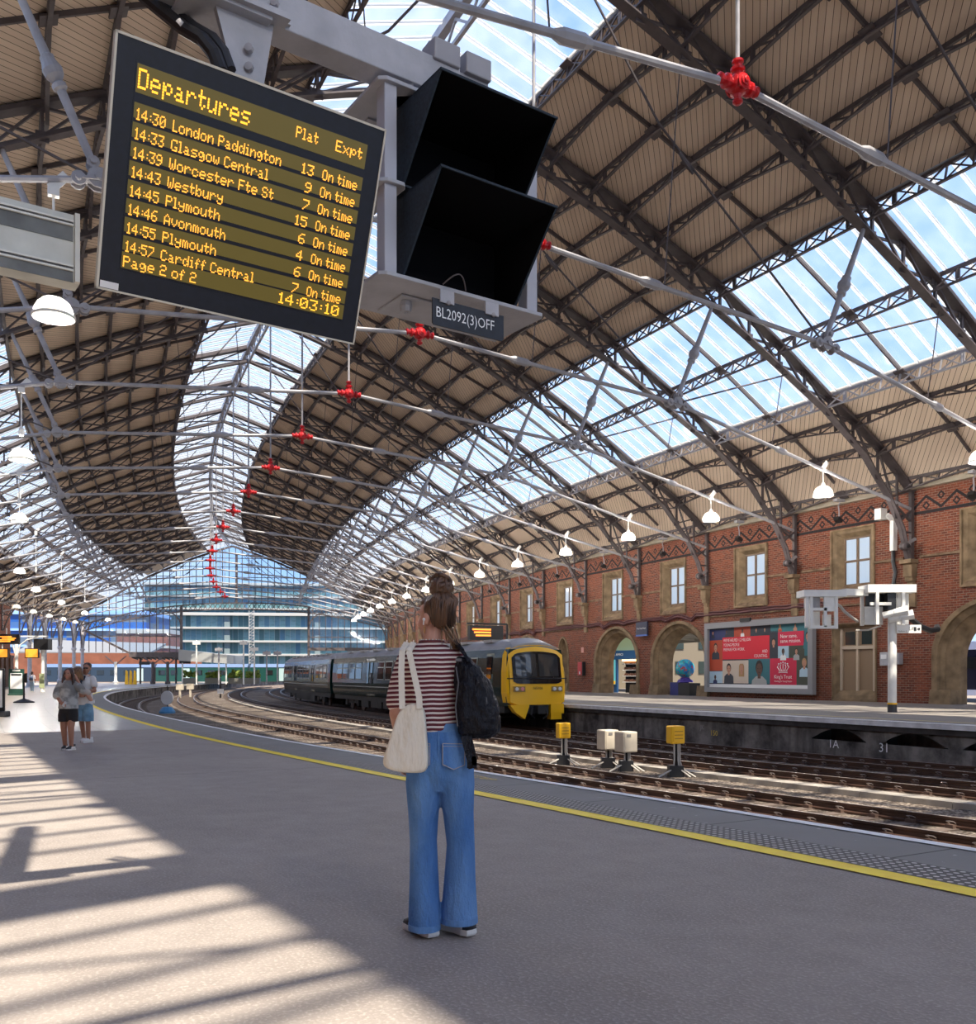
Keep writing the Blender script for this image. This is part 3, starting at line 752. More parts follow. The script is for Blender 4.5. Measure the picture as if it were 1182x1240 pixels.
b.path([E_(x, truss_top(x)) for x in us], .25, .16); b.path([E_(x, truss_top(x) - 1.0) for x in us], .25, .16)
for t, x in enumerate(us[:-1]):
    a, d = truss_top(x), truss_top(us[t + 1]); b.bar(E_(x, a), E_(us[t + 1], d - 1), .12, .09); b.bar(E_(x, a - 1), E_(us[t + 1], d), .12, .09)
for u in (-7.75, 11.86): b.bar(E_(u, 3.5), E_(u, truss_top(u)), .35, .35)
for u, s in ((-7.75, -1), (11.86, 1)):
    zt2 = truss_top(u) - 1.0
    for s2 in (s,): b.path([E_(u + s2 * 2.4 * (1 - math.cos(t * PI / 12)), zt2 - 2.6 + 2.6 * math.sin(t * PI / 12)) for t in range(7)], .2, .18)
b.bar(E_(.7, truss_top(.7)), E_(.7, 20.4), .28, .2)
for u0, u1, z in ((-15.3, -7.75, 4.5), (11.86, 23.6, 5.3)): b.path([E_(u0 + (u1 - u0) * t / 6, z) for t in range(7)], .5, .5)
b.path([E_(-22, 8.0), E_(-15.2, 4.4)], .3, .3)
b.path([E_(u, zr(u) - .25) for u in [-x for x in UU[::-1]] + UU[1:]], .3, .3)
b.build('screen_frame', IRON, scr)
b = MB()
for j in range(44):
    u0, u1 = -22 + j, -21 + j
    b.poly([E_(u0, truss_top(u0)), E_(u1, truss_top(u1)), E_(u1, max(truss_top(u1), zr(u1) - .3)), E_(u0, max(truss_top(u0), zr(u0) - .3))])
for u0, u1, z in ((-19, -7.75, 4.7), (11.86, 23.6, 5.4)):
    for t in range(10):
        a, d = u0 + (u1 - u0) * t / 10, u0 + (u1 - u0) * (t + 1) / 10
        b.poly([E_(a, max(z, 4.7 + max(0, (-15.2 - a)) * .5)), E_(d, max(z, 4.7 + max(0, (-15.2 - d)) * .5)), E_(d, truss_top(d)), E_(a, truss_top(a))])
b.build('screen_glass', glass('screen_glass', (.80, .90, .98), (.75, .88, 1.0), .12, .025), scr)
# ================================================================== helpers for world-built parts
def built(mb, name, m, parent, **k):                        # a mesh laid out in world coordinates, hung under an unrotated root
    o = Vector((0, 0, 0)); p = parent
    while p is not None: o += p.location; p = p.parent
    mb.v = [(a - o.x, c - o.y, d - o.z) for a, c, d in mb.v]
    return mb.build(name, m, parent, **k)
def sm(t): t = min(1, max(0, t)); return t * t * (3 - 2 * t)
# ================================================================== LAMPS
DOME = bpy.data.materials.new('lamp_dome'); DOME.use_nodes = True
n_, l_ = DOME.node_tree.nodes, DOME.node_tree.links; n_.clear()
_o = n_.new('ShaderNodeOutputMaterial'); _t = n_.new('ShaderNodeBsdfTransparent'); _d = n_.new('ShaderNodeBsdfDiffuse'); _d.inputs[0].default_value = (.9, .9, .88, 1); _tr = n_.new('ShaderNodeBsdfTranslucent'); _tr.inputs[0].default_value = (.9, .9, .88, 1)
_a = _d
_x = n_.new('ShaderNodeMixShader'); _x.inputs[0].default_value = .74; l_.new(_t.outputs[0], _x.inputs[1]); l_.new(_a.outputs[0], _x.inputs[2]); l_.new(_x.outputs[0], _o.inputs[0])
GLOW = mat('lamp_glow', (1.0, .86, .55), emit=5.0)
LAMP_W = 1150.0
lamp_l = bpy.data.lights.new('lamp_light', 'POINT'); lamp_l.energy = LAMP_W; lamp_l.shadow_soft_size = .25; lamp_l.color = (1.0, .95, .89)
lamp_s = lamp_l.copy(); lamp_s.energy = 250; lamp_m = lamp_l.copy(); lamp_m.energy = 900
lamp0 = None
def lamp(u, st, z, zrod, label, scale=1.0):
    global lamp0
    loc, r = frame(u, st, z)
    if lamp0 is None:
        t = thing('pendant_lamp', label, 'lamp', loc, r, 'white dome lamps hung from the tie rods')
        b = MB(); pr = [(.06, .32), (.12, .31), (.22, .27), (.31, .19), (.37, .08), (.40, -.06), (.41, -.10)]
        b.ring_strip([[Vector((q * math.cos(2 * PI * k / 24), q * math.sin(2 * PI * k / 24), z_)) for k in range(24)] for q, z_ in pr], True, False)
        b.build('lamp_shade', DOME, t, smooth=True)
        b = MB(); b.lathe([(.40, -.12), (.43, -.10), (.43, -.06), (.40, -.05)], 24); b.build('rim', WHITE, t)
        b = MB(); b.lathe([(.001, -.02), (.12, -.02), (.15, .06), (.05, .22), (.001, .24)], 12); b.build('bulb', GLOW, t)
        b = MB(); b.tube([(0, 0, .3), (0, 0, 1.0)], .025, 6); b.lathe([(.02, .30), (.09, .32), (.09, .40), (.03, .46)], 10); b.box((0, 0, .98), (.22, .16, .08))
        b.build('rod', WHITE, t); b = MB(); b.bar((-.05, 0, 0), (.25, 0, .35), .2, .03, (0, 1, 0)); b.build('clamp', WHITE, t).location = (0, 0, 1.0)
        lo = bpy.data.objects.new('lamp_light', lamp_l); COL.objects.link(lo); lo.parent = t; lo.location = (0, 0, -.02)
        lamp0 = t
    else:
        t = dup(lamp0, None, loc, r, label)
    t.scale = (scale, scale, 1.0)
    for ch in t.children:
        if ch.name.startswith('rod') and abs(zrod - z - 1.0) > .25: ch.scale = (1, 1, (zrod - z) / 1.0)
        if ch.name.startswith('clamp'): ch.location = (0, 0, zrod - z)
for i in range(2, 17):
    lamp(18.35, i, 8.9, 9.9, 'white dome lamp over the far platform, %s of the right row from the front' % ORD[i - 1] if i > 1 else '')
lamp(18.35, 1, 8.9, 9.9, 'white dome lamp of the right row cut by the picture edge')
for i in (-3, -1): lamp(18.35, i, 8.9, 9.9, 'white dome lamp of the right row out of the picture')
for k, (u, st, z) in enumerate(((-11.5, 1, 8.75), (-11.9, 3, 8.9), (-12.4, 5, 9.0), (-14.4, 8.3, 8.9), (-15.2, 10.4, 8.9), (-15.3, 12.5, 8.9), (-15.8, 14.8, 8.9), (-15.7, 16.7, 8.9))):
    lamp(u, st, z, (11.3 if st in (1, 3, 5) else zr(u) - 1.2), 'white dome lamp over the near platform, %s of its row from the front' % ORD[k + 1])
for k, (u, st) in enumerate(((-21.3, 13.5), (-21.4, 14.6), (-21.5, 15.7), (-21.6, 16.7), (-21.7, 17.6))):
    lamp(u, st, 8.9, zr(u) - .3, 'small white dome lamp near the left columns, %s of that row from the left' % ORD[k + 1])
for o in [x for x in bpy.data.objects if x.name.startswith('pendant_lamp') and 'small' in x['label']]:
    for ch in o.children:
        if ch.type == 'LIGHT': ch.data = lamp_s
for o in [x for x in bpy.data.objects if x.name.startswith('pendant_lamp') and 'over the near platform' in x['label']]:
    for ch in o.children:
        if ch.type == 'LIGHT': ch.data = lamp_m
for st in (-2.5, -4.5): lamp(-11.5, st, 8.9, 11.3, 'white dome lamp hanging behind the camera')
# ================================================================== TRACKS
RAILM = mat('rusty_rail', (.075, .04, .028), .45, metal=.3, noise=.3, nscale=2)
RAILT = mat('rail_top', (.34, .29, .26), .35, metal=.6)
SLEEP = mat('sleeper', (.115, .085, .07), .85, noise=.3, nscale=4)
CHAIR = mat('rail_chair', (.10, .06, .045), .7, noise=.3, nscale=8)
def track(label, uf, s0, s1, nsl):
    root = thing('railway_track', label, 'railway track', P(uf(s0 + 4), s0 + 4, zt(s0 + 4)), 0, 'railway tracks')
    step = .1; n = int((s1 - s0) / step)
    for off in (-.72, .72):
        b = MB(); prof = [(-.07, -.16), (.07, -.16), (.07, -.13), (.02, -.11), (.02, -.05), (.037, -.04), (.037, 0), (-.037, 0), (-.037, -.04), (-.02, -.05), (-.02, -.11), (-.07, -.13)]
        prev = None
        for i in range(n + 1):
            st = s0 + i * step; u = uf(st) + off; z = zt(st)
            r = [b.vert(P(u + x, st, z + y)) for x, y in prof]
            if prev:
                for k in range(12): b.face((prev[k], prev[(k + 1) % 12], r[(k + 1) % 12], r[k]), None, 1 if k == 6 else 0)
            prev = r
        built(b, 'rail', [RAILM, RAILT], root)
    b = MB(); b.hexa([Vector(p) for p in ((-1.25, -.12, -.3), (1.25, -.12, -.3), (1.25, .12, -.3), (-1.25, .12, -.3))], [Vector(p) for p in ((-1.25, -.12, -.155), (1.25, -.12, -.155), (1.25, .12, -.155), (-1.25, .12, -.155))])
    for x in (-.72, .72):
        for s in (-1, 1):
            b.box((x + s * .105, 0, -.13), (.09, .13, .06), None, 1)
            b.tube([(x + s * .07, -.06, -.08), (x + s * .12, -.06, -.055), (x + s * .14, 0, -.05), (x + s * .12, .06, -.06), (x + s * .06, .05, -.09)], .009, 5, True, 2)
    sl0 = None; ds = .68 / 7.56
    rest = MB()
    k = 0; st = s0 + .05
    while st < s1 - .05:
        loc, r = frame(uf(st), st, zt(st))
        if k < nsl:
            if sl0 is None: sl0 = b.build('sleeper', [SLEEP, CHAIR, RAILT], root); o = sl0
            else: o = sl0.copy(); COL.objects.link(o); o.parent = root
            o.location = loc - root.location; o.rotation_euler = (0, 0, r)
        else:
            rest.box(loc + Vector((0, 0, -.23)), (2.5, .24, .15), Matrix.Rotation(r, 3, 'Z'))
        st += ds; k += 1
    if rest.v: tag(built(rest, 'sleeper', SLEEP, root), kind='stuff')
    return root
UA = lambda s: -.80 - 1.5 * sm((s - 1) / 8); UB = lambda s: 4.1 - 1.5 * sm((s - 2) / 8); UC = lambda s: 7.45; U1 = lambda s: -5.50 + EO(s)
track('railway track nearest the camera, running beside the white platform edge at right', UA, -1.2, 22, 100)
track('middle railway track behind the grey cabinets, with dark chairs on its rails', UB, -1.0, 22, 100)
track('railway track hugging the far platform, the green train stands on it', UC, -.8, 22, 40)
track('railway track close under the near platform, seen only in the far left curve', U1, 3.0, 20, 100)
CONC = mat('pale_concrete', (.31, .28, .245), .85, noise=.25, nscale=2, bump=.2)
b = MB()
UT = lambda s: 2.15 - .35 * sm((s - 2) / 8)
for i in range(90):
    a = -1.2 + i * .13
    q = [(UT(a) - .2, a), (UT(a) + .2, a), (UT(a + .128) + .2, a + .128), (UT(a + .128) - .2, a + .128)]
    b.hexa([P(u, s, zt(s) - .25) for u, s in q], [P(u, s, zt(s) - .06) for u, s in q])
tag(b.build('cable_trough', CONC), 'long low concrete cable trough lying between the nearest and middle track', 'cable trough')
# ------------------------------------------------------------------ cabinets and signals between the tracks
CABLE = mat('grey_cable', (.45, .42, .38), .6); CREAM = mat('cream_paint', (.54, .48, .39), .5, noise=.08, nscale=4)
def post_box(name, label, px, py, w, h, d, zb, ht, m, cat, grp, rz):
    u, st = ustn(ray_ground(px, py, -.95)); loc, r = frame(u, st, zt(st) - .17)
    t = thing(name, label, cat, loc, 0, grp)
    R = Matrix.Rotation(rz, 3, 'Z')
    b = MB(); b.box((0, 0, zb + h / 2), (w, d, h), R); b.build('housing', m, t, bevel=.03)
    b = MB()
    if m is CREAM: b.box(R @ Vector((0, -d / 2 - .006, zb + h * .5)), (w * .86, .012, h * .86), R); b.box(R @ Vector((-w * .15, -d / 2 - .015, zb + h * .82)), (w * .28, .012, h * .13), R, 1)
    else:
        b.box(R @ Vector((0, -d / 2 - .008, zb + h * .5)), (w * .74, .016, h * .74), R)
        for k in range(3): b.box(R @ Vector((0, -d / 2 - .02, zb + h * (.3 + .2 * k))), (w * .6, .012, h * .05), R, 1)
    b.build('door', [m, mat('cabinet_label', (.20, .19, .18), .5) if m is CREAM else mat('box_rib', (.5, .25, .01), .5)], t)
    b = MB(); b.tube([(0, 0, 0), (0, 0, zb)], .055, 8); b.box((0, 0, .12), (.34, .3, .3)); b.build('post', BLACK, t)
    b = MB()
    for s, x1 in ((.05, .3), (-.04, -.45), (.09, .42)):
        b.tube([(s, -.06, zb + .02), (s, -.07, zb * .5), (s * 1.5, -.1, .2), (x1, -.28, .02)], .022, 5)
    b.build('cable', CABLE, t)
    return t
post_box('trackside_box', 'yellow trackside box on a post, left of the cream cabinets', 682, 917, .34, .42, .26, .72, 1.1, YPAINT, 'trackside box', 'yellow boxes on posts between the tracks', .35)
post_box('trackside_box', 'yellow trackside box on a post, right of the cream cabinets', 818, 932, .36, .42, .27, .78, 1.2, YPAINT, 'trackside box', 'yellow boxes on posts between the tracks', .35)
post_box('trackside_cabinet', 'cream trackside cabinet on a post, left one of the pair', 736, 921, .42, .52, .42, .48, 1.0, CREAM, 'cabinet', 'cream cabinets between the tracks', .45)
post_box('trackside_cabinet', 'cream trackside cabinet on a post, right one of the pair', 758, 925, .42, .52, .42, .48, 1.0, CREAM, 'cabinet', 'cream cabinets between the tracks', .45)
u, st = ustn(ray_ground(202.5, 860.5, -1.0)); t = thing('disc_signal', 'pale round disc signal on a blue base between the curving tracks at left', 'signal', P(u, st, zt(st) - .17))
b = MB(); b.lathe([(.001, -.05), (.44, -.05), (.44, .05), (.001, .05)], 20, (0, 0, .98), Matrix.Rotation(PI / 2, 3, 'X') @ Matrix.Rotation(-.3, 3, 'Y')); b.build('disc', mat('pale_disc', (.62, .64, .66), .5), t)
b = MB(); b.tube([(0, .08, 0), (0, .08, 1.75)], .04, 6); b.build('post', BLACK, t)
b = MB(); b.lathe([(.001, 0), (.5, 0), (.5, .12), (.3, .4), (.001, .42)], 12); b.build('base', mat('blue_paint', (.04, .20, .42), .5), t)
for k, (px, py) in enumerate(((218, 843), (230.5, 842))):
    u, st = ustn(ray_ground(px, py, -.97)); t = thing('marker_post', 'small cream marker post by the far track curve, %s of the two' % ('left', 'right')[k], 'marker post', P(u, st, zt(st) - .17), 0, 'cream marker posts')
    b = MB(); b.tube([(0, 0, 0), (0, 0, .9)], .13, 6); b.box((0, 0, 1.15), (.75, .3, .6)); b.build('marker_board', CREAM, t)
u, st = ustn(ray_ground(267, 843, -.97)); t = thing('ground_signal', 'thin ground signal post standing in the far ballast', 'signal', P(u, st, zt(st) - .17))
b = MB(); b.tube([(0, 0, 0), (0, 0, 1.7)], .09, 6); b.build('post', BLACK, t); b = MB(); b.box((0, 0, .7), (.6, .3, .5)); b.build('signal_head', LINEW, t)
# ================================================================== TRAIN on the far track
GREEN = mat('dark_green_coach', (.006, .024, .021), .14, spec=.42); GREEN2 = mat('door_green', (.055, .085, .078), .25)
ROOFG = mat('coach_roof', (.36, .35, .35), .45, noise=.15, nscale=1.5); TG = mat('train_glass', (.012, .014, .016), .04, spec=.8); FRM = mat('window_rim', (.16, .19, .18), .35)
TY = mat('train_yellow', (.95, .52, .008), .3); UNDER = mat('underframe', (.018, .017, .017), .7, noise=.3, nscale=3)
BLK = mat('gloss_black', (.008, .008, .01), .08)
SIDE = [(-1.30, .95), (-1.38, 1.35), (-1.40, 1.75), (-1.385, 2.4), (-1.33, 3.0), (-1.25, 3.35)]
ROOFP = [(-1.25, 3.35), (-1.12, 3.52), (-.85, 3.70), (-.5, 3.82), (0, 3.87), (.5, 3.82), (.85, 3.70), (1.12, 3.52), (1.25, 3.35)]
def side_x(z):
    for (x0, z0), (x1, z1) in zip(SIDE, SIDE[1:]):
        if z <= z1: return -(x0 + (x1 - x0) * (z - z0) / (z1 - z0))
    return 1.25
def coach(label, s0, s1, cab):
    a, c = P(7.6, s0, zt(s0)), P(7.6, s1, zt(s1)); d = c - a; L = d.length
    t = thing('train_carriage', label, 'train', a, math.atan2(d.y, d.x) - PI / 2, 'carriages of the dark green train')
    y0 = .55 if cab else .0
    b = MB(); ring = SIDE + [(-x, z) for x, z in SIDE[::-1]]
    b.ring_strip([[Vector((x * k, y, z)) for x, z in ring] for y, k in ((y0 - .25, .985), (y0 + .4, 1), (L - .05, 1))], True, True)
    b.build('body', GREEN, t)
    b = MB(); ys = [(y0 - .2, .93, .0), (y0 + .5, .99, 0), (y0 + 1.2, 1, 0), (L - .05, 1, 0)]
    b.ring_strip([[Vector((x * k, y, 3.35 + (z - 3.35) * (k if y > y0 else .55))) for x, z in ROOFP] for y, k, _ in ys], True, True)
    for k in range(9):
        y = 3 + k * (L - 6) / 8; b.box((-.75, y, 3.76), (.5, .9, .12)); b.box((.75, y, 3.76), (.5, .9, .12))
    b.build('roof', ROOFG, t)
    b = MB(); b.box((0, L / 2 + y0 / 2, .82), (2.5, L - y0 - .3, .32)); 
    for k in range(7):
        y = 7.3 + k * (L - 14.6) / 6
        for s in (-1, 1): b.box((s * .98, y, .52), (.55, 1.5 + .3 * (k % 3), .5))
    b.build('underframe', UNDER, t)
    for yb in (4.2, L - 4.2):
        bo = MB()
        for s in (-1, 1):
            bo.box((s * 1.05, yb, .55), (.14, 3.0, .22)); bo.box((s * 1.05, yb, .75), (.2, .7, .4))
            for dy in (-1.3, 1.3): bo.box((s * 1.07, yb + dy, .48), (.24, .42, .36)); bo.lathe([(.001, -.08), (.1, -.08), (.12, .3), (.001, .3)], 8, (s * 1.0, yb + dy * .5, .6))
        bg_ = bo.build('bogie', UNDER, t)
        for dy in (-1.3, 1.3):
            w = MB()
            for s in (-1, 1): w.lathe([(.001, -.06), (.42, -.06), (.45, 0), (.42, .06), (.001, .06)], 18, (s * .74, yb + dy, .43), Matrix.Rotation(PI / 2, 3, 'Y'))
            w.tube([(-.8, yb + dy, .43), (.8, yb + dy, .43)], .08, 8); w.build('wheelset', RAILM, bg_)
    def panel(name, y, w, z0, z1, m, s, off=.012, parent=None):
        q = MB(); zs = [z0, (z0 + z1) / 2, z1]
        for za, zb in zip(zs, zs[1:]):
            xa, xb = side_x(za) + off, side_x(zb) + off
            q.hexa([Vector((s * xa, y - w / 2, za)), Vector((s * xa, y + w / 2, za)), Vector((s * (xa - .05), y + w / 2, za)), Vector((s * (xa - .05), y - w / 2, za))],
                   [Vector((s * xb, y - w / 2, zb)), Vector((s * xb, y + w / 2, zb)), Vector((s * (xb - .05), y + w / 2, zb)), Vector((s * (xb - .05), y - w / 2, zb))])
        return q.build(name, m, parent or t)
    for s in (-1, 1):
        dy_ = [L * .31, L * .69]
        for y in dy_:
            dr = panel('door', y, 1.6, 1.0, 3.25, GREEN2, s, .016)
            for k in (-.38, .38): panel('door_window', y + k, .36, 1.75, 3.0, TG, s, .03, dr)
        y = 4.0 if cab else 1.6
        while y < L - 1.2:
            if min(abs(y - q) for q in dy_) > 1.6:
                w = panel('window', y, 1.30, 1.95, 3.05, FRM, s, .014); panel('pane', y, 1.14, 2.02, 2.66, TG, s, .022, w); panel('top_pane', y, 1.14, 2.72, 2.98, TG, s, .022, w)
            y += 1.5
        panel('stripe', L / 2 + y0, L - 2 * y0 - 1, 1.52, 1.57, mat('stripe_grey', (.35, .38, .37), .3), s, .014)
    if cab:
        dr = panel('cab_door', 2.0, .8, 1.0, 3.2, GREEN2, -1, .016); panel('door_window', 2.0, .5, 2.1, 3.05, TG, -1, .03, dr); panel('cab_door', 2.0, .8, 1.0, 3.2, GREEN2, 1, .016)
        b = MB()                                            # yellow moulded cab front
        F0 = [(-1.0, .98), (-1.30, 1.10), (-1.38, 1.5), (-1.38, 2.4), (-1.32, 3.1), (-1.18, 3.40), (-.8, 3.52), (-.3, 3.56)]
        F0 = F0 + [(-x, z) for x, z in F0[::-1]]
        yf = lambda x, z: (.0 if z < 1.9 else .28 * (z - 1.9) / 1.6) + .10 * (x / 1.38) ** 2
        r0 = [Vector((x * 1.025, y0 + .12, z)) for x, z in F0]; r1 = [Vector((x, yf(x, z) + .10, z)) for x, z in F0]; r2 = [Vector((x * .94, yf(x, z), 2.2 + (z - 2.2) * .96)) for x, z in F0]
        W0 = [(-1.12, 1.98), (-1.14, 2.5), (-1.10, 3.0), (-1.02, 3.14), (-.6, 3.24), (0, 3.26)]; W0 = [(-1.0, 1.90)] + W0 + [(-x, z) for x, z in W0[-2::-1]] + [(1.0, 1.90)]
        b.ring_strip([r0, r1, r2], True, False)
        # front skin as columns from bottom to windscreen edge to top
        xs = [-1.28 + 2.56 * k / 20 for k in range(21)]
        def lim(x, lo):
            ax = abs(x)
            if lo: return 1.02 + max(0, (ax - .95)) * .35
            return 3.48 - .10 * (ax / 1.2) ** 4 - .12 * ax
        for x0, x1 in zip(xs, xs[1:]):
            def col(z0a, z0b, z1a, z1b): b.poly([Vector((x0, yf(x0, z0a) + .0, z0a)), Vector((x1, yf(x1, z0b), z0b)), Vector((x1, yf(x1, z1b), z1b)), Vector((x0, yf(x0, z1a), z1a))])
            col(lim(x0, 1), lim(x1, 1), 1.9, 1.9); col(1.9, 1.9, lim(x0, 0), lim(x1, 0))
        fr = b.build('cab_front', TY, t)
        b = MB()
        wt = lambda x: 3.26 - .10 * abs(x) ** 2 - (.14 * max(0, (abs(x) - .9) / .24) ** 2); wb = lambda x: 1.90 + .1 * max(0, (abs(x) - .95) / .19)
        wx = [-1.14 + 2.28 * k / 16 for k in range(17)]
        for xa, xb in zip(wx, wx[1:]):
            for f0, f1 in ((0, .25), (.25, .5), (.5, .75), (.75, 1)):
                q = [(xa, wb(xa) + (wt(xa) - wb(xa)) * f0), (xb, wb(xb) + (wt(xb) - wb(xb)) * f0), (xb, wb(xb) + (wt(xb) - wb(xb)) * f1), (xa, wb(xa) + (wt(xa) - wb(xa)) * f1)]
                b.poly([Vector((x, yf(x, z) - .030, z)) for x, z in q])
        b.build('windscreen', BLK, fr)
        b = MB()
        for x0, x1 in ((-1.0, -.06), (.06, 1.0)):
            for k in range(4):
                xa, xb = x0 + (x1 - x0) * k / 4, x0 + (x1 - x0) * (k + 1) / 4; b.poly([Vector((x, yf(x, z) - .042, z)) for x, z in ((xa, 2.2), (xb, 2.2), (xb, wt(xb) - .1), (xa, wt(xa) - .1))])
        b.build('pane', mat('cab_glass', (.03, .035, .04), .03, spec=1.0), fr)
        b = MB(); b.tube([(-1.4, .12, 2.12), (-.7, .02, 2.12), (0, -.03, 2.12), (.7, .02, 2.12), (1.4, .12, 2.12)], .022, 6); b.tube([(-.35, -.03, 2.1), (-.05, .12, 2.75)], .014, 5); b.tube([(.75, .0, 2.1), (.5, .15, 2.75)], .014, 5); b.build('wiper', BLACK, fr)
        for s in (-1, 1):
            h = MB(); h.box((s * .88, -.03 + .06, 1.68), (.52, .1, .22)); hl = h.build('headlight', mat('lamp_housing', (.30, .20, .06), .3), fr)
            for dx, mm in ((-.13, mat('lamp_lens', (.75, .75, .75), .1)), (.13, mat('tail_lens', (.75, .28, .30), .1) if s < 0 else mat('lamp_lens', (.75, .75, .75), .1))):
                h = MB(); h.lathe([(.001, -.01), (.085, -.01), (.07, .03), (.001, .035)], 12, (s * .88 + dx, -.03, 1.68), Matrix.Rotation(PI / 2, 3, 'X')); h.build('lens', mm, hl)
        Mt = Matrix.Translation((-.28, -.015, 1.66)) @ Matrix.Rotation(PI / 2, 4, 'X'); text_mesh('unit_number', '165106', .16, BLACK, fr, M=Mt)
        b = MB(); b.prism([Vector((x, .02, z)) for x, z in ((-1.3, 1.02), (-.42, 1.02), (-.42, .95), (-.62, .42), (-1.05, .7))], (0, .35, 0)); b.build('valance', TY, t)
        b = MB(); b.box((.9, .2, .84), (.62, .4, .42)); b.box((.86, .2, .52), (.5, .36, .26)); b.build('valance', TY, t)
        b = MB(); b.box((0, .25, .95), (1.0, .4, .62)); b.box((0, -.05, .82), (.34, .5, .34)); b.lathe([(.001, 0), (.14, 0), (.14, .2), (.001, .2)], 10, (0, -.28, .85), Matrix.Rotation(-PI / 2, 3, 'X')); b.tube([(.3, 0, .9), (.36, -.14, .6), (.2, -.05, .45)], .035, 6); b.tube([(-.3, 0, .9), (-.4, -.12, .6), (-.2, -.05, .45)], .035, 6); b.build('coupler', BLACK, t)
    else:
        b = MB(); b.box((0, -.12, 2.2), (1.5, .3, 2.4)); b.build('gangway', BLACK, t)
    return t
coach('dark green train carriage with yellow cab front at the far platform', 2.72, 6.55, True)
coach('glossy dark carriage behind the joint, tail end of the green train', 6.68, 9.7, False)
# ================================================================== ON AND ABOVE THE FAR PLATFORM
def wallframe(name, label, cat, u, st, z, group=None):      # local x to the viewer's right, y into the wall
    loc, r = frame(u, st, z); return thing(name, label, cat, loc, r - PI / 2, group)
RX = Matrix.Rotation(PI / 2, 4, 'X')
def wtext(name, txt, size, m, parent, x, z, y=-.02, align='LEFT', sx=1.0): return text_mesh(name, txt, size, m, parent, align, Matrix.Translation((x, y, z)) @ RX, sx=sx)
def flat(b, x0, x1, z0, z1, y=0.0, m=0): b.poly([(x0, y, z0), (x1, y, z0), (x1, y, z1), (x0, y, z1)], None, m)
C_ = lambda n, c, r=.5: mat(n, c, r)
WTXT = mat('white_lettering', (.88, .88, .86), .5)
# ------------------------------------------------------------------ poster hoarding
bw = 8.6; t = wallframe('advert_hoarding', 'big poster hoarding with red panels and portraits, in a grey frame on the brick wall', 'billboard', WR - .12, 3.99, 0.28)
b = MB()
for x0, x1, z0, z1 in ((0, bw, 0, .28), (0, bw, 3.62, 3.95), (0, .28, .28, 3.62), (bw - .32, bw, .28, 3.62)): b.box(((x0 + x1) / 2, -.06, (z0 + z1) / 2), (x1 - x0, .26, z1 - z0))
b.build('frame', C_('hoarding_grey', (.26, .26, .27)), t)
PM = [C_('poster_dark', (.030, .035, .05)), C_('poster_red', (.72, .010, .035)), C_('poster_teal', (.03, .16, .19)), C_('poster_navy', (.02, .03, .12)), C_('poster_orange', (.45, .06, .02)), C_('poster_cream', (.62, .52, .42)), C_('poster_white', (.8, .8, .8)), C_('poster_green', (.05, .06, .04)), C_('poster_crimson', (.62, .012, .06)), C_('poster_ice', (.42, .58, .68)),
      C_('poster_skin', (.50, .24, .15)), C_('poster_skin_dark', (.10, .045, .03)), C_('poster_hair', (.02, .014, .012)), C_('poster_fair', (.42, .24, .10)), C_('poster_shirt', (.38, .38, .37))]
b = MB(); X0, X1, Z0_, Z1_ = .28, bw - .32, .28, 3.62; pw, ph = X1 - X0, Z1_ - Z0_
def tile(fx0, fx1, fy0, fy1, m, y=-.02): flat(b, X0 + fx0 * pw, X0 + fx1 * pw, Z1_ - fy1 * ph, Z1_ - fy0 * ph, y, m)
tile(0, 1, 0, 1, 0, -.014)
tile(.0, .08, .02, .2, 3); tile(.08, .2, .02, .2, 3); tile(.27, .44, .0, .18, 4); tile(0, .145, .2, .72, 4); tile(0, .145, .73, .93, 9)
tile(.145, .28, .55, .93, 5); tile(.28, .42, .55, .93, 5); tile(.42, .635, .53, .93, 2); tile(.635, .88, .53, .95, 8); tile(.88, 1, .5, .95, 7)
tile(.145, .63, .16, .53, 1, -.024); tile(.71, .945, .12, .34, 8, -.024); tile(.63, .71, .1, .53, 0); tile(.71, .81, .34, .53, 9); tile(.81, .95, .34, .53, 7); tile(.95, 1, .0, .5, 6 if False else 2); tile(.64, .95, 0, .12, 2)
tile(0, 1, .945, 1, 6, -.022)
b.build('poster', PM, t)
def bust(fx, fy, s, skin, hair, top, y=-.03, tall=1.0, longh=False):       # head-and-shoulders portrait, fx fy = chin in the poster
    b = MB(); cx_, cz = X0 + fx * pw, Z1_ - fy * ph
    def blob(pts, m, yy): b.poly([(cx_ + px * s, yy, cz + pz * s) for px, pz in pts], None, m)
    ell = lambda x, z, rx, rz_, n=12: [(x + rx * math.cos(2 * PI * k / n), z + rz_ * math.sin(2 * PI * k / n)) for k in range(n)]
    blob([(-.62, -.95 * tall), (.62, -.95 * tall), (.58, -.35), (.25, -.12), (-.25, -.12), (-.58, -.35)], top, y)
    if longh: blob([(-.36, -.45), (.36, -.45), (.34, .5), (.2, .7), (-.2, .7), (-.34, .5)], hair, y - .001)
    else: blob(ell(0, .36, .30, .40), hair, y - .001)
    blob([(-.12, -.25), (.12, -.25), (.12, .1), (-.12, .1)], skin, y - .002); blob(ell(0, .25, .24, .34), skin, y - .003)
    for sx in (-.1, .1): blob(ell(sx, .30, .05, .025, 6), hair, y - .004)
    blob(ell(0, .08, .08, .02, 6), 12, y - .004); b.build('portrait', PM, t)
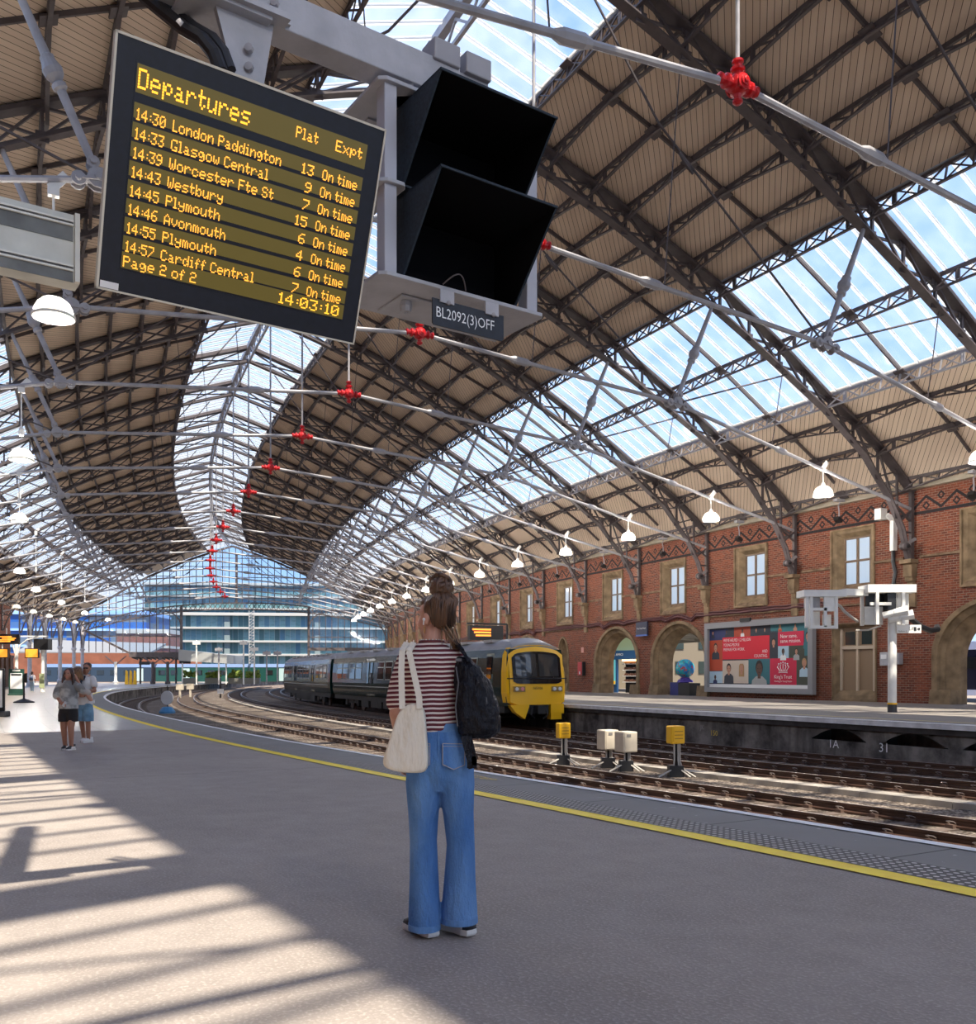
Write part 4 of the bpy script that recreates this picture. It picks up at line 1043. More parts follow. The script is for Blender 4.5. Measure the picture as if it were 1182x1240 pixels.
for a in ((.04, .09, .24, 10, 12, 0), (.19, .09, .24, 11, 12, 0), (.36, .09, .25, 11, 12, 6), (.5, .085, .25, 10, 12, 0), (.585, .085, .24, 10, 12, 0), (.73, .05, .22, 10, 13, 4, -.03, 1, True), (.87, .05, .22, 10, 12, 10), (.07, .37, .55, 10, 12, 0), (.67, .32, .5, 10, 12, 0), (.76, .46, .36, 11, 12, 6), (.88, .46, .36, 10, 12, 14), (.98, .25, .5, 10, 12, 2),
          (.065, .86, .3, 11, 12, 3), (.215, .745, .66, 10, 12, 0), (.35, .735, .62, 10, 13, 5, -.03, 1.05, True), (.53, .775, .98, 11, 12, 14, -.03, .62), (.95, .66, .56, 10, 13, 9)):
    bust(*a)
for k, (s_, dz) in enumerate((("WE'VE HELPED 1.2 MILLION", .235), ('YOUNG PEOPLE', .312), ('PREPARE FOR WORK.', .389))): wtext('poster_text', s_, .235, WTXT, t, X0 + .16 * pw, Z1_ - dz * ph, -.05, sx=.80)
wtext('poster_text', 'AND', .24, WTXT, t, X0 + .615 * pw, Z1_ - .435 * ph, -.05, 'RIGHT', .8); wtext('poster_text', 'COUNTING.', .24, WTXT, t, X0 + .615 * pw, Z1_ - .507 * ph, -.05, 'RIGHT', .8)
wtext('poster_text', 'New name,', .27, WTXT, t, X0 + .735 * pw, Z1_ - .215 * ph, -.05); wtext('poster_text', 'same mission.', .27, WTXT, t, X0 + .735 * pw, Z1_ - .29 * ph, -.05)
wtext('poster_text', "King's Trust", .27, WTXT, t, X0 + .76 * pw, Z1_ - .845 * ph, -.05, 'CENTER'); wtext('poster_text', 'Working for Young People', .12, WTXT, t, X0 + .76 * pw, Z1_ - .90 * ph, -.05, 'CENTER')
b = MB(); cx_, cz = X0 + .76 * pw, Z1_ - .66 * ph
for k in range(5):
    a = (k - 2) * .16; b.tube([(cx_ + a * .8, -.04, cz - .2), (cx_ + a * 1.35, -.04, cz - .02), (cx_ + a * 1.0, -.04, cz + .15 - abs(a) * .25)], .022, 5); b.sphere((cx_ + a * 1.0, -.04, cz + .22 - abs(a) * .25), .042, 8, 6)
for dz in (-.22, -.29): b.tube([(cx_ + (q - 4) * .08, -.04, cz + dz - .03 + .02 * (1 - ((q - 4) / 4) ** 2)) for q in range(9)], .018, 5)
b.build('crown_emblem', WTXT, t)
b = MB(); b.box((bw * .42, -.2, 3.98), (.85, .1, .2)); b.build('name_plate', BLACK, t)
# ------------------------------------------------------------------ door with stone mullions
st0 = 2.46; o = struct(wframe_mesh(st0, WR, .25, -1.05, 1.05, .55, 3.55, 1.33, .0, 3.75).build('door_1', STONE))
b = MB(); R_ = P(WR + 1, st0) - P(WR, st0)
for x0, x1, z0, z1 in ((-.06, .06, .5, 3.5), (-1.05, 1.05, 2.5, 2.66), (-1.05, -.93, .5, 3.5), (.93, 1.05, .5, 3.5)):
    b.bar(SP(st0, (x0 + x1) / 2, WR + .22, z0), SP(st0, (x0 + x1) / 2, WR + .22, z1), x1 - x0, .1, R_) if z1 - z0 > 1 else b.bar(SP(st0, x0, WR + .22, (z0 + z1) / 2), SP(st0, x1, WR + .22, (z0 + z1) / 2), z1 - z0, .1, R_)
b.build('mullion', C_('pale_mullion', (.52, .42, .31)), o)
b = MB(); b.poly([SP(st0, x, WR + .27, z) for x, z in ((-1.1, .5), (1.1, .5), (1.1, 3.6), (-1.1, 3.6))]); b.build('door_panel', C_('door_brown', (.26, .175, .105)), o)
b = MB()
for s in (-.5, .5): b.poly([SP(st0, s + x, WR + .255, z) for x, z in ((-.3, 2.72), (.3, 2.72), (.3, 3.35), (-.3, 3.35))])
b.build('door_window', C_('dark_pane', (.03, .045, .045), .1), o)
# ------------------------------------------------------------------ station name sign, red box, meter boxes, call point sign
t = wallframe('station_sign', 'dark blue station name sign with white lettering between two stone arches', 'sign', WR - .26, 5.0, 3.75)
b = MB(); b.box((.65, 0, .45), (1.3, .1, .9)); b.build('sign_board', C_('sign_navy', (.012, .016, .05)), t)
b = MB(); b.box((.65, -.01, .04), (1.3, .1, .1)); b.build('sign_stripe', C_('sign_blue', (.05, .12, .42)), t)
wtext('sign_text', 'Bristol Temple Meads', .155, WTXT, t, .65, .44, -.065, 'CENTER', .75)
t = wallframe('post_box', 'red wall box with black side on the brick wall beside the train front', 'box', WR - .14, 6.08, 1.25)
b = MB(); b.box((0, 0, .45), (.62, .26, .95)); b.build('front', RED, t, bevel=.02); b = MB(); b.box((.36, .02, .45), (.12, .26, 1.0)); b.build('side_plate', BLACK, t); b = MB(); b.box((.02, -.14, .15), (.14, .02, .2)); b.build('notice', LINEW, t)
t = wallframe('wall_notice', 'small square red and white notice on the brick wall above the red box', 'notice', WR - .03, 6.08, 3.05)
b = MB(); b.box((0, 0, 0), (.35, .03, .38)); b.build('notice_board', C_('notice_pink', (.55, .25, .2)), t)
for k, (dx, w, m) in enumerate(((0, .52, STEEL), (.62, .36, IRON2))):
    loc, r = frame(WR - .16, 2.18, 1.7); t = thing('meter_box', 'grey meter box on the brick wall right of the door, %s of the two' % ('left', 'right')[k], 'meter box', loc + Vector((math.sin(r), -math.cos(r), 0)) * dx, r - PI / 2, 'grey meter boxes')
    b = MB(); b.box((0, 0, .3), (w, .28, .62 if k == 0 else .52)); b.build('housing', m, t, bevel=.02); b = MB(); b.box((-.03, -.15, .4), (w * .6, .02, .2)); b.build('meter_window', LINEW if k == 0 else STEEL, t)
# ------------------------------------------------------------------ cameras / speakers at the truss feet, cornice floodlights
cam0 = None
for i in range(1, 9):
    lab = 'grey security camera on the bracket under the %s truss from the front' % ORD[i]; loc, r = frame(WR - .75, i, 6.95)
    if cam0 is None:
        cam0 = thing('security_camera', lab, 'security camera', loc, r, 'security cameras at the truss feet')
        b = MB(); b.sphere((0, -.12, 0), .18, 12, 8); b.lathe([(.15, 0), (.16, .18), (.10, .2), (.001, .12)], 12, (-.02, -.2, -.02), Matrix.Rotation(PI / 2, 3, 'X')); b.build('camera_ball', IRON, cam0, smooth=True)
        b = MB(); b.lathe([(.001, 0), (.085, 0), (.07, .06), (.001, .08)], 10, (-.02, -.41, -.02), Matrix.Rotation(PI / 2, 3, 'X')); b.build('lens', BLACK, cam0)
        b = MB(); b.tube([(0, 0, -.05), (.4, .05, -.05), (.55, .1, -.4)], .05, 6); b.bar((.1, -.25, .1), (.3, -.55, .32), .05, .14); b.build('mount', IRON, cam0)
    else: dup(cam0, None, loc, r, lab)
fl0 = None
for i in range(1, 9):
    lab = 'small dark floodlight on a bent arm under the cornice of the %s brick bay' % ORD[i]; loc, r = frame(WR - .45, i + .52, 9.0)
    if fl0 is None:
        fl0 = thing('floodlight', lab, 'floodlight', loc, r, 'floodlights under the wall cornice')
        b = MB(); b.tube([(.3, 0, .55), (0, 0, .62), (-.15, 0, .35), (-.05, .05, .1), (0, .1, -.2)], .035, 6); b.box((-.1, 0, .62), (.5, .25, .12)); b.build('arm', IRON2, fl0)
        b = MB(); b.box((-.05, .1, -.3), (.3, .3, .18), Matrix.Rotation(.5, 3, 'Y')); b.build('head', BLACK, fl0)
    else: dup(fl0, None, loc, r, lab)
# white downpipe / cable duct on the wall by the second bay, black hose
loc, r = frame(WR - .2, 2.12, 0); t = thing('cable_duct', 'white vertical cable duct with black hose on the brick wall by the mullioned upper window', 'duct', loc, r - PI / 2)
b = MB(); b.box((-.28, -.5, 8.55), (.36, .4, .5)); b.bar((0, 0, 8.4), (0, 0, 6.9), .26, .2); b.bar((-.1, -.35, 8.5), (0, 0, 8.3), .2, .2); b.build('duct', WHITE, t)
b = MB(); b.tube([(0, -.02, 6.9), (.02, -.06, 6.4), (.14, -.05, 5.9), (.1, -.12, 5.4), (.3, -.3, 4.6)], .09, 6); b.build('hose', BLACK, t)
# ------------------------------------------------------------------ post with two open display housings
base = ray_ground(1081, 862.5, 0); t = thing('signal_post', 'white post with black foot carrying two open white display housings on the far platform', 'post', base)
k = base.y / F                                                # metres per pixel there
def L_(x, y, dy=0.0): return Vector(((x - 1081.5) * k, dy, (862.5 - y) * k))
b = MB(); b.tube([L_(1081, 852), L_(1081, 757), L_(1081, 712)], .145, 14); b.build('pole', WHITE, t); b = MB(); b.tube([L_(1081, 862.5), L_(1081, 852)], .155, 14); b.build('foot', C_('dark_foot', (.05, .05, .055)), t)
b = MB(); b.tube([L_(1081, 853), L_(1081, 851)], .16, 14); b.build('band', YPAINT, t)
b = MB(); b.box(L_(1076, 713.5, .1), (58 * k, .9, 9.5 * k)); b.box(L_(1034, 717.5, .2), (30 * k, .7, 8 * k), Matrix.Rotation(.25, 3, 'Z')); b.box(L_(995, 719.5, 0), (51 * k, .8, 8 * k)); b.build('crossbeam', WHITE, t)
b = MB()
for x in (1050, 1057, 1088, 1100): b.bar(L_(x, 718, -.4 if x in (1057, 1088) else .4), L_(x, 757, -.4 if x in (1057, 1088) else .4), .10, .10)
b.bar(L_(1050, 732, -.3), L_(1075, 732, -.3), .08, .1); b.box(L_(1096, 737, .15), (14 * k, .06, 38 * k)); b.box(L_(1062, 745, .25), (22 * k, .06, 22 * k))
b.build('open_housing', WHITE, t)
b = MB()
for dx, dz in ((0, 0), (7, 5)): b.tube([L_(1067 + dx, 746 + dz, -.2), L_(1078 + dx, 743 + dz, -.35)], .12, 10); b.tube([L_(1078 + dx, 743 + dz, -.35), L_(1092 + dx, 740 + dz, -.5)], [.13, .17], 10)
b.build('camera', WHITE, t)
b = MB(); b.box(L_(1077, 729, -.1), (10 * k, .3, 20 * k)); b.box(L_(1068, 729, .3), (30 * k, .1, 22 * k)); b.build('bracket', BLACK, t)
b = MB()
for p, q, w in (((974, 722), (974, 759), .10), ((979, 722), (979, 761), .12), ((1009, 722), (1009, 761), .12)): b.bar(L_(*p, -.3), L_(*q, -.3), w, .1)
b.box(L_(1001.5, 731, -.3), (13 * k, .08, 20 * k)); b.bar(L_(977, 738.5, -.3), L_(998, 738.5, -.3), .1, .1); b.bar(L_(977, 760, -.3), L_(1011, 760, -.3), .1, .1); b.bar(L_(996, 722, -.3), L_(996, 760, -.3), .1, .1); b.box(L_(986, 750, .15), (18 * k, .06, 20 * k)); b.box(L_(1003, 752, .1), (10 * k, .06, 16 * k))
b.build('open_housing', WHITE, t)
b = MB(); b.box(L_(985, 729, .1), (16 * k, .3, 15 * k)); b.build('control_unit', STEEL, t)
b = MB(); b.tube([L_(1012, 730, 0), L_(1018, 734, 0), L_(1022, 741, -.1), L_(1034, 749, 0), L_(1042, 752, .2)], .05, 6); b.tube([L_(1040, 763, .2), L_(1052, 763, 0), L_(1066, 758, -.1)], .03, 5); b.build('cable', CABLE, t)
b = MB(); b.tube([L_(1101, 740, .3), L_(1110, 748, .4), L_(1122, 758, .4), L_(1136, 763, .5), L_(1146, 761, .6), L_(1152, 757, 1.0)], .10, 8); b.build('black_hose', BLACK, t)
b = MB(); b.box(L_(1098, 762, -.2), (29 * k, .06, 10 * k)); sg = b.build('direction_sign', WHITE, t)
text_mesh('sign_text', 'Lift', .16, BLACK, sg, M=Matrix.Translation(L_(1097.5, 763.5, -.235)) @ RX); text_mesh('sign_text', 'Platform 5', .07, BLACK, sg, M=Matrix.Translation(L_(1084.5, 765.6, -.235)) @ RX)
b = MB(); b.box(L_(1105, 762, -.235), (.08, .01, .13)); b.bar(L_(1107.5, 762, -.235), L_(1110.5, 762, -.235), .02, .03); b.bar(L_(1109.3, 760.8, -.235), L_(1110.7, 762, -.235), .02, .03); b.bar(L_(1109.3, 763.2, -.235), L_(1110.7, 762, -.235), .02, .03); b.build('lift_symbol', BLACK, sg)
# ------------------------------------------------------------------ globe in the arch
loc, r = Vector((.2062 * 58.6, 58.6, 0)), th_of(4.3); t = thing('globe_sculpture', 'blue painted globe sculpture on a dark plinth inside the middle stone arch', 'sculpture', loc, r - PI / 2)
g = NB('globe_paint', .25, .5); v = g.obj(); nz3 = g.noise(v, 2.6, 3); c = g.mix(g.ramp(nz3, [(.47, 0), (.5, 1)]), (.03, .24, .55), (.04, .40, .45)); c = g.mix(g.ramp(g.noise(v, 5, 4), [(.58, 0), (.6, 1)]), c, (.45, .08, .09)); g.col(c)
b = MB(); b.sphere((.1, 0, 1.65), .58, 20, 14); b.build('globe', g.m, t, smooth=True)
b = MB(); b.box((-.35, -.1, .4), (.85, .8, .8)); b.build('plinth', C_('plinth_blue', (.02, .025, .16)), t); b = MB(); b.box((.65, -.1, .38), (1.15, .8, .76)); b.build('plinth_end', BLACK, t); b = MB(); b.lathe([(.5, .8), (.42, .95), (.3, 1.0), (.3, 1.1)], 14, (.1, 0, 0)); b.build('stand', C_('stand_purple', (.06, .03, .25)), t)
# ------------------------------------------------------------------ shop in the next arch
loc, r = Vector((.1445 * 66.5, 66.5, 0)), th_of(5.3) + .35; t = thing('shop_front', 'blue shop front with lit shelves behind the left stone arch', 'shop front', loc, r - PI / 2)
b = MB(); flat(b, -2.6, 2.6, 2.95, 4.6, .1); b.build('upper_panel', C_('shop_green', (.26, .36, .25)), t)
b = MB(); b.box((0, 0, 2.65), (5.2, .2, .62)); fs = b.build('fascia', C_('shop_blue', (.015, .075, .20)), t)
wtext('sign_text', 'CAFFÈ AMICI', .24, WTXT, fs, -1.5, 2.6, -.12)
b = MB(); b.box((-1.1, 0, 1.2), (.85, .16, 2.4)); b.build('door_post', C_('shop_post', (.012, .055, .16)), t); b = MB(); b.box((-1.08, -.1, 1.45), (.5, .04, 1.75)); b.build('banner', C_('shop_cyan', (.12, .52, .66)), t); b = MB(); b.box((-1.08, -.12, .72), (.5, .04, .22)); b.build('banner_foot', YPAINT, t)
b = MB(); b.box((.6, .5, 1.2), (1.9, .1, 2.4)); 
b.build('shelf_back', BLACK, t)
for k in range(4): b = MB(); b.box((.4, .2, .75 + .42 * k), (1.35, .4, .05)); sh = b.build('shelf', C_('shelf_grey', (.5, .5, .5)), t); b = MB(); [b.box((-.15 + .13 * q, .2, .86 + .42 * k), (.09, .2, .1 + .05 * ((q * 7 + k) % 3))) for q in range(9)]; b.build('goods', C_('shelf_goods', (.30, .15, .10)), sh)
b = MB(); b.box((.4, .1, 2.27), (1.4, .2, .12)); b.build('shop_light', C_('shop_glow', (1, .62, .15)) if False else mat('shop_glow', (1, .60, .18), emit=3.0), t); b = MB(); b.box((1.3, 0, 1.2), (.18, .2, 2.3)); b.build('side_post', YPAINT, t)
# ------------------------------------------------------------------ what the right arch and the middle arch look out on
b = MB()
for s0, s1 in ((-1.0, 8.0),):
    n = 30
    for j in range(n):
        a, c = s0 + (s1 - s0) * j / n, s0 + (s1 - s0) * (j + 1) / n
        q = [P(27, a, 4.6), P(34, a, 4.1), P(34, c, 4.1), P(27, c, 4.6)]; b.hexa(q, [p + Vector((0, 0, .14)) for p in q])
        b.bar(P(34, a, 4.0), P(34, c, 4.0), .1, .5); b.bar(P(27, a, 4.4), P(34, a, 3.95), .1, .16)
struct(b.build('trim_%d' % ntr, C_('canopy_pale', (.40, .40, .36)))); ntr += 1
cc = None
for k, st in enumerate((.2, 1.62, 3.4, 4.9, 6.6)):
    loc, r = frame(31, st, 0); lab = 'white canopy column with spreading head seen behind the wall arches, %s from the right' % ORD[k + 1]
    if cc is None:
        cc = thing('canopy_column', lab, 'column', loc, r, 'canopy columns behind the wall'); b = MB(); b.lathe([(.22, 0), (.22, .5), (.12, .6), (.11, 3.2), (.2, 3.3), (.1, 3.4), (.1, 4.3)], 10); b.build('shaft', WHITE, cc)
        b = MB()
        for s in (-1, 1): b.path([Vector((s * (.1 + 1.1 * (1 - math.cos(q * PI / 8))), 0, 3.3 + .9 * math.sin(q * PI / 8))) for q in range(5)], .06, .12, (0, 1, 0))
        b.build('bracket', IRON2, cc)
    else: dup(cc, None, loc, r, lab)
t = wallframe('waiting_coach', 'dark blue train seen through the right stone arch behind a canopy', 'train', 40, 3.2, 0)
b = MB(); b.box((10, 1.3, .1), (34, 2.6, .5)); b.box((10, 1.3, 3.05), (34, 2.6, .5), None); b.build('body', C_('coach_white', (.55, .6, .75)), t)
b = MB(); b.box((10, 1.3, 1.6), (33.9, 2.5, 2.5)); b.build('side', C_('coach_navy', (.012, .014, .03), .15), t)
b = MB()
for q in range(15): b.box((-5 + q * 2.1, .02, 2.0), (1.2, .06, .7))
b.build('window', TG, t)
t = thing('stone_building', 'pale stone building with rows of small windows seen through the middle arch', 'building', (6, 86, -.5))
b = MB(); b.box((19, 3, 3.6), (30, 6, 7.2)); b.build('wall', C_('pale_stone', (.17, .15, .115), .9), t)
for q in range(14):
    for z in (2.4, 4.6, 6.2):
        b = MB(); b.box((5 + q * 2.1, -.02, z), (.75, .1, 1.1)); b.build('window', C_('dark_pane', (.03, .045, .045), .1), t)
t = wallframe('hanging_sign', 'small hanging train sign with white lettering lines seen through the right arch', 'sign', 30.2, 1.74, 2.7)
b = MB(); b.box((0, 0, .4), (1.0, .08, .8)); b.build('sign_board', C_('sign_taupe', (.35, .27, .24)), t); b = MB()
for q in range(4): b.box((-.02, -.05, .12 + .18 * q), (.72, .01, .05))
b.build('sign_lines', BLACK, t); b = MB(); b.bar((-.3, 0, .8), (-.3, 0, 1.5), .04, .04); b.bar((.3, 0, .8), (.3, 0, 1.5), .04, .04); b.build('hanger', BLACK, t)
t = wallframe('luggage_trolley', 'cream trolley with blue load standing behind the right stone arch', 'trolley', 26.6, 1.74, 0)
b = MB(); b.box((0, 0, .62), (.8, .6, .9)); b.build('bin', CREAM, t, bevel=.03); b = MB(); [b.sphere((-.25 + .2 * q, 0, 1.12), (.16, .2, .13), 8, 6) for q in range(4)]; b.build('load', C_('load_blue', (.05, .14, .5)), t)
for dx in (-.3, .3): b = MB(); b.lathe([(.001, -.05), (.11, -.05), (.11, .05), (.001, .05)], 12, (dx, -.2, .11), Matrix.Rotation(PI / 2, 3, 'X')); b.build('wheel', BLACK, t)
# hanging departure screen over the train roof, far platform
loc = at(588, 766.5, 52); t = thing('platform_indicator', 'orange lettered indicator board hung over the far platform above the train roof', 'indicator board', loc, th_of(4))
b = MB(); b.box((0, 0, 0), (2.0, .3, .8)); b.build('housing', BLACK, t); b = MB(); [b.box((-.3 + .05 * q, -.16, .18 - .16 * q), (1.1 - .1 * q, .02, .09)) for q in range(3)]; b.build('lettering', mat('amber_small', (1.0, .22, .03), emit=1.2), t)
b = MB(); b.bar((-1.1, 0, .5), (1.3, 0, .5), .1, .1); b.bar((1.3, 0, .5), (1.3, 0, -3.2), .1, .1); b.build('hanger', BLACK, t)

# painted numbers on the face of the far platform
def st_at(px, u):                                           # bay number where the ray through column px meets the arc u
    a = Vector(((px - CX) / F, 1)); r = RB - u; bb = a.x * CEN.x + a.y * CEN.y; aa = a.length_squared
    tt = (bb - math.sqrt(bb * bb - aa * (CEN.x ** 2 + CEN.y ** 2 - r * r))) / aa; p = a * tt
    return (TH0 - math.atan2(CEN.y - p.y, CEN.x - p.x)) / DTH
for px, txt, sz, m, z in ((1003, '1A', .34, WTXT, -.86), (1064, '31', .36, WTXT, -.86), (860, '150', .26, mat('painted_yellow', (.75, .52, .08), .7), -.80), (740, 'JV', .24, mat('painted_grey', (.35, .34, .33), .7), -.66), (848, 'JK', .22, MATS['painted_grey'], -.62)):
    loc, r = frame(EDGE2 + .135, st_at(px, EDGE2 + .135), z)
    struct(text_mesh('trim_%d' % ntr, txt, sz, m, M=Matrix.Translation(loc) @ Matrix.Rotation(r - PI / 2, 4, 'Z') @ RX)); ntr += 1
# ================================================================== BEYOND THE END SCREEN
g = NB('office_glass', .4, .4); v = g.uv(); ux = g.xyz(v)
fx = g.math('FRACT', g.math('DIVIDE', ux[0], 1.5)); mull = g.math('LESS_THAN', fx, .06)
cellv = g.add('ShaderNodeTexWhiteNoise', {'Vector': g.add('ShaderNodeVectorMath', {0: g.add('ShaderNodeVectorMath', {0: v, 1: (1 / 1.5, 1 / 3.85, 1)}, operation='MULTIPLY').outputs[0]}, operation='FLOOR').outputs[0]}, noise_dimensions='2D').outputs[0]
c = g.ramp(cellv, [(0.0, (.035, .085, .10)), (.35, (.08, .19, .22)), (.7, (.15, .27, .31)), (1.0, (.04, .12, .21))])
c = g.mix(g.ramp(g.noise(g.mapping(v, (.5, 1.2, 1)), 1.3, 5), [(.5, 0), (.7, .5)]), c, (.05, .11, .12)); c = g.mix(mull, c, (.24, .30, .31)); g.col(c); OFFG = g.m
CONCW = mat('pale_slab', (.36, .37, .37), .7)
def facade(name, label, X0, Y0, W_, rz, floors, fh, z0, m_glass, m_slab, over, depth=20, cat='building'):
    t = thing(name, label, cat, (X0, Y0, 0), rz)
    for k in range(floors):
        b = MB(); n = 24
        za, zb = z0 + k * fh, z0 + (k + 1) * fh
        b.poly([(0, 0, za), (W_, 0, za), (W_, 0, zb), (0, 0, zb)], [(0, k * fh), (W_, k * fh), (W_, k * fh + fh), (0, k * fh + fh)])
        b.poly([(W_, 0, za), (W_, depth, za), (W_, depth, zb), (W_, 0, zb)], [(0, k * fh), (depth, k * fh), (depth, k * fh + fh), (0, k * fh + fh)])
        b.poly([(0, depth, za), (0, 0, za), (0, 0, zb), (0, depth, zb)], [(0, k * fh), (depth, k * fh), (depth, k * fh + fh), (0, k * fh + fh)])
        b.build('glazing', m_glass, t)
        b = MB(); b.box((W_ / 2, depth / 2 - over / 2, zb - .25), (W_ + over, depth + over, .55)); b.build('floor_slab', m_slab, t)
    b = MB(); b.box((W_ / 2, depth / 2, z0 + floors * fh + .2), (W_, depth, .4)); b.build('roof', m_slab, t)
    return t
t = facade('office_building', 'long pale glass office block with white floor bands beyond the end screen', -94, 276, 96, .10, 5, 3.9, -.6, OFFG, CONCW, 1.6)
for x in (18, 44, 66):
    b = MB(); b.box((x, -.3, 9), (1.6, .8, 18.5)); b.build('service_shaft', mat('shaft_grey', (.14, .19, .21), .6), t)
b = MB()
for k in range(22):
    for dx in (0, 1.4): b.bar((24.5 + dx, -1.9, k * .9), (24.5 + dx, -1.9, k * .9 + .9), .16, .16)
    b.bar((24.5, -1.9, k * .9), (25.9, -1.9, k * .9 + .9), .1, .1); b.bar((24.5, -1.9, k * .9), (25.9, -1.9, k * .9), .1, .1)
b.build('mast', CONCW, t)
t = facade('office_building', 'upper set-back glass storeys of a pale office block seen high in the screen', -112, 310, 110, .10, 8, 4.0, -1, OFFG, CONCW, 1.0)
g = NB('blue_panels', .3, .6); v = g.uv(); ux = g.xyz(v)
cellv = g.add('ShaderNodeTexWhiteNoise', {'Vector': g.add('ShaderNodeVectorMath', {0: g.add('ShaderNodeVectorMath', {0: v, 1: (1 / 2.6, 1 / 1.9, 1)}, operation='MULTIPLY').outputs[0]}, operation='FLOOR').outputs[0]}, noise_dimensions='2D').outputs[0]
g.col(g.ramp(cellv, [(0, (.01, .06, .30)), (.45, (.02, .11, .37)), (.6, (.09, .13, .19)), (1, (.13, .15, .19))])); BLUEB = g.m
facade('office_building', 'bright blue panelled building behind the left columns and glazing', -132, 226, 50, .05, 4, 3.9, .5, BLUEB, mat('blue_slab', (.25, .42, .75), .6), .6)
t = facade('brick_house', 'small orange brick building with pale roof between the blue and glass buildings', -80, 205, 11, .0, 4, 3.2, -2.2, mat('orange_brick', (.18, .065, .038), .9, noise=.2, nscale=.6), CONCW, .3, 8)
b = MB(); b.box((-24, -45, 5.2), (1, 1, 1)); t = t
t = thing('brick_wall', 'long low orange brick wall behind the far left platform', 'wall', (-96, 176, 0)); b = MB(); b.box((18, 0, 2.6), (50, .6, 5.2)); b.build('wall', MATS['orange_brick'], t)
t = thing('pale_roof', 'white sloping roof of a low building seen through the left glazing', 'roof', (-92, 185, 0)); b = MB(); q = [Vector(p) for p in ((0, 0, 5.3), (26, 0, 5.0), (26, 10, 7.2), (0, 10, 8.0))]; b.hexa(q, [p + Vector((0, 0, .4)) for p in q]); b.build('roof_sheet', mat('grey_sheet', (.17, .18, .19), .7), t); b = MB(); b.box((13, 5, 2.6), (25, 8, 5.2)); b.build('wall', MATS['orange_brick'], t)
# far ground
struct(strip('floor', -60, -24.2, 10, 30, lambda s: -.25, ASPH, 4))
gb = MB(); gb.poly([(-400, 20, -2.2), (200, 20, -2.2), (200, 600, -2.2), (-400, 600, -2.2)]); struct(gb.build('floor', mat('far_ground', (.12, .11, .10), .9)))
# the green train beyond the platform end
for k, (x0, x1, m1, lab) in enumerate(((-78, -58.5, mat('navy_coach', (.02, .035, .06), .2), 'dark blue train carriage standing beyond the left platform'), (-58, -42, mat('teal_coach', (.010, .055, .048), .3), 'green train carriage behind the yellow stands beyond the platform'), (-41.5, -9, MATS['teal_coach'], 'long green train carriage behind the planters beyond the platform end'))):
    t = thing('train_carriage', lab, 'train', (x0, 166, -.2), 0, 'train standing beyond the platform end'); Lc = x1 - x0
    b = MB(); b.hexa([Vector(p) for p in ((0, 0, .2), (Lc, 0, .2), (Lc, 2.8, .2), (0, 2.8, .2))], [Vector(p) for p in ((0, .05, 2.7), (Lc, .05, 2.7), (Lc, 2.75, 2.7), (0, 2.75, 2.7))]); b.build('body', m1, t)
    b = MB(); b.hexa([Vector(p) for p in ((0, 0, 2.7), (Lc, 0, 2.7), (Lc, 2.8, 2.7), (0, 2.8, 2.7))], [Vector(p) for p in ((0, .8, 3.3), (Lc, .8, 3.3), (Lc, 2, 3.3), (0, 2, 3.3))]); b.build('roof', mat('blue_roof', (.10, .15, .25), .4), t)
    n = int(Lc / 2.2)
    for q in range(n):
        b = MB(); x = 1.1 + q * (Lc - 1) / n
        if q % 5 == 2: b.box((x, 0, 1.4), (1.1, .12, 2.2)); b.build('door', mat('door_pale', (.35, .48, .5), .3), t)
        else: b.box((x, .01, 1.8), (1.2, .1, .8)); b.build('window', TG, t)
LEAF = mat('leaf', (.16, .22, .03), .7, noise=.5, nscale=3)
for k, px in enumerate((230, 258, 286, 306)):
    p = at(px, 823, 150); p.z = -.2; t = thing('planter_hedge', 'yellow green bush in a pale planter beyond the platform end, %s from the left' % ORD[k + 1], 'planter', p, 0, 'planters beyond the platform end')
    b = MB(); b.box((0, 0, .45), (2.3, 1.0, .9)); b.build('planter', mat('planter_pale', (.25, .24, .21), .8), t)
    b = MB(); rnd = random.Random(k)
    for q in range(46):
        c_ = Vector((rnd.uniform(-1, 1), rnd.uniform(-.5, .5), rnd.uniform(1.0, 2.1 - .3 * abs(rnd.uniform(-1.4, 1.4))))); b.sphere(c_, (rnd.uniform(.18, .34),) * 3, 6, 4)
    b.build('foliage', LEAF, t)
for k, (px, hgt) in enumerate(((140, 4.6), (185, 4.4), (203, 4.4))):                            # canopy posts under the screen
    p = at(px, 826, 146 - k); p.z = -.2; t = thing('canopy_post', 'dark canopy post standing under the end screen, %s from the left' % ORD[k + 1], 'post', p, 0, 'canopy posts at the platform end')
    b = MB(); b.lathe([(.42, 0), (.42, .35), (.24, .45), (.22, 3.4)], 8); b.build('shaft', WHITE if k == 0 else IRON, t)
    b = MB(); [b.bar((s * .1, 0, 3.0), (s * 1.6, 0, 4.3), .14, .14) for s in (-1, 1)]; b.build('bracket', IRON, t)
for k, (px, hgt, m1) in enumerate(((238, 6.5, WHITE), (265, 5.5, IRON2), (295, 6.5, WHITE), (308, 5.6, WHITE), (323, 5.0, IRON2), (336, 5.0, IRON2))):
    p = at(px, 824, 140); p.z = -.2; t = thing('lamp_standard', 'thin pale post beyond the platform end, %s from the left' % ORD[k + 1], 'post', p, 0, 'pale posts beyond the platform end')
    b = MB(); b.tube([(0, 0, 0), (0, 0, hgt)], .13, 6); b.build('shaft', m1, t); b = MB(); b.box((0, 0, hgt - .4), (1.1, .3, .5)); b.build('head', m1, t)
p = at(247, 791, 143); t = thing('canopy_end', 'white panelled end of the platform canopy under the right of the left glazing', 'canopy', (p.x, p.y, 0), .05)
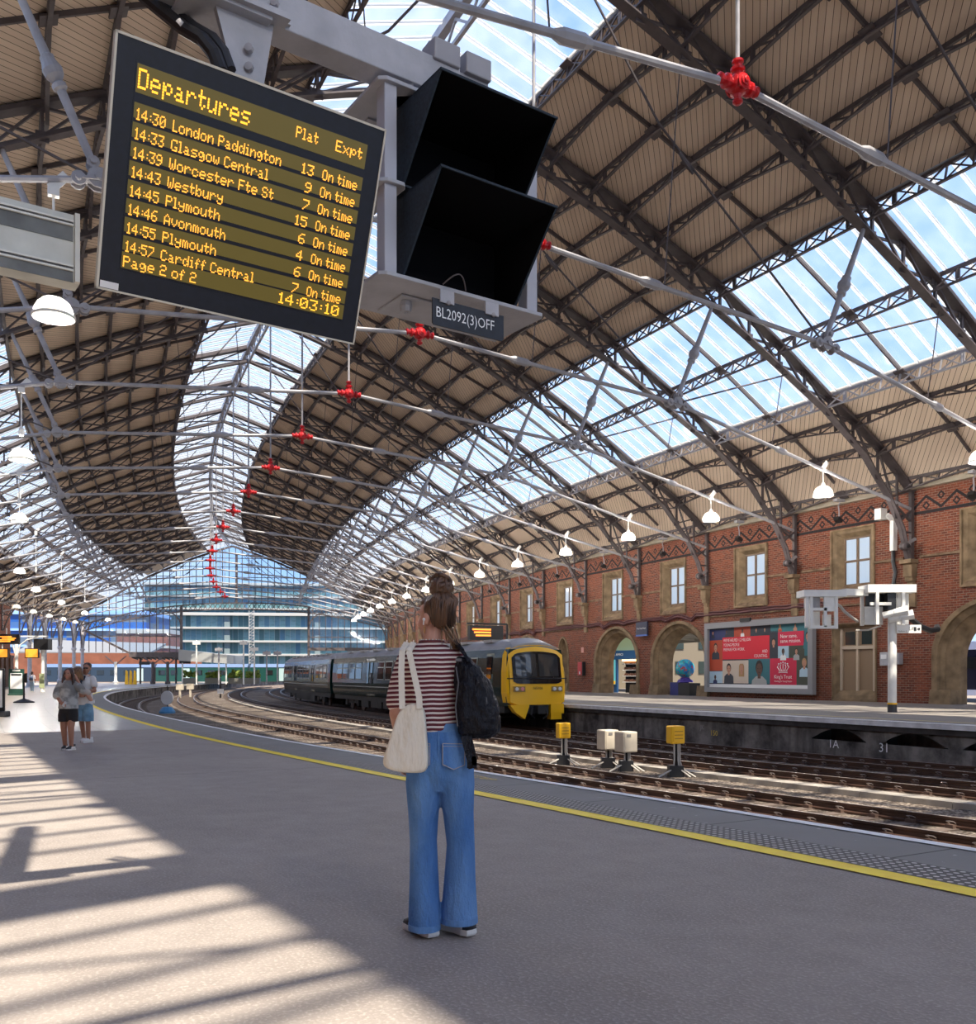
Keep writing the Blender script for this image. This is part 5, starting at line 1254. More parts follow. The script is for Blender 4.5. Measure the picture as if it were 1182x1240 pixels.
b = MB(); b.hexa([Vector(q) for q in ((-3.5, -1, 3.3), (3.6, -1, 2.9), (3.6, 12, 2.9), (-3.5, 12, 3.3))], [Vector(q) for q in ((-3.5, -1, 5.0), (3.6, -1, 4.2), (3.6, 12, 4.2), (-3.5, 12, 5.0))]); b.build('panel', CONCW, t)
for x in (3.3, -3.2): b = MB(); b.tube([(x, 0, -.2), (x, 0, 3)], .12, 6); b.build('post', WHITE, t)
t = thing('platform_canopy', 'dark underside of the platform canopy below the left glazing', 'canopy', P(-15.5, SE, 0), th_of(SE))
b = MB(); b.box((4, 2.0, 4.2), (8, 5.0, .5)); b.build('roof_sheet', IRON, t); b = MB(); [b.bar((.4 + q * .7, -.4, 3.95), (.4 + q * .7, 4, 3.7), .12, .3) for q in range(11)]; b.build('truss', IRON, t)
for x in (1.2, 6.6): b = MB(); b.tube([(x, 2.0, -.3), (x, 2.0, 4.1)], .16, 6); b.build('post', IRON, t)
for k, px in enumerate((153, 158, 163)):
    p = at(px, 826, 140); p.z = -.2; t = thing('yellow_stand', 'yellow leaning stand by the dark canopy post, %s of three' % ('left', 'middle', 'right')[k], 'stand', p, 0, 'yellow stands beyond the platform')
    b = MB(); b.prism([Vector(q) for q in ((-.25, 0, 0), (.25, 0, 0), (.15, 0, 1.9), (-.1, 0, 2.1))], (0, .25, 0)); b.build('board', YPAINT, t); b = MB(); b.box((0, .35, .4), (.4, .5, .2)); b.build('foot', BLACK, t)
for k, (px, py) in enumerate(((175, 803), (224, 800))):
    p = at(px, py, (148.5, 145)[k]); t = thing('platform_screen', 'black hanging platform screen under the far canopy, %s one' % ('left', 'right')[k], 'screen', p, 0, 'black screens under the far canopy')
    b = MB(); b.box((0, 0, 0), (1.6, .4, .5 + .4 * k)); b.build('housing', BLACK, t); b = MB(); b.bar((-.5, 0, .2), (-.5, 0, 1.4), .08, .08); b.bar((.5, 0, .2), (.5, 0, 1.4), .08, .08); b.build('hanger', BLACK, t)
# ================================================================== DEPARTURE BOARD
AX = Vector((.8197, .5728, 0)); NX = Vector((-.5728, .8197, 0))               # along the boards, and away from the viewer
BY = Vector((-.669, 1, -3.30)); BY = (BY - AX * BY.dot(AX)).normalized(); BN = AX.cross(BY)
if BN.dot(NX) < 0: BN = -BN
BT = Vector(((140 - CX) / F, 1, (YH - 35) / F)) * (3.095 * 1.25) + Vector((0, 0, ZC))
NAVY = mat('board_navy', (.0045, .005, .011), .5, noise=.4, nscale=30); OLIVE = mat('display_olive', (.060, .044, .007), .35, emit=.55); DISP = mat('display_black', (.007, .006, .011), .35)
AMBER = mat('amber_leds', (1.0, .40, .045), .4, emit=.66); AMBER2 = mat('amber_leds_bright', (1.0, .42, .03), .4, emit=.75)
board = thing('departure_board', 'large tilted dark departure board with amber lettering, hung from a grey steel beam', 'departure board', BT)
def bp(x, y, d=0.0): return AX * x + BY * y + BN * d                           # board coordinates: right, down, into the board
def bslab(b, x0, x1, y0, y1, d0, d1, m=0): b.hexa([bp(x0, y0, d0), bp(x0, y1, d0), bp(x1, y1, d0), bp(x1, y0, d0)], [bp(x0, y0, d1), bp(x0, y1, d1), bp(x1, y1, d1), bp(x1, y0, d1)], m)
b = MB(); bslab(b, .008, 1.244, .008, .994, 0, .03); bslab(b, .12, 1.13, .10, .90, .03, .14); b.build('housing', NAVY, board)
b = MB()
for r in ((0, .010, 0, 1.0), (1.242, 1.25, 0, 1.0), (0, 1.25, 0, .010), (0, 1.25, .992, 1.0)): bslab(b, *r, -.004, .035)
b.build('edge_trim', mat('cream_edge', (.62, .58, .48), .5), board)
b = MB(); bslab(b, .090, 1.170, .085, .900, -.002, .01); dsp = b.build('display', DISP, board)
b = MB(); bands = [(.092, .20)] + [(.237 + .0747 * k, .308 + .0747 * k - .012) for k in range(8)] + [(.826, .893)]
for y0, y1 in bands: bslab(b, .095, 1.165, y0, y1, -.0035, 0)
b.build('display_row', OLIVE, dsp)
FONT = {}
for tok in ('0:3E5149453E 1:00427F40 2:7249494946 3:2141494D33 4:1814127F10 5:2745454539 6:3C4A494931 7:4121110907 8:3649494936 9:464949291E ::0014 A:7C1211127C C:3E41414122 D:7F4141413E E:7F49494941 F:7F09090901 G:3E41415173 L:7F404040 O:3E4141413E P:7F09090906 S:2649494932 W:3F4038403F '
            'a:2054547840 b:7F28444438 c:3844444428 d:384444287F e:3854545418 f:087E0902 g:18A4A49C78 h:7F08040478 i:447D40 l:417F40 m:7C04780478 n:7C08040478 o:3844444438 p:FC18242418 r:7C08040408 s:4854545424 t:043F4424 u:3C4040207C v:1C2040201C w:3C4030403C x:4428102844 y:4C9090907C').split():
    ch, hx = tok[0], tok[2:]; FONT[ch] = [int(hx[q:q + 2], 16) for q in range(0, len(hx), 2)]
def led(txt, x0, x1, y0, y1, m, fat=1):
    cols = []
    for ch in txt:
        if ch == ' ': cols += [0, 0, 0]
        else: cols += FONT[ch] + [0]
    cols = cols[:-1]; n = len(cols); px = (x1 - x0) / n; py = (y1 - y0) / 7
    b = MB()
    for i, cbits in enumerate(cols):
        for r in range(8):
            if cbits >> r & 1:
                x, y = x0 + i * px, y0 + r * py
                bslab(b, x, x + px * .84, y, y + py * .80, -.006, -.0036)
    return b.build('lettering', m, dsp)
led('Departures', .102, .587, .108, .185, AMBER2); led('Plat', .805, .915, .117, .165, AMBER); led('Expt', 1.005, 1.143, .117, .165, AMBER)
for k, (tm, ds, pl, x1) in enumerate((('14:30', 'London Paddington', '13', .752), ('14:33', 'Glasgow Central', '9', .700), ('14:39', 'Worcester Fte St', '7', .735), ('14:43', 'Westbury', '15', .505), ('14:45', 'Plymouth', '6', .50), ('14:46', 'Avonmouth', '4', .535), ('14:55', 'Plymouth', '6', .50), ('14:57', 'Cardiff Central', '7', .690))):
    y = .257 + .0747 * k; h = .046
    led(tm, .102, .228, y, y + h, AMBER); led(ds, .258, x1, y, y + h, AMBER); led(pl, .914 - .033 * len(pl), .914, y, y + h, AMBER); led('On time', .958, 1.14, y, y + h, AMBER)
led('Page 2 of 2', .102, .424, .842, .888, AMBER); led('14:03:10', .815, 1.14, .836, .886, AMBER2)
b = MB(); bslab(b, .015, .092, .962, .990, -.003, 0); b.build('maker_sticker', LINEW, board)
# ------------------------------------------------------------------ steel beam that carries board and indicator
HP = Vector(((534 - CX) / F, 1, (YH - 198) / F)) * 4.8 + Vector((0, 0, ZC))      # front top left corner of the lower hood
def hp(x, n, z): return AX * x + NX * n + ZUP * z
RAX = Matrix.Rotation(math.atan2(AX.y, AX.x), 3, 'Z')
gantry = thing('sign_gantry', 'grey galvanised steel box beam with bolted bracket plates holding the boards', 'beam', HP)
b = MB(); b.bar(hp(-2.1, .45, .715), hp(.36, .45, .715), .16, .19); b.build('beam', STEEL, gantry, bevel=.006)
b = MB(); b.bar(hp(-2.05, .45, .6), hp(-2.05, .45, 5.2), .16, .16); b.build('hanger_post', STEEL, gantry)
for x, nm in ((-.98, 0), (-1.9, 1)):
    b = MB(); b.box(hp(x, .36, .80), (.40, .03, .34), RAX); b.box(hp(x, .45, .6), (.42, .3, .025), RAX); pl_ = b.build('clamp_plate', STEEL, gantry, bevel=.004)
    b = MB()
    for dx in (-.13, .13):
        for dz in (.70, .86): b.lathe([(.001, 0), (.022, 0), (.022, .02), (.001, .025)], 6, hp(x + dx, .343, dz), Matrix.Rotation(PI / 2, 3, 'X'))
    b.build('bolt', IRON2, pl_)
b = MB()
q0 = [hp(-1.04, .36, .62), hp(-.74, .36, .62), hp(-.82, .32, .20), hp(-.94, .32, .20)]
b.prism(q0, NX * .03); b.box(hp(-.89, .32, .62), (.40, .10, .03), RAX); b.box(hp(-.89, .35, .69), (.46, .02, .12), RAX); hb = b.build('hanger_plate', STEEL, gantry)
for x, z in ((-.88, .42), (-.88, .33), (-1.05, .69), (-.75, .69)): b = MB(); b.lathe([(.001, 0), (.024, 0), (.02, .02), (.001, .022)], 8, hp(x, .325, z), Matrix.Rotation(PI / 2, 3, 'X')); b.build('bolt', IRON2, hb)
b = MB(); b.box(hp(.265, .42, .85), (.17, .14, .12), RAX); b.box(hp(.475, .42, .85), (.17, .14, .12), RAX); b.box(hp(.30, .44, .78), (.52, .12, .03), RAX); b.build('junction_box', IRON2, gantry, bevel=.008)
BS = [at(150, -25, 4.6), at(190, 8, 4.55), at(222, 34, 4.5), at(246, 48, 4.45), at(260, 66, 4.42), at(268, 88, 4.4)]
t = thing('signal_cable', 'thick black ribbed cable looping down to the top of the departure board', 'cable', BS[0])
b = MB(); b.tube([q - BS[0] for q in BS], .034, 10); b.build('conduit', BLACK, t)
b = MB(); b.tube([q - BS[0] + Vector((.03, .06, .05)) for q in BS], .024, 8); b.build('conduit', DARK, t)
b = MB(); b.lathe([(.04, -.012), (.042, 0), (.04, .012)], 12, BS[2] - BS[0], Matrix.Rotation(.9, 3, 'Y')); b.build('cable_tie', IRON2, t)
# ------------------------------------------------------------------ double hooded platform indicator
ind = thing('platform_off_indicator', 'grey framed signal indicator with two black hoods, one above the other', 'signal indicator', HP)
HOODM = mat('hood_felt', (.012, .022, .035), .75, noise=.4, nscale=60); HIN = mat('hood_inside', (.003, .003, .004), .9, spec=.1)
for z0 in (0, .49):
    Wd, dp, hh, off = .76, .62, .437, .391
    b = MB()
    A = [hp(0, 0, z0), hp(0, dp, z0), hp(0, dp, z0 - hh), hp(0, off, z0 - hh)]; B = [q + AX * Wd for q in A]; th_ = .012
    b.prism(A, AX * th_); b.prism([q - AX * th_ for q in B], AX * th_)
    b.hexa([A[0] - ZUP * th_, B[0] - ZUP * th_, B[1] - ZUP * th_, A[1] - ZUP * th_], [A[0], B[0], B[1], A[1]])
    b.hexa([A[3], B[3], B[2], A[2]], [A[3] + ZUP * th_, B[3] + ZUP * th_, B[2] + ZUP * th_, A[2] + ZUP * th_])
    hd = b.build('hood', HOODM, ind)
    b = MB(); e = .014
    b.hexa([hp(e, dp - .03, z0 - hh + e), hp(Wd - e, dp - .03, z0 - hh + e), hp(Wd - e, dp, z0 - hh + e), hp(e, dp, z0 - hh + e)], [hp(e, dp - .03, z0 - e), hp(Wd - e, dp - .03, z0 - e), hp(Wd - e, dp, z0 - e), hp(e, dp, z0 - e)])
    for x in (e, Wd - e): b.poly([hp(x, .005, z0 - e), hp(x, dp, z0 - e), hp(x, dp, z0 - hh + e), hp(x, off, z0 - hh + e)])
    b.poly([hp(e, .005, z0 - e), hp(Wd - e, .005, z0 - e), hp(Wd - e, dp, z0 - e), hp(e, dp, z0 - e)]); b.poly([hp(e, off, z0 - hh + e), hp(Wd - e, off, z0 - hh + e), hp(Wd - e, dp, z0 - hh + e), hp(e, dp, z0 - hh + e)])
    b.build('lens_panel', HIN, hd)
for z0, x0, x1 in ((-.475, -.165, .93), (.018, -.16, .0), (.55, -.165, .16)):
    b = MB()
    q = [hp(x0 + .04, .33, z0), hp(x1 - .02, .33, z0), hp(x1, .36, z0), hp(x1, .84, z0), hp(x0, .84, z0), hp(x0, .36, z0)]
    b.prism(q, ZUP * .022); b.build('shelf_plate', STEEL, ind, bevel=.004)
for x in (-.09, .855):
    b = MB(); b.bar(hp(x, .40, -.46), hp(x, .40, .56), .075, .09, NX); b.build('column', mat('column_grey', (.46, .46, .51), .5), ind, bevel=.006)
b = MB(); b.box(hp(.4, .75, .58), (.9, .12, .08), RAX); b.bar(hp(.05, .45, .55), hp(.05, .45, .66), .1, .1); b.bar(hp(.3, .45, .5), hp(.3, .45, .66), .1, .1); b.build('mount', STEEL, ind)
b = MB(); b.tube([hp(.20 + .15 * t / 10, .30 - .05 * math.sin(PI * t / 10), -.462 + .055 * math.sin(PI * t / 10)) for t in range(11)], .004, 6); b.build('loop_wire', IRON, ind)
b = MB(); b.prism([hp(.06, .5, -.48), hp(.34, .5, -.48), hp(.34, .78, -.48), hp(.06, .78, -.48)], ZUP * -.008); b.tube([hp(.12, .56, -.48), hp(.12, .56, -.56)], .012, 6); b.lathe([(.03, -.03), (.035, 0), (.03, .03)], 8, hp(.12, .56, -.52)); b.build('access_hatch', STEEL, ind)
plate = thing('signal_number_plate', 'small dark plate with white signal number hanging under the hooded indicator', 'sign', HP + hp(.15, .325, -.535))
b = MB()
pts = [(0.0, 0), (.476, 0), (.476, -.13), (.465, -.145), (.01, -.145), (0, -.135)]
b.prism([AX * x + ZUP * z for x, z in pts], NX * .008); b.build('number_board', mat('plate_navy', (.016, .018, .026), .5, noise=.3, nscale=20), plate)
Mp = Matrix.Translation(AX * .018 + ZUP * -.100 - NX * .004) @ Matrix.Rotation(math.atan2(AX.y, AX.x), 4, 'Z') @ RX
text_mesh('signal_number', 'BL2092(3)OFF', .082, WTXT, plate, M=Mp, sx=.80)
for x in (.06, .36):
    b = MB(); b.box(AX * (x + .03) + ZUP * .02 + NX * -.003, (.09, .012, .07), RAX); tb = b.build('hanger_tab', STEEL, plate)
    b = MB(); b.lathe([(.001, 0), (.013, 0), (.011, .01), (.001, .012)], 8, AX * (x + .04) + ZUP * -.012 - NX * .008, Matrix.Rotation(PI / 2, 3, 'X')); b.build('bolt', IRON2, tb)
# ------------------------------------------------------------------ cream sign seen from behind, cut by the left edge
SGP = at(97, 262, 4.2); t = thing('hanging_sign', 'cream box sign seen from behind at the left picture edge, above a dome lamp', 'sign', SGP)
SG = lambda x, n, z: AX * x + NX * n + ZUP * z
CREAMS = mat('cream_sign', (.56, .57, .52), .55, noise=.15, nscale=6); GREYS = mat('sign_grey', (.14, .15, .15), .6, noise=.3, nscale=8)
b = MB(); b.hexa([SG(-1.6, 0, -.30), SG(0, 0, -.30), SG(0, .10, -.30), SG(-1.6, .10, -.30)], [SG(-1.6, 0, 0), SG(0, 0, 0), SG(0, .10, 0), SG(-1.6, .10, 0)]); b.build('sign_back', CREAMS, t, bevel=.004)
b = MB()
for z0, z1 in ((-.052, -.12), (-.248, -.30)): b.hexa([SG(-1.6, -.004, z1), SG(-.03, -.004, z1), SG(-.03, .0, z1), SG(-1.6, .0, z1)], [SG(-1.6, -.004, z0), SG(-.03, -.004, z0), SG(-.03, .0, z0), SG(-1.6, .0, z0)])
b.build('recess_panel', GREYS, t)
b = MB()
for z0 in (-.035, -.052, -.232, -.25): b.bar(SG(-1.6, -.008, z0), SG(-.03, -.008, z0), .012, .008)
b.bar(SG(-.015, -.008, 0), SG(-.015, -.008, -.30), .03, .02, AX); ln = MB(); [ln.bar(SG(-1.6, -.006, z0), SG(-.03, -.006, z0), .008, .006) for z0 in (-.0435, -.241)]; ln.build('shadow_line', BLACK, t); b.build('rail', mat('cream_rail', (.68, .68, .62), .5), t)  # thin black bars draw the shadow lines between the rails
b = MB(); b.bar(SG(-.9, .05, 0), SG(-.9, .05, 2.6), .05, .05); b.bar(SG(-1.4, .05, 0), SG(-1.4, .05, 2.6), .05, .05); b.build('hanger', STEEL, t)
# ------------------------------------------------------------------ left part of the near platform
def ground(px, py): 
    z = -.2
    for _ in range(6): z = zn(ustn(ray_ground(px, py, z))[1])
    return ray_ground(px, py, z)
p = ground(20, 842); k = p.y / F; t = thing('display_stand', 'dark green poster stand with a white notice at the left edge', 'poster stand', p, .25)
b = MB(); b.box((0, 0, .95), (1.0, .12, 1.85)); b.box((0, 0, .06), (1.05, .5, .12)); b.build('frame', mat('stand_green', (.015, .06, .045), .4), t, bevel=.02)
b = MB(); b.box((0, -.07, 1.02), (.78, .02, 1.1)); nb = b.build('notice', LINEW, t); b = MB(); b.box((0, -.085, 1.46), (.66, .012, .12)); b.build('notice_heading', BLACK, nb); b = MB(); b.box((0, -.07, 1.76), (.5, .02, .12)); b.build('header', WHITE, t)
p = ground(29, 851); t = thing('pole_stand', 'low round black stand with thin pole on the pale paving', 'pole stand', p); b = MB(); b.lathe([(.001, 0), (.52, 0), (.5, .06), (.2, .17), (.06, .22), (.05, .25), (.04, 1.5)], 18); b.build('base', DARK, t); b = MB(); b.box((.1, 0, 1.3), (.12, .1, .5)); b.build('pole_head', BLACK, t)
p = ground(2, 868); t = thing('poster_stand', 'pale poster stand with rubber foot cut by the left picture edge', 'poster stand', p, .15)
b = MB(); b.box((-.25, 0, .95), (.72, .1, 1.5)); b.build('frame', BLACK, t, bevel=.02); b = MB(); b.box((-.25, -.06, .98), (.58, .02, 1.3)); b.build('notice', LINEW, t); b = MB(); b.box((-.2, 0, .1), (.8, .6, .2)); b.build('foot', DARK, t, bevel=.04)
p = ground(52, 838); t = thing('white_post', 'white iron post with pale top in front of the brown timber wall', 'post', p); b = MB(); b.lathe([(.19, 0), (.19, .5), (.15, .55), (.14, 3.3), (.2, 3.4), (.2, 3.6)], 12); b.build('shaft', WHITE, t); b = MB(); b.box((0, 0, 4.0), (1.2, .8, .9)); b.build('signal_box', BLACK, t)
b = MB(); b.box((0, -.2, .95), (.42, .02, 1.2)); b.build('paint_band', mat('band_green', (.35, .40, .22), .6), t)
p = ground(20, 840); p = at(20, 766, 78); t = thing('sign_bracket_post', 'white post with curled brackets under the orange indicator at far left', 'post', Vector((p.x, 78, -.2)))
b = MB(); b.tube([(0, 0, 0), (0, 0, 4.6)], .14, 10); b.build('shaft', WHITE, t); b = MB(); [b.tube([(s * .12, 0, 3.2 + .0), (s * .3, 0, 3.9), (s * .9, 0, 4.35), (s * 1.8, 0, 4.5)], .06, 6) for s in (-1, 1)]; b.bar((-3, 0, 4.6), (2.6, 0, 4.6), .1, .12); b.build('bracket', WHITE, t)
ORG = mat('amber_screen', (1.0, .26, .03), .4, emit=.9)
for k, (px, py, w, h, lab) in enumerate(((8, 774, 2.1, .8, 'black indicator with orange lettering on top of the white bracket'), (39, 791, 1.1, .78, 'orange hanging train screen right of the white bracket post'), (3, 791, 1.0, .75, 'orange hanging train screen left of the white bracket post, cut by the edge'))):
    q = at(px, py, 76.5); t = thing('train_indicator', lab, 'indicator screen', q)
    b = MB(); b.box((0, 0, 0), (w, .2, h)); b.build('housing', BLACK, t); b = MB()
    if k == 0: [b.box((-.2 + .22 * ((i * 5) % 3), -.11, .2 - .13 * i), (1.3 - .2 * (i % 2), .02, .08)) for i in range(4)]
    else: b.box((0, -.11, 0), (w * .88, .02, h * .84))
    b.build('screen', ORG if k == 0 else mat('orange_screen', (.75, .28, .03), .4, emit=.45), t); b = MB(); b.bar((0, 0, h / 2), (0, 0, h / 2 + .5), .06, .06); b.build('hanger', WHITE, t)
# ================================================================== PEOPLE
def loft(b, rings, n=20, m=0):                             # rings (x, y, z, rx, ry) from low to high
    b.ring_strip([[Vector((x + rx * math.cos(2 * PI * k / n), y + ry * math.sin(2 * PI * k / n), z)) for k in range(n)] for x, y, z, rx, ry in rings], True, True, m)
def limb(b, pts, rs, n=12):
    b.tube(pts, rs, n)
    for p, r in ((pts[0], rs[0]), (pts[-1], rs[-1])): b.sphere(p, r * .98, n, 8)
    for p, r in zip(pts[1:-1], rs[1:-1]): b.sphere(p, r * .99, n, 8)
def fuse(b, name, m, parent, voxel=.007, smooth=6, loc=None, rz=0):
    o = b.build(name, m, parent, smooth=True, loc=loc, rz=rz)
    r = o.modifiers.new('remesh', 'REMESH'); r.mode = 'VOXEL'; r.voxel_size = voxel; r.use_smooth_shade = True
    s = o.modifiers.new('smooth', 'SMOOTH'); s.factor = .5; s.iterations = smooth
    return o
def hand(b, w, d, side, s=1.0, curl=.5):                   # w wrist, d direction of the fingers, side = thumb direction
    d = Vector(d).normalized(); side = Vector(side); side = (side - d * side.dot(d)).normalized(); nrm = d.cross(side)
    w = Vector(w)
    limb(b, [w, w + d * .045 * s, w + d * .085 * s], [.026 * s, .034 * s, .032 * s], 10)
    for k, L in zip((-1.5, -.5, .5, 1.5), (.062, .078, .084, .074)):
        p0 = w + d * .085 * s + side * (k * .0165 * s); p1 = p0 + (d * (1 - .25 * curl) + nrm * .5 * curl) * L * .45 * s; p2 = p1 + (d * (1 - .8 * curl) + nrm * curl) * L * .35 * s; p3 = p2 + (d * (.6 - .9 * curl) + nrm * curl) * L * .25 * s
        limb(b, [p0, p1, p2, p3], [.0095 * s, .009 * s, .008 * s, .007 * s], 8)
    t0 = w + d * .03 * s + side * .025 * s; t1 = t0 + (d * .6 + side * .8).normalized() * .04 * s; t2 = t1 + (d * .9 + side * .2 + nrm * .3 * curl).normalized() * .03 * s
    limb(b, [t0, t1, t2], [.013 * s, .011 * s, .009 * s], 8)
def head(b, c, rz, s=1.0, pitch=0.0):                      # head with face, local forward +y
    R = Matrix.Rotation(rz, 3, 'Z') @ Matrix.Rotation(pitch, 3, 'X'); c = Vector(c); f = lambda x, y, z: c + R @ Vector((x * s, y * s, z * s))
    def ell(x, y, z, rx, ry, rz_, n=14, k=10):
        rings = []
        for j in range(1, k):
            a = PI * j / k; rings.append([f(x + rx * math.sin(a) * math.cos(2 * PI * i / n), y + ry * math.sin(a) * math.sin(2 * PI * i / n), z - rz_ * math.cos(a)) for i in range(n)])
        b.ring_strip(rings)
    ell(0, -.012, .03, .074, .094, .088); ell(0, .025, -.03, .058, .066, .085); ell(0, .052, -.088, .030, .030, .026)   # skull, face, chin
    ell(0, .094, -.015, .012, .014, .030); ell(0, .103, -.034, .014, .012, .011)                                      # nose
    ell(0, .080, .028, .050, .014, .012); ell(0, .086, -.060, .024, .009, .007); ell(0, .084, -.072, .020, .009, .007)   # brow, lips
    for sx in (-1, 1): ell(sx * .074, -.005, -.012, .010, .020, .032); ell(sx * .040, .055, -.035, .022, .025, .022)     # ears, cheeks
    return f
g = NB('skin', .5, .35); v = g.obj(); g.col(g.mix(g.noise(v, 14, 3), (.50, .255, .185), (.60, .33, .245))); SKIN = g.m
g = NB('skin_tan', .5, .35); v = g.obj(); g.col(g.mix(g.noise(v, 10, 3), (.36, .165, .10), (.46, .225, .145))); SKIN2 = g.m
def hairmat(name, c0, c1, sc=(55, 55, 7)):
    g = NB(name, .42, .5); v = g.obj(); a = g.noise(g.mapping(v, sc), 1.0, 5, .6)
    g.col(g.ramp(a, [(.35, c0), (.5, tuple((x + y) / 2 for x, y in zip(c0, c1))), (.68, c1)])); g.bump(a, .6, .01); return g.m
HAIR = hairmat('brown_hair', (.028, .014, .009), (.17, .085, .045)); HAIRL = hairmat('light_brown_hair', (.07, .036, .018), (.30, .17, .085)); HAIRD = hairmat('dark_hair', (.012, .008, .007), (.10, .045, .028))
g = NB('striped_jersey', .85, .15); v = g.obj(); z = g.xyz(v)[2]
wob = g.math('MULTIPLY', g.math('SUBTRACT', g.noise(g.mapping(v, (3, 3, .2)), 1.6, 2), .5), .02)
fr = g.math('FRACT', g.math('DIVIDE', g.math('ADD', g.math('ADD', z, wob), g.math('MULTIPLY', g.xyz(v)[0], -.03)), .0235))
st_ = g.math('LESS_THAN', fr, .57); g.col(g.mix(st_, (.74, .66, .60), (.13, .028, .038))); g.bump(g.noise(v, 9, 4), .5, .03); STRIPE = g.m
g = NB('denim', .85, .15); v = g.obj(); a = g.noise(g.mapping(v, (9, 9, 2.4)), 1.0, 5, .6); w_ = g.noise(v, 220, 2)
c = g.mix(g.ramp(a, [(.32, 0), (.68, 1)]), (.060, .165, .42), (.115, .265, .56)); c = g.mix(g.ramp(g.noise(g.mapping(v, (4, 4, 1.6)), 1.7, 3), [(.42, 0), (.66, .55)]), c, (.21, .38, .66)); c = g.mix(g.math('MULTIPLY', w_, .35), c, (.17, .32, .60)); g.col(c); g.bump(g.noise(g.mapping(v, (9, 9, 3.2)), 1.6, 6, .65), .9, .05); DENIM = g.m  # broad paler noise puts fade and crease highlights into the colour
DENIM2 = mat('denim_seam', (.13, .27, .52), .85, noise=.15, nscale=30)
g = NB('canvas', .9, .15); v = g.obj(); a = g.noise(g.mapping(v, (11, 11, 4)), 1.0, 4); g.col(g.mix(a, (.74, .67, .54), (.86, .80, .69))); g.bump(a, .8, .05); CANVAS = g.m
g = NB('black_nylon', .5, .3); v = g.obj(); a = g.noise(g.mapping(v, (9, 9, 4)), 1.2, 5, .6); g.col(g.mix(a, (.003, .0035, .006), (.009, .010, .018))); g.bump(a, 1.0, .08); NYLON = g.m
SHOEW = mat('shoe_white', (.75, .73, .70), .6); SHOED = mat('shoe_dark', (.025, .025, .03), .6); GOLD = mat('gold', (.75, .48, .18), .25, metal=1.0)
def shoe(parent, c, rz, s=1.0, up=SHOED, L=.27, name='shoe', lift=0.0):
    R = Matrix.Rotation(rz, 3, 'Z') @ Matrix.Rotation(lift, 3, 'X'); c = Vector(c); f = lambda p: c + R @ (Vector(p) * s)
    out = [(0, -.42), (.13, -.40), (.165, -.25), (.13, 0), (.18, .3), (.14, .48), (0, .56), (-.13, .50), (-.165, .3), (-.12, 0), (-.155, -.25), (-.12, -.40)]
    out = [(x * L, y * L) for x, y in out]
    b = MB(); b.ring_strip([[f((x * k, y * k, z)) for x, y in out] for z, k in ((0, .97), (.012, 1.02), (.032, 1.0))]); so = b.build('sole', SHOEW, None, smooth=False)
    b = MB(); b.ring_strip([[f((x * k, (y * k2 + dy), z)) for x, y in out] for z, k, k2, dy in ((.028, .98, .99, 0), (.05, .93, .95, -.005), (.075, .72, .72, -.03), (.10, .52, .48, -.06), (.115, .48, .42, -.065))]); u_ = b.build(name, up, parent, smooth=True)
    so.parent = u_
    b = MB(); b.prism([f(p) for p in ((.155 * L, -.3 * L, .035), (.16 * L, .2 * L, .035), (.13 * L, .1 * L, .07), (.125 * L, -.3 * L, .075))], R @ Vector((.004, 0, 0))); b.prism([f(p) for p in ((-.155 * L, -.3 * L, .035), (-.16 * L, .2 * L, .035), (-.13 * L, .1 * L, .07), (-.125 * L, -.3 * L, .075))], R @ Vector((-.004, 0, 0))); b.build('shoe_panel', SHOEW, u_)
    return u_
# ------------------------------------------------------------------ the woman in the middle, seen from behind
WP = ray_ground(533, 1130, 0.0)
w = thing('person', 'person seen from behind in striped top and wide blue jeans, hair in a bun', 'person', WP)
b = MB()
loft(b, [(-.035, 0, .84, .12, .09), (-.04, 0, 1.0, .125, .09), (-.05, 0, 1.12, .11, .082), (-.05, 0, 1.28, .125, .092), (-.05, 0, 1.40, .145, .095), (-.05, 0, 1.455, .12, .075), (-.05, 0, 1.49, .06, .055)])
limb(b, [(-.045, -.005, 1.44), (-.042, 0, 1.50), (-.036, .015, 1.58)], [.062, .05, .05])
HC = Vector((-.030, .03, 1.640)); HR = .95
hf = head(b, HC, HR, 1.02)
limb(b, [(-.165, 0, 1.39), (-.220, -.02, 1.14), (-.205, .08, .965)], [.052, .044, .030]); hand(b, (-.21, .085, .95), (.05, .05, -1), (.5, 1, 0), 1.0, .4)
limb(b, [(.075, 0, 1.39), (.145, .0, 1.15), (.09, .22, 1.14)], [.052, .043, .030]); hand(b, (.085, .235, 1.145), (-.2, 1, .15), (-1, 0, .3), 1.0, .6)
limb(b, [(-.085, 0, .85), (-.088, .01, .48), (-.087, -.01, .08)], [.085, .058, .04]); limb(b, [(.08, 0, .85), (.10, .01, .48), (.10, .0, .08)], [.085, .058, .04])
fuse(b, 'body', SKIN, w, .006, 5)
b = MB()                                                     # jersey
loft(b, [(-.045, 0, 1.045, .137, .108), (-.045, 0, 1.06, .142, .112), (-.048, 0, 1.13, .140, .108), (-.05, 0, 1.24, .142, .108), (-.05, 0, 1.34, .156, .112), (-.05, -.002, 1.41, .166, .108), (-.05, 0, 1.455, .145, .088), (-.047, 0, 1.485, .095, .068), (-.045, .004, 1.51, .062, .056)], 28)
limb(b, [(-.165, 0, 1.415), (-.205, -.005, 1.29), (-.222, -.012, 1.20)], [.062, .060, .060]); limb(b, [(.075, 0, 1.415), (.13, 0, 1.29), (.15, .01, 1.20)], [.066, .064, .064])
fuse(b, 'striped_top', STRIPE, w, .006, 8)
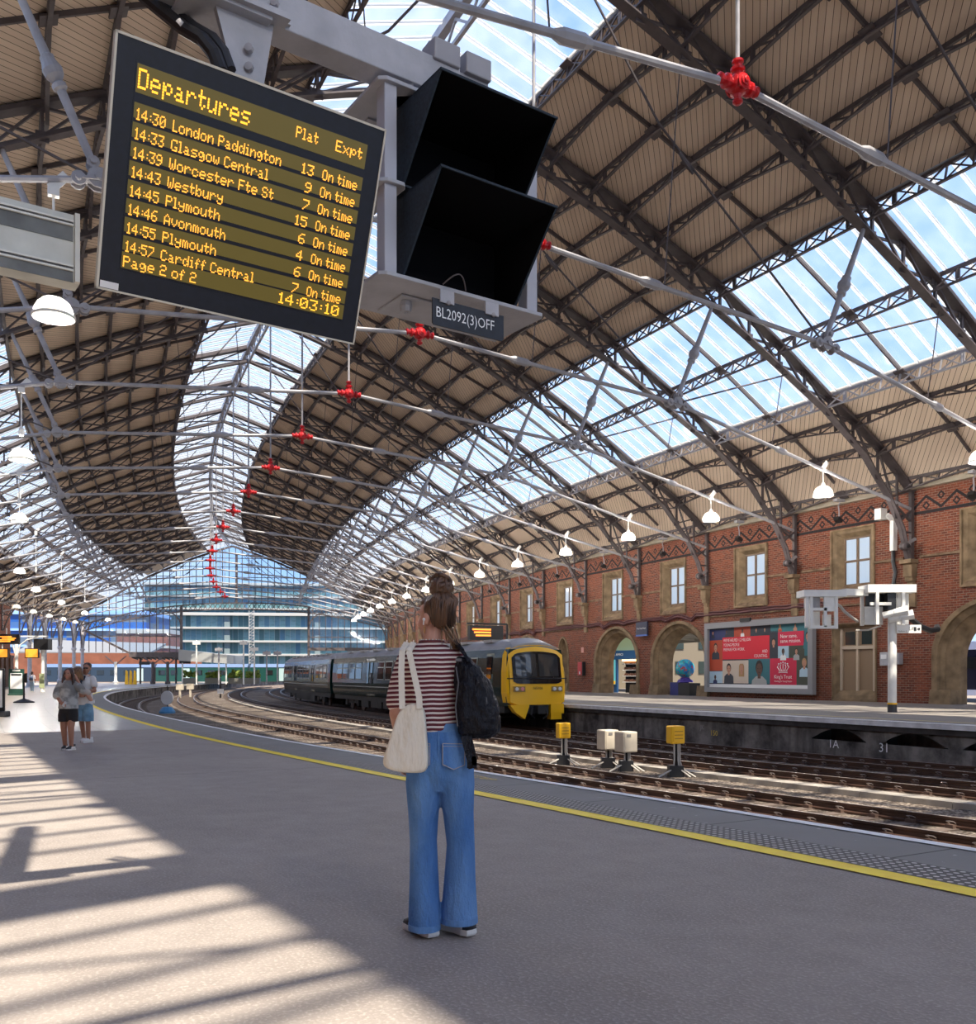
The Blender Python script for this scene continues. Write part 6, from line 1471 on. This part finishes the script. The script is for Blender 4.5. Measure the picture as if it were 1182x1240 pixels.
b = MB(); b.lathe([(.062, -.006), (.068, 0), (.062, .006), (.056, 0)], 22, (-.044, .004, 1.512)); b.build('neckband', mat('neckband', (.16, .04, .05), .85), w, smooth=True)
b = MB()                                                     # jeans
loft(b, [(-.005, 0, .74, .10, .085), (0, 0, .82, .175, .118), (-.003, -.008, .90, .183, .128), (-.02, -.005, .98, .168, .118), (-.035, 0, 1.06, .138, .104), (-.036, 0, 1.085, .136, .102)], 28)
loft(b, [(-.079, -.02, .03, .083, .098), (-.081, -.018, .10, .082, .096), (-.082, -.008, .28, .076, .088), (-.087, .004, .48, .071, .080), (-.086, 0, .62, .079, .090), (-.085, -.002, .78, .094, .11), (-.075, -.002, .88, .095, .115)], 24)
loft(b, [(.100, .0, .06, .095, .105), (.100, .002, .13, .093, .102), (.102, .006, .28, .082, .090), (.107, .01, .46, .073, .082), (.094, .004, .62, .080, .090), (.085, -.002, .78, .094, .11), (.075, -.002, .88, .098, .116)], 24)
jeans = fuse(b, 'jeans', DENIM, w, .006, 6)
b = MB(); loft(b, [(-.079, -.02, .028, .0845, .0995), (-.080, -.019, .060, .0840, .099)], 24); b.build('hem', DENIM2, jeans); b = MB(); loft(b, [(.100, 0, .058, .0965, .1065), (.100, .001, .09, .096, .106)], 24); b.build('hem', DENIM2, jeans)
b = MB(); loft(b, [(-.034, 0, 1.048, .1425, .1075), (-.036, 0, 1.09, .139, .105)], 28); b.build('waistband', DENIM2, jeans)
def on_seat(x, z):                                           # back of the jeans at x, z
    ry, cx_, rx = (.128, -.003, .183) if z < .94 else (.118, -.02, .168)
    t = min(.97, abs((x - cx_) / rx)); return -.008 - ry * math.sqrt(1 - t * t) - .005
for s, xs, tilt in ((-1, -.10, .012), (1, .075, -.012)):
    b = MB(); pr = [(-.055, .99), (.055, .99), (.055, .885), (0, .862), (-.055, .885)]
    P_ = [Vector((xs + x, on_seat(xs + x, z) - .004, z + tilt * x * 5)) for x, z in pr]; b.prism(P_, (0, .012, 0)); pk = b.build('pocket', DENIM, jeans)
    b = MB()
    for q0, q1 in zip(P_, P_[1:] + P_[:1]): b.tube([q0 - Vector((0, .002, 0)), q1 - Vector((0, .002, 0))], .0022, 5)
    b.tube([P_[0] + Vector((0, -.002, -.014)), P_[1] + Vector((0, -.002, -.014))], .002, 5); b.build('stitching', mat('stitching', (.42, .40, .42), .8), pk)
b = MB(); b.tube([(.0, -.128, 1.05), (.0, -.134, .95), (.0, -.128, .86)], .003, 5); b.build('belt_loop', DENIM2, jeans)
shoe(w, (-.095, .01, 0), .65, 1.0); shoe(w, (.09, .03, .0), .75, 1.0)
# hair, bun, strands
b = MB(); R_ = Matrix.Rotation(HR, 3, 'Z')
def hell(c, rx, ry, rz_, n=16, k=12):
    rings = []
    for j in range(1, k):
        a = PI * j / k; rings.append([HC + R_ @ Vector((c[0] + rx * math.sin(a) * math.cos(2 * PI * i / n), c[1] + ry * math.sin(a) * math.sin(2 * PI * i / n), c[2] - rz_ * math.cos(a))) for i in range(n)])
    b.ring_strip(rings)
hell((0, -.030, .040), .086, .088, .086); hell((0, -.048, .0), .072, .062, .072); hell((0, .028, .072), .060, .05, .040)
hair = fuse(b, 'hair', HAIR, w, .006, 5)
BC = HC + R_ @ Vector((-.012, -.05, .145))
b = MB(); b.sphere(BC, (.062, .055, .040), 14, 10); rnd = random.Random(3)
for k in range(12):
    ax = Vector((rnd.uniform(-1, 1), rnd.uniform(-1, 1), rnd.uniform(-.4, 1))).normalized(); x = ax.orthogonal().normalized(); y = ax.cross(x); r0 = rnd.uniform(.040, .060)
    b.tube([BC + ax * rnd.uniform(-.012, .018) + (x * math.cos(t * .55) + y * math.sin(t * .55)) * r0 + Vector((0, 0, .003 * t)) for t in range(rnd.randint(7, 12))], [.009] * 1 + [.012] * 4 + [.010] * 9 if False else .0115, 6)
b.build('hair_bun', HAIR, w, smooth=True)
b = MB()
for k in range(34):
    a = -PI / 2 + (k - 17) * .085; p0 = HC + R_ @ Vector((.080 * math.cos(a), -.03 + .085 * math.sin(a), .02 + .05 * rnd.random())); pm = HC + R_ @ Vector((.088 * math.cos(a), -.035 + .092 * math.sin(a), .075 + .02 * rnd.random()))
    q = HC + R_ @ Vector((.082 * math.cos(a) * .95, -.04 + .07 * math.sin(a), -.035 - .02 * rnd.random()))
    b.tube([q, p0, pm, (pm + BC) / 2 + Vector((0, 0, .012)), BC - Vector((0, 0, .02))], [.004, .0065, .0065, .006, .004], 5)
b.build('swept_strands', HAIR, hair, smooth=True)
b = MB()
for k in range(15):
    p0 = HC + R_ @ Vector((rnd.uniform(-.05, .05), -.095 + rnd.uniform(-.01, .03), -.06 + rnd.uniform(-.02, .03)))
    e = Vector((rnd.uniform(.0, .07), rnd.uniform(-.045, -.02), 0)); L = rnd.uniform(.07, .15)
    pts = [p0 + Vector((e.x * t, e.y * t * .6 + .010 * math.sin(t * 6 + k), -L * t)) for t in (0, .25, .5, .75, 1.0)]
    b.tube(pts, [.003, .005, .0042, .003, .001], 5)
b.build('loose_strands', HAIRL, hair, smooth=True)
ear = HC + R_ @ Vector((-.078, -.005, -.015)); b = MB(); b.tube([ear + Vector((-.006, -.01, -.035)) + Vector((0, .018 * math.cos(t * PI / 8), -.018 + .018 * math.sin(t * PI / 8))) for t in range(17)], .0022, 6); b.build('hoop_earring', GOLD, w, smooth=True)
b = MB(); b.sphere(ear + Vector((-.010, -.004, .0)), .008, 10, 8); b.tube([ear + Vector((-.010, -.004, 0)), ear + Vector((-.013, .002, -.028))], .0035, 6); b.build('earbud', LINEW, w, smooth=True)
b = MB()
for k in range(22):
    a = 2 * PI * k / 22; b.sphere((-.044 + .060 * math.cos(a), .006 + .056 * math.sin(a), 1.520), .0045, 6, 5)
b.build('necklace', mat('pearl', (.75, .70, .62), .3), w, smooth=True)
b = MB(); b.lathe([(.036, -.012), (.040, 0), (.036, .012)], 14, (-.213, .085, .965)); b.build('watch', LINEW, w, smooth=True)
# ------------------------------------------------------------------ tote bag over the left shoulder
tb = thing('tote_bag', 'cream canvas tote bag hanging from the shoulder of the person in striped top', 'bag', WP)
b = MB()
fr_ = [(-.192, 1.195), (-.068, 1.205), (-.062, 1.10), (-.052, .99), (-.042, .853), (-.10, .845), (-.19, .848), (-.268, .868), (-.285, .90), (-.262, .97), (-.225, 1.08)]
prof = [(-.128, .008), (-.150, .03), (-.158, .10), (-.150, .17)]
cen = (sum(x for x, _ in fr_) / len(fr_), sum(z for _, z in fr_) / len(fr_))
def tring(y, k): return [Vector((cen[0] + (x - cen[0]) * k, y + (.018 if z > 1.15 else 0), cen[1] + (z - cen[1]) * (k if z < 1.15 else 1))) for x, z in fr_]
b.ring_strip([tring(-.128, .93), tring(-.140, .985), tring(-.165, 1.0), tring(-.195, .96), tring(-.205, .88)][::-1])
o = b.build('bag_body', CANVAS, tb, smooth=True, subsurf=2)
for x0, xs, dy in ((-.178, -.200, -.198), (-.092, -.165, -.198)):
    b = MB(); top = Vector((xs + .03, -.03, 1.505))
    pts = [Vector((x0, dy, 1.17)), Vector((x0 - .004, dy + .02, 1.23)), Vector((xs * .5 + x0 * .5, -.135, 1.36)), Vector((xs + .012, -.098, 1.46)), top, Vector((xs + .02, .05, 1.485)), Vector((xs + .02, .11, 1.40))]
    b.path(pts, .030, .007, (0, -1, .25)); b.build('strap', CANVAS, tb)
# ------------------------------------------------------------------ backpack on the right shoulder
bk = thing('backpack', 'black nylon backpack slung on the right shoulder of the person in striped top', 'bag', WP)
b = MB()
loft(b, [(.19, -.05, 1.015, .07, .08), (.20, -.055, 1.045, .105, .105), (.20, -.06, 1.12, .115, .115), (.19, -.06, 1.20, .11, .112), (.165, -.06, 1.30, .09, .10), (.14, -.06, 1.38, .065, .08), (.12, -.05, 1.43, .035, .05)], 22)
b.sphere((.25, -.09, 1.13), (.06, .06, .09), 12, 8); b.sphere((.14, -.13, 1.2), (.05, .04, .14), 12, 8); b.sphere((.2, -.145, 1.22), (.04, .03, .12), 12, 8)
o = fuse(b, 'pack_body', NYLON, bk, .007, 6)
tx = bpy.data.textures.new('pack_folds', 'CLOUDS'); tx.noise_scale = .07; d_ = o.modifiers.new('folds', 'DISPLACE'); d_.texture = tx; d_.strength = .035; d_.mid_level = .5; d_.texture_coords = 'LOCAL'
b = MB(); b.path([(.155, -.12, 1.40), (.125, -.09, 1.455), (.085, -.03, 1.500), (.07, .05, 1.475), (.075, .11, 1.40), (.10, .12, 1.28)], .045, .014, (1, 0, .4)); b.build('shoulder_strap', NYLON, bk)
b = MB(); b.path([(.13, -.13, 1.03), (.15, -.15, .96), (.165, -.145, .89), (.17, -.14, .87)], .04, .012, (0, 1, 0)); b.path([(.155, -.13, 1.03), (.175, -.15, .95), (.18, -.15, .885)], .022, .01, (0, 1, 0)); b.box((.168, -.145, .90), (.05, .02, .06)); b.build('hanging_strap', NYLON, bk)
b = MB(); b.tube([(.085, -.11, 1.38), (.10, -.14, 1.30), (.085, -.15, 1.18), (.095, -.14, 1.08)], .004, 6); b.box((.10, -.135, 1.415), (.03, .02, .014)); b.tube([(.17, -.12, 1.36), (.21, -.15, 1.30), (.24, -.16, 1.22), (.25, -.15, 1.12)], .0035, 6); b.build('zip', mat('zip_grey', (.12, .12, .13), .4), bk)
for o in (w, tb, bk): o.scale = (.968, .968, .968)
# ------------------------------------------------------------------ couple on the left with a child
g = NB('grey_tee', .9, .1); v = g.obj(); a = g.noise(v, 6, 4); g.col(g.mix(g.ramp(a, [(.45, 0), (.6, 1)]), (.22, .22, .215), (.46, .46, .44))); TEE = g.m
BSH = mat('black_shorts', (.012, .010, .012), .8); BLUS = mat('blue_shorts', (.16, .30, .42), .85, noise=.25, nscale=8); WTEE = mat('white_tee', (.72, .70, .68), .85, noise=.08, nscale=6); NAVYT = mat('navy_top', (.02, .03, .055), .85); BEIGE = mat('beige_trousers', (.50, .44, .38), .9)
cp = ground(83, 908)
c_ = thing('person', 'person in grey patterned tee and black shorts walking towards the camera at left', 'person', cp, 0)
s_ = 1.0
b = MB()
loft(b, [(0, 0, .74, .13, .10), (0, 0, .86, .165, .12), (0, 0, .98, .14, .105), (0, 0, 1.12, .135, .10), (0, 0, 1.25, .15, .105), (0, 0, 1.33, .13, .08), (0, 0, 1.37, .06, .055)])
limb(b, [(0, 0, 1.33), (.005, -.01, 1.42)], [.055, .05]); hf = head(b, (.015, -.02, 1.475), PI - .1, .98, .1)
limb(b, [(-.085, 0, .78), (-.085, -.02, .44), (-.08, .03, .08)], [.092, .062, .038]); limb(b, [(.075, 0, .78), (.085, -.09, .45), (.10, -.10, .08)], [.092, .064, .038])
limb(b, [(-.165, 0, 1.27), (-.20, -.02, 1.02), (-.07, -.17, .91)], [.05, .042, .03]); hand(b, (-.06, -.18, .905), (1, -.3, -.25), (0, -.5, 1), .95, .6)
limb(b, [(.165, 0, 1.27), (.27, -.04, 1.17), (.17, .0, 1.36)], [.05, .042, .03]); hand(b, (.16, .0, 1.37), (-.5, .4, .6), (-1, 0, 0), .95, .4)
fuse(b, 'body', SKIN2, c_, .011, 4)
b = MB(); loft(b, [(0, 0, .80, .195, .145), (0, 0, .90, .185, .135), (0, 0, 1.05, .170, .125), (0, 0, 1.22, .175, .12), (0, 0, 1.31, .155, .095), (0, 0, 1.36, .075, .065)], 22); limb(b, [(-.15, 0, 1.27), (-.20, -.01, 1.15), (-.215, -.015, 1.06)], [.075, .082, .088]); limb(b, [(.15, 0, 1.27), (.21, -.02, 1.22), (.26, -.03, 1.18)], [.075, .08, .08]); fuse(b, 'tee', TEE, c_, .011, 5)
b = MB(); loft(b, [(-.085, -.005, .55, .108, .11), (-.085, 0, .68, .112, .118), (-.06, 0, .80, .115, .125)], 18); loft(b, [(.08, -.02, .55, .108, .11), (.078, -.01, .68, .112, .118), (.06, 0, .80, .115, .125)], 18); loft(b, [(0, 0, .70, .16, .12), (0, 0, .86, .172, .128)], 20); fuse(b, 'shorts', BSH, c_, .011, 4)
b = MB(); HC2 = Vector((.015, -.02, 1.475)); b.sphere(HC2 + Vector((0, .022, .035)), (.088, .090, .090), 14, 10); [b.tube([HC2 + Vector((s * .07, .01, .05)), HC2 + Vector((s * .088, -.01, -.05)), HC2 + Vector((s * .10, -.035, -.15)), HC2 + Vector((s * .085, -.055, -.235))], [.03, .032, .03, .012], 8) for s in (-1, 1)]; b.sphere(HC2 + Vector((0, .06, -.08)), (.08, .05, .12), 12, 8); fuse(b, 'hair', HAIRD, c_, .010, 3)
b = MB(); [b.sphere(HC2 + Vector((sx, -.098, .008)), (.012, .006, .006), 8, 6) for sx in (-.03, .03)]; b.build('eyes', HAIRD, c_); b = MB(); b.sphere(HC2 + Vector((0, -.101, -.062)), (.022, .008, .008), 8, 6); b.build('mouth', mat('lips', (.42, .12, .11), .5), c_)
for x, y, r, L_ in ((-.08, -.0, .1, .02), (.10, -.13, -.3, .05)): shoe(c_, (x, y + .02, 0), PI + r, .98, SHOED, .25, 'sandal')
b = MB(); b.lathe([(.034, -.01), (.037, 0), (.034, .01)], 10, (-.085, -.155, .915)); b.build('bracelet', BLACK, c_)
b = MB(); b.box((.02, -.225, .895), (.05, .02, .10), Matrix.Rotation(.6, 3, 'Y')); ph = b.build('phone', mat('phone_pale', (.6, .6, .6), .3), None); tag(ph, 'small pale phone held by the person in grey tee', 'phone'); ph.location = cp
# man with white tee and blue shorts, child on his arm
mp = ground(102, 899.5); sc = 1.0
m_ = thing('person', 'person in white tee and light blue shorts walking with a child on one arm', 'person', mp, 0)
b = MB()
loft(b, [(0, 0, .80, .13, .10), (0, 0, .92, .16, .115), (0, 0, 1.05, .145, .105), (0, 0, 1.22, .165, .11), (0, 0, 1.36, .185, .11), (0, 0, 1.44, .15, .085), (0, 0, 1.48, .065, .06)])
limb(b, [(0, 0, 1.44), (.03, -.01, 1.55)], [.062, .055]); head(b, (.065, -.02, 1.61), PI + .15, 1.02)
limb(b, [(-.09, 0, .86), (-.09, .08, .48), (-.08, .17, .10)], [.09, .06, .042]); limb(b, [(.09, 0, .86), (.095, -.03, .48), (.09, 0, .09)], [.09, .06, .042])
limb(b, [(.20, 0, 1.38), (.255, -.08, 1.13), (.02, -.25, 1.07)], [.055, .048, .034]); hand(b, (.0, -.255, 1.07), (-1, 0, -.1), (0, 0, 1), 1.0, .6)
limb(b, [(-.20, 0, 1.38), (-.24, -.10, 1.14), (-.02, -.22, 1.02)], [.055, .048, .034]); hand(b, (0, -.225, 1.02), (1, 0, .05), (0, 0, 1), 1.0, .6)
fuse(b, 'body', SKIN2, m_, .011, 4)
b = MB(); loft(b, [(0, 0, .82, .18, .135), (0, 0, .95, .178, .13), (0, 0, 1.12, .178, .125), (0, 0, 1.30, .198, .122), (0, 0, 1.42, .175, .095), (0, 0, 1.475, .085, .07)], 22); limb(b, [(.18, 0, 1.39), (.235, -.04, 1.25)], [.072, .075]); limb(b, [(-.18, 0, 1.39), (-.225, -.05, 1.25)], [.072, .075]); fuse(b, 'tee', WTEE, m_, .011, 5)
b = MB(); loft(b, [(-.09, .04, .47, .112, .115), (-.088, .02, .65, .115, .12), (-.06, 0, .85, .115, .125)], 18); loft(b, [(.095, -.02, .47, .115, .118), (.09, -.01, .65, .115, .12), (.06, 0, .85, .115, .125)], 18); loft(b, [(0, 0, .72, .17, .13), (0, 0, .90, .178, .13)], 20); fuse(b, 'shorts', BLUS, m_, .011, 4)
b = MB(); b.sphere((.065, .012, 1.668), (.087, .098, .078), 12, 8); b.build('hair', HAIRD, m_, smooth=True)
b = MB(); b.box((.078, -.112, 1.618), (.105, .02, .032), Matrix.Rotation(.15, 3, 'Z')); b.build('sunglasses', BLACK, m_, bevel=.008)
shoe(m_, (.09, -.02, 0), PI - .5, 1.05, SHOEW); shoe(m_, (-.08, .16, 0.0), PI + .1, 1.05, SHOEW)
ch = thing('person', 'small child with long light brown hair carried on an arm, navy top and beige trousers', 'person', mp, 0)
b = MB(); loft(b, [(-.09, -.17, 1.10, .10, .09), (-.10, -.175, 1.22, .105, .09), (-.11, -.17, 1.36, .115, .085), (-.105, -.165, 1.42, .05, .05)]); limb(b, [(-.10, -.165, 1.4), (-.09, -.15, 1.5)], [.045, .045]); head(b, (-.08, -.12, 1.56), .4, .9)
limb(b, [(-.05, -.19, 1.12), (.14, -.22, 1.10), (.22, -.17, .93)], [.07, .06, .04]); limb(b, [(-.13, -.19, 1.12), (-.05, -.30, 1.0), (-.1, -.25, .88)], [.065, .055, .04]); limb(b, [(-.2, -.15, 1.36), (-.15, -.02, 1.45)], [.04, .032]); limb(b, [(-.02, -.14, 1.36), (.06, -.02, 1.46)], [.04, .032]); hand(b, (.06, -.01, 1.46), (.6, .8, .1), (0, 0, 1), .6, .4); hand(b, (-.14, 0, 1.45), (.3, 1, .1), (0, 0, 1), .6, .4)
fuse(b, 'body', SKIN, ch, .010, 4)
b = MB(); loft(b, [(-.09, -.17, 1.13, .122, .10), (-.10, -.175, 1.24, .125, .10), (-.11, -.17, 1.37, .130, .095), (-.105, -.165, 1.43, .06, .055)], 20); limb(b, [(-.2, -.15, 1.36), (-.17, -.06, 1.42)], [.05, .046]); limb(b, [(-.02, -.14, 1.36), (.03, -.06, 1.42)], [.05, .046]); fuse(b, 'navy_top', NAVYT, ch, .010, 4)
b = MB(); limb(b, [(-.08, -.18, 1.12), (.06, -.215, 1.13), (.18, -.215, 1.09)], [.095, .085, .062]); limb(b, [(-.13, -.19, 1.12), (-.05, -.29, 1.02)], [.08, .066]); fuse(b, 'trousers', BEIGE, ch, .010, 4)
b = MB(); hc3 = Vector((-.08, -.14, 1.58)); b.sphere(hc3, (.095, .09, .09), 12, 9)
for k in range(11): x = (k - 5) * .016; b.tube([hc3 + Vector((x, -.06, .03)), hc3 + Vector((x * 1.5, -.095, -.06)), hc3 + Vector((x * 1.8 + .01, -.10, -.15)), hc3 + Vector((x * 1.7 + .012, -.095, -.22 - .02 * (k % 3)))], [.03, .03, .024, .006], 7)
fuse(b, 'hair', HAIRL, ch, .010, 3)
shoe(ch, (.225, -.17, .86), PI - 1.1, .62, SHOEW)
# walker further away, seen from behind
fp = ground(39, 838); fq = thing('person', 'distant person seen from behind in pale top and jeans at far left', 'person', fp, 0)
b = MB(); loft(b, [(0, 0, .80, .13, .1), (0, 0, .95, .16, .11), (0, 0, 1.2, .15, .1), (0, 0, 1.38, .17, .1), (0, 0, 1.45, .06, .05)]); limb(b, [(0, 0, 1.42), (0, .01, 1.52)], [.055, .05]); head(b, (0, .01, 1.60), 0, 1.0)
limb(b, [(-.08, 0, .84), (-.09, .02, .48), (-.10, .1, .08)], [.09, .06, .04]); limb(b, [(.08, 0, .84), (.08, -.02, .48), (.09, -.08, .08)], [.09, .06, .04]); limb(b, [(-.19, 0, 1.35), (-.24, 0, 1.1), (-.2, .1, .9)], [.05, .045, .03]); limb(b, [(.19, 0, 1.35), (.24, 0, 1.1), (.2, .1, .9)], [.05, .045, .03]); hand(b, (-.2, .11, .89), (.1, .3, -1), (0, 1, 0), 1, .4); hand(b, (.2, .11, .89), (-.1, .3, -1), (0, 1, 0), 1, .4); fuse(b, 'body', SKIN2, fq, .018, 3)
b = MB(); loft(b, [(0, 0, .88, .18, .13), (0, 0, 1.1, .17, .12), (0, 0, 1.38, .19, .11), (0, 0, 1.46, .08, .06)]); limb(b, [(-.18, 0, 1.35), (-.235, 0, 1.12)], [.07, .065]); limb(b, [(.18, 0, 1.35), (.235, 0, 1.12)], [.07, .065]); fuse(b, 'pale_top', mat('pale_top', (.42, .38, .40), .9), fq, .018, 3)
b = MB(); loft(b, [(-.1, .09, .06, .08, .09), (-.09, .02, .48, .085, .09), (-.07, 0, .86, .11, .12)]); loft(b, [(.09, -.07, .06, .08, .09), (.08, -.02, .48, .085, .09), (.07, 0, .86, .11, .12)]); loft(b, [(0, 0, .78, .16, .12), (0, 0, .95, .165, .12)]); fuse(b, 'jeans', mat('pale_jeans', (.28, .38, .50), .9), fq, .018, 3)
b = MB(); b.sphere((0, -.01, 1.63), (.09, .1, .1), 12, 8); b.sphere((0, -.06, 1.55), (.08, .06, .1), 10, 8); b.build('hair', HAIRD, fq, smooth=True); shoe(fq, (-.1, .1, 0), 0, 1, SHOEW); shoe(fq, (.09, -.06, 0), 0, 1, SHOEW)
fb_ = thing('backpack', 'blue backpack on the back of the distant person at far left', 'bag', fp); b = MB(); loft(b, [(.02, -.2, .98, .13, .08), (.02, -.21, 1.05, .16, .1), (.02, -.2, 1.25, .15, .095), (.02, -.18, 1.36, .09, .06)]); b.build('pack_body', mat('pack_blue', (.06, .09, .17), .7), fb_, smooth=True); b = MB(); [b.path([(s * .1, -.13, 1.37), (s * .1, 0, 1.48), (s * .11, .12, 1.38)], .04, .015) for s in (-1, 1)]; b.build('strap', MATS['pack_blue'], fb_)
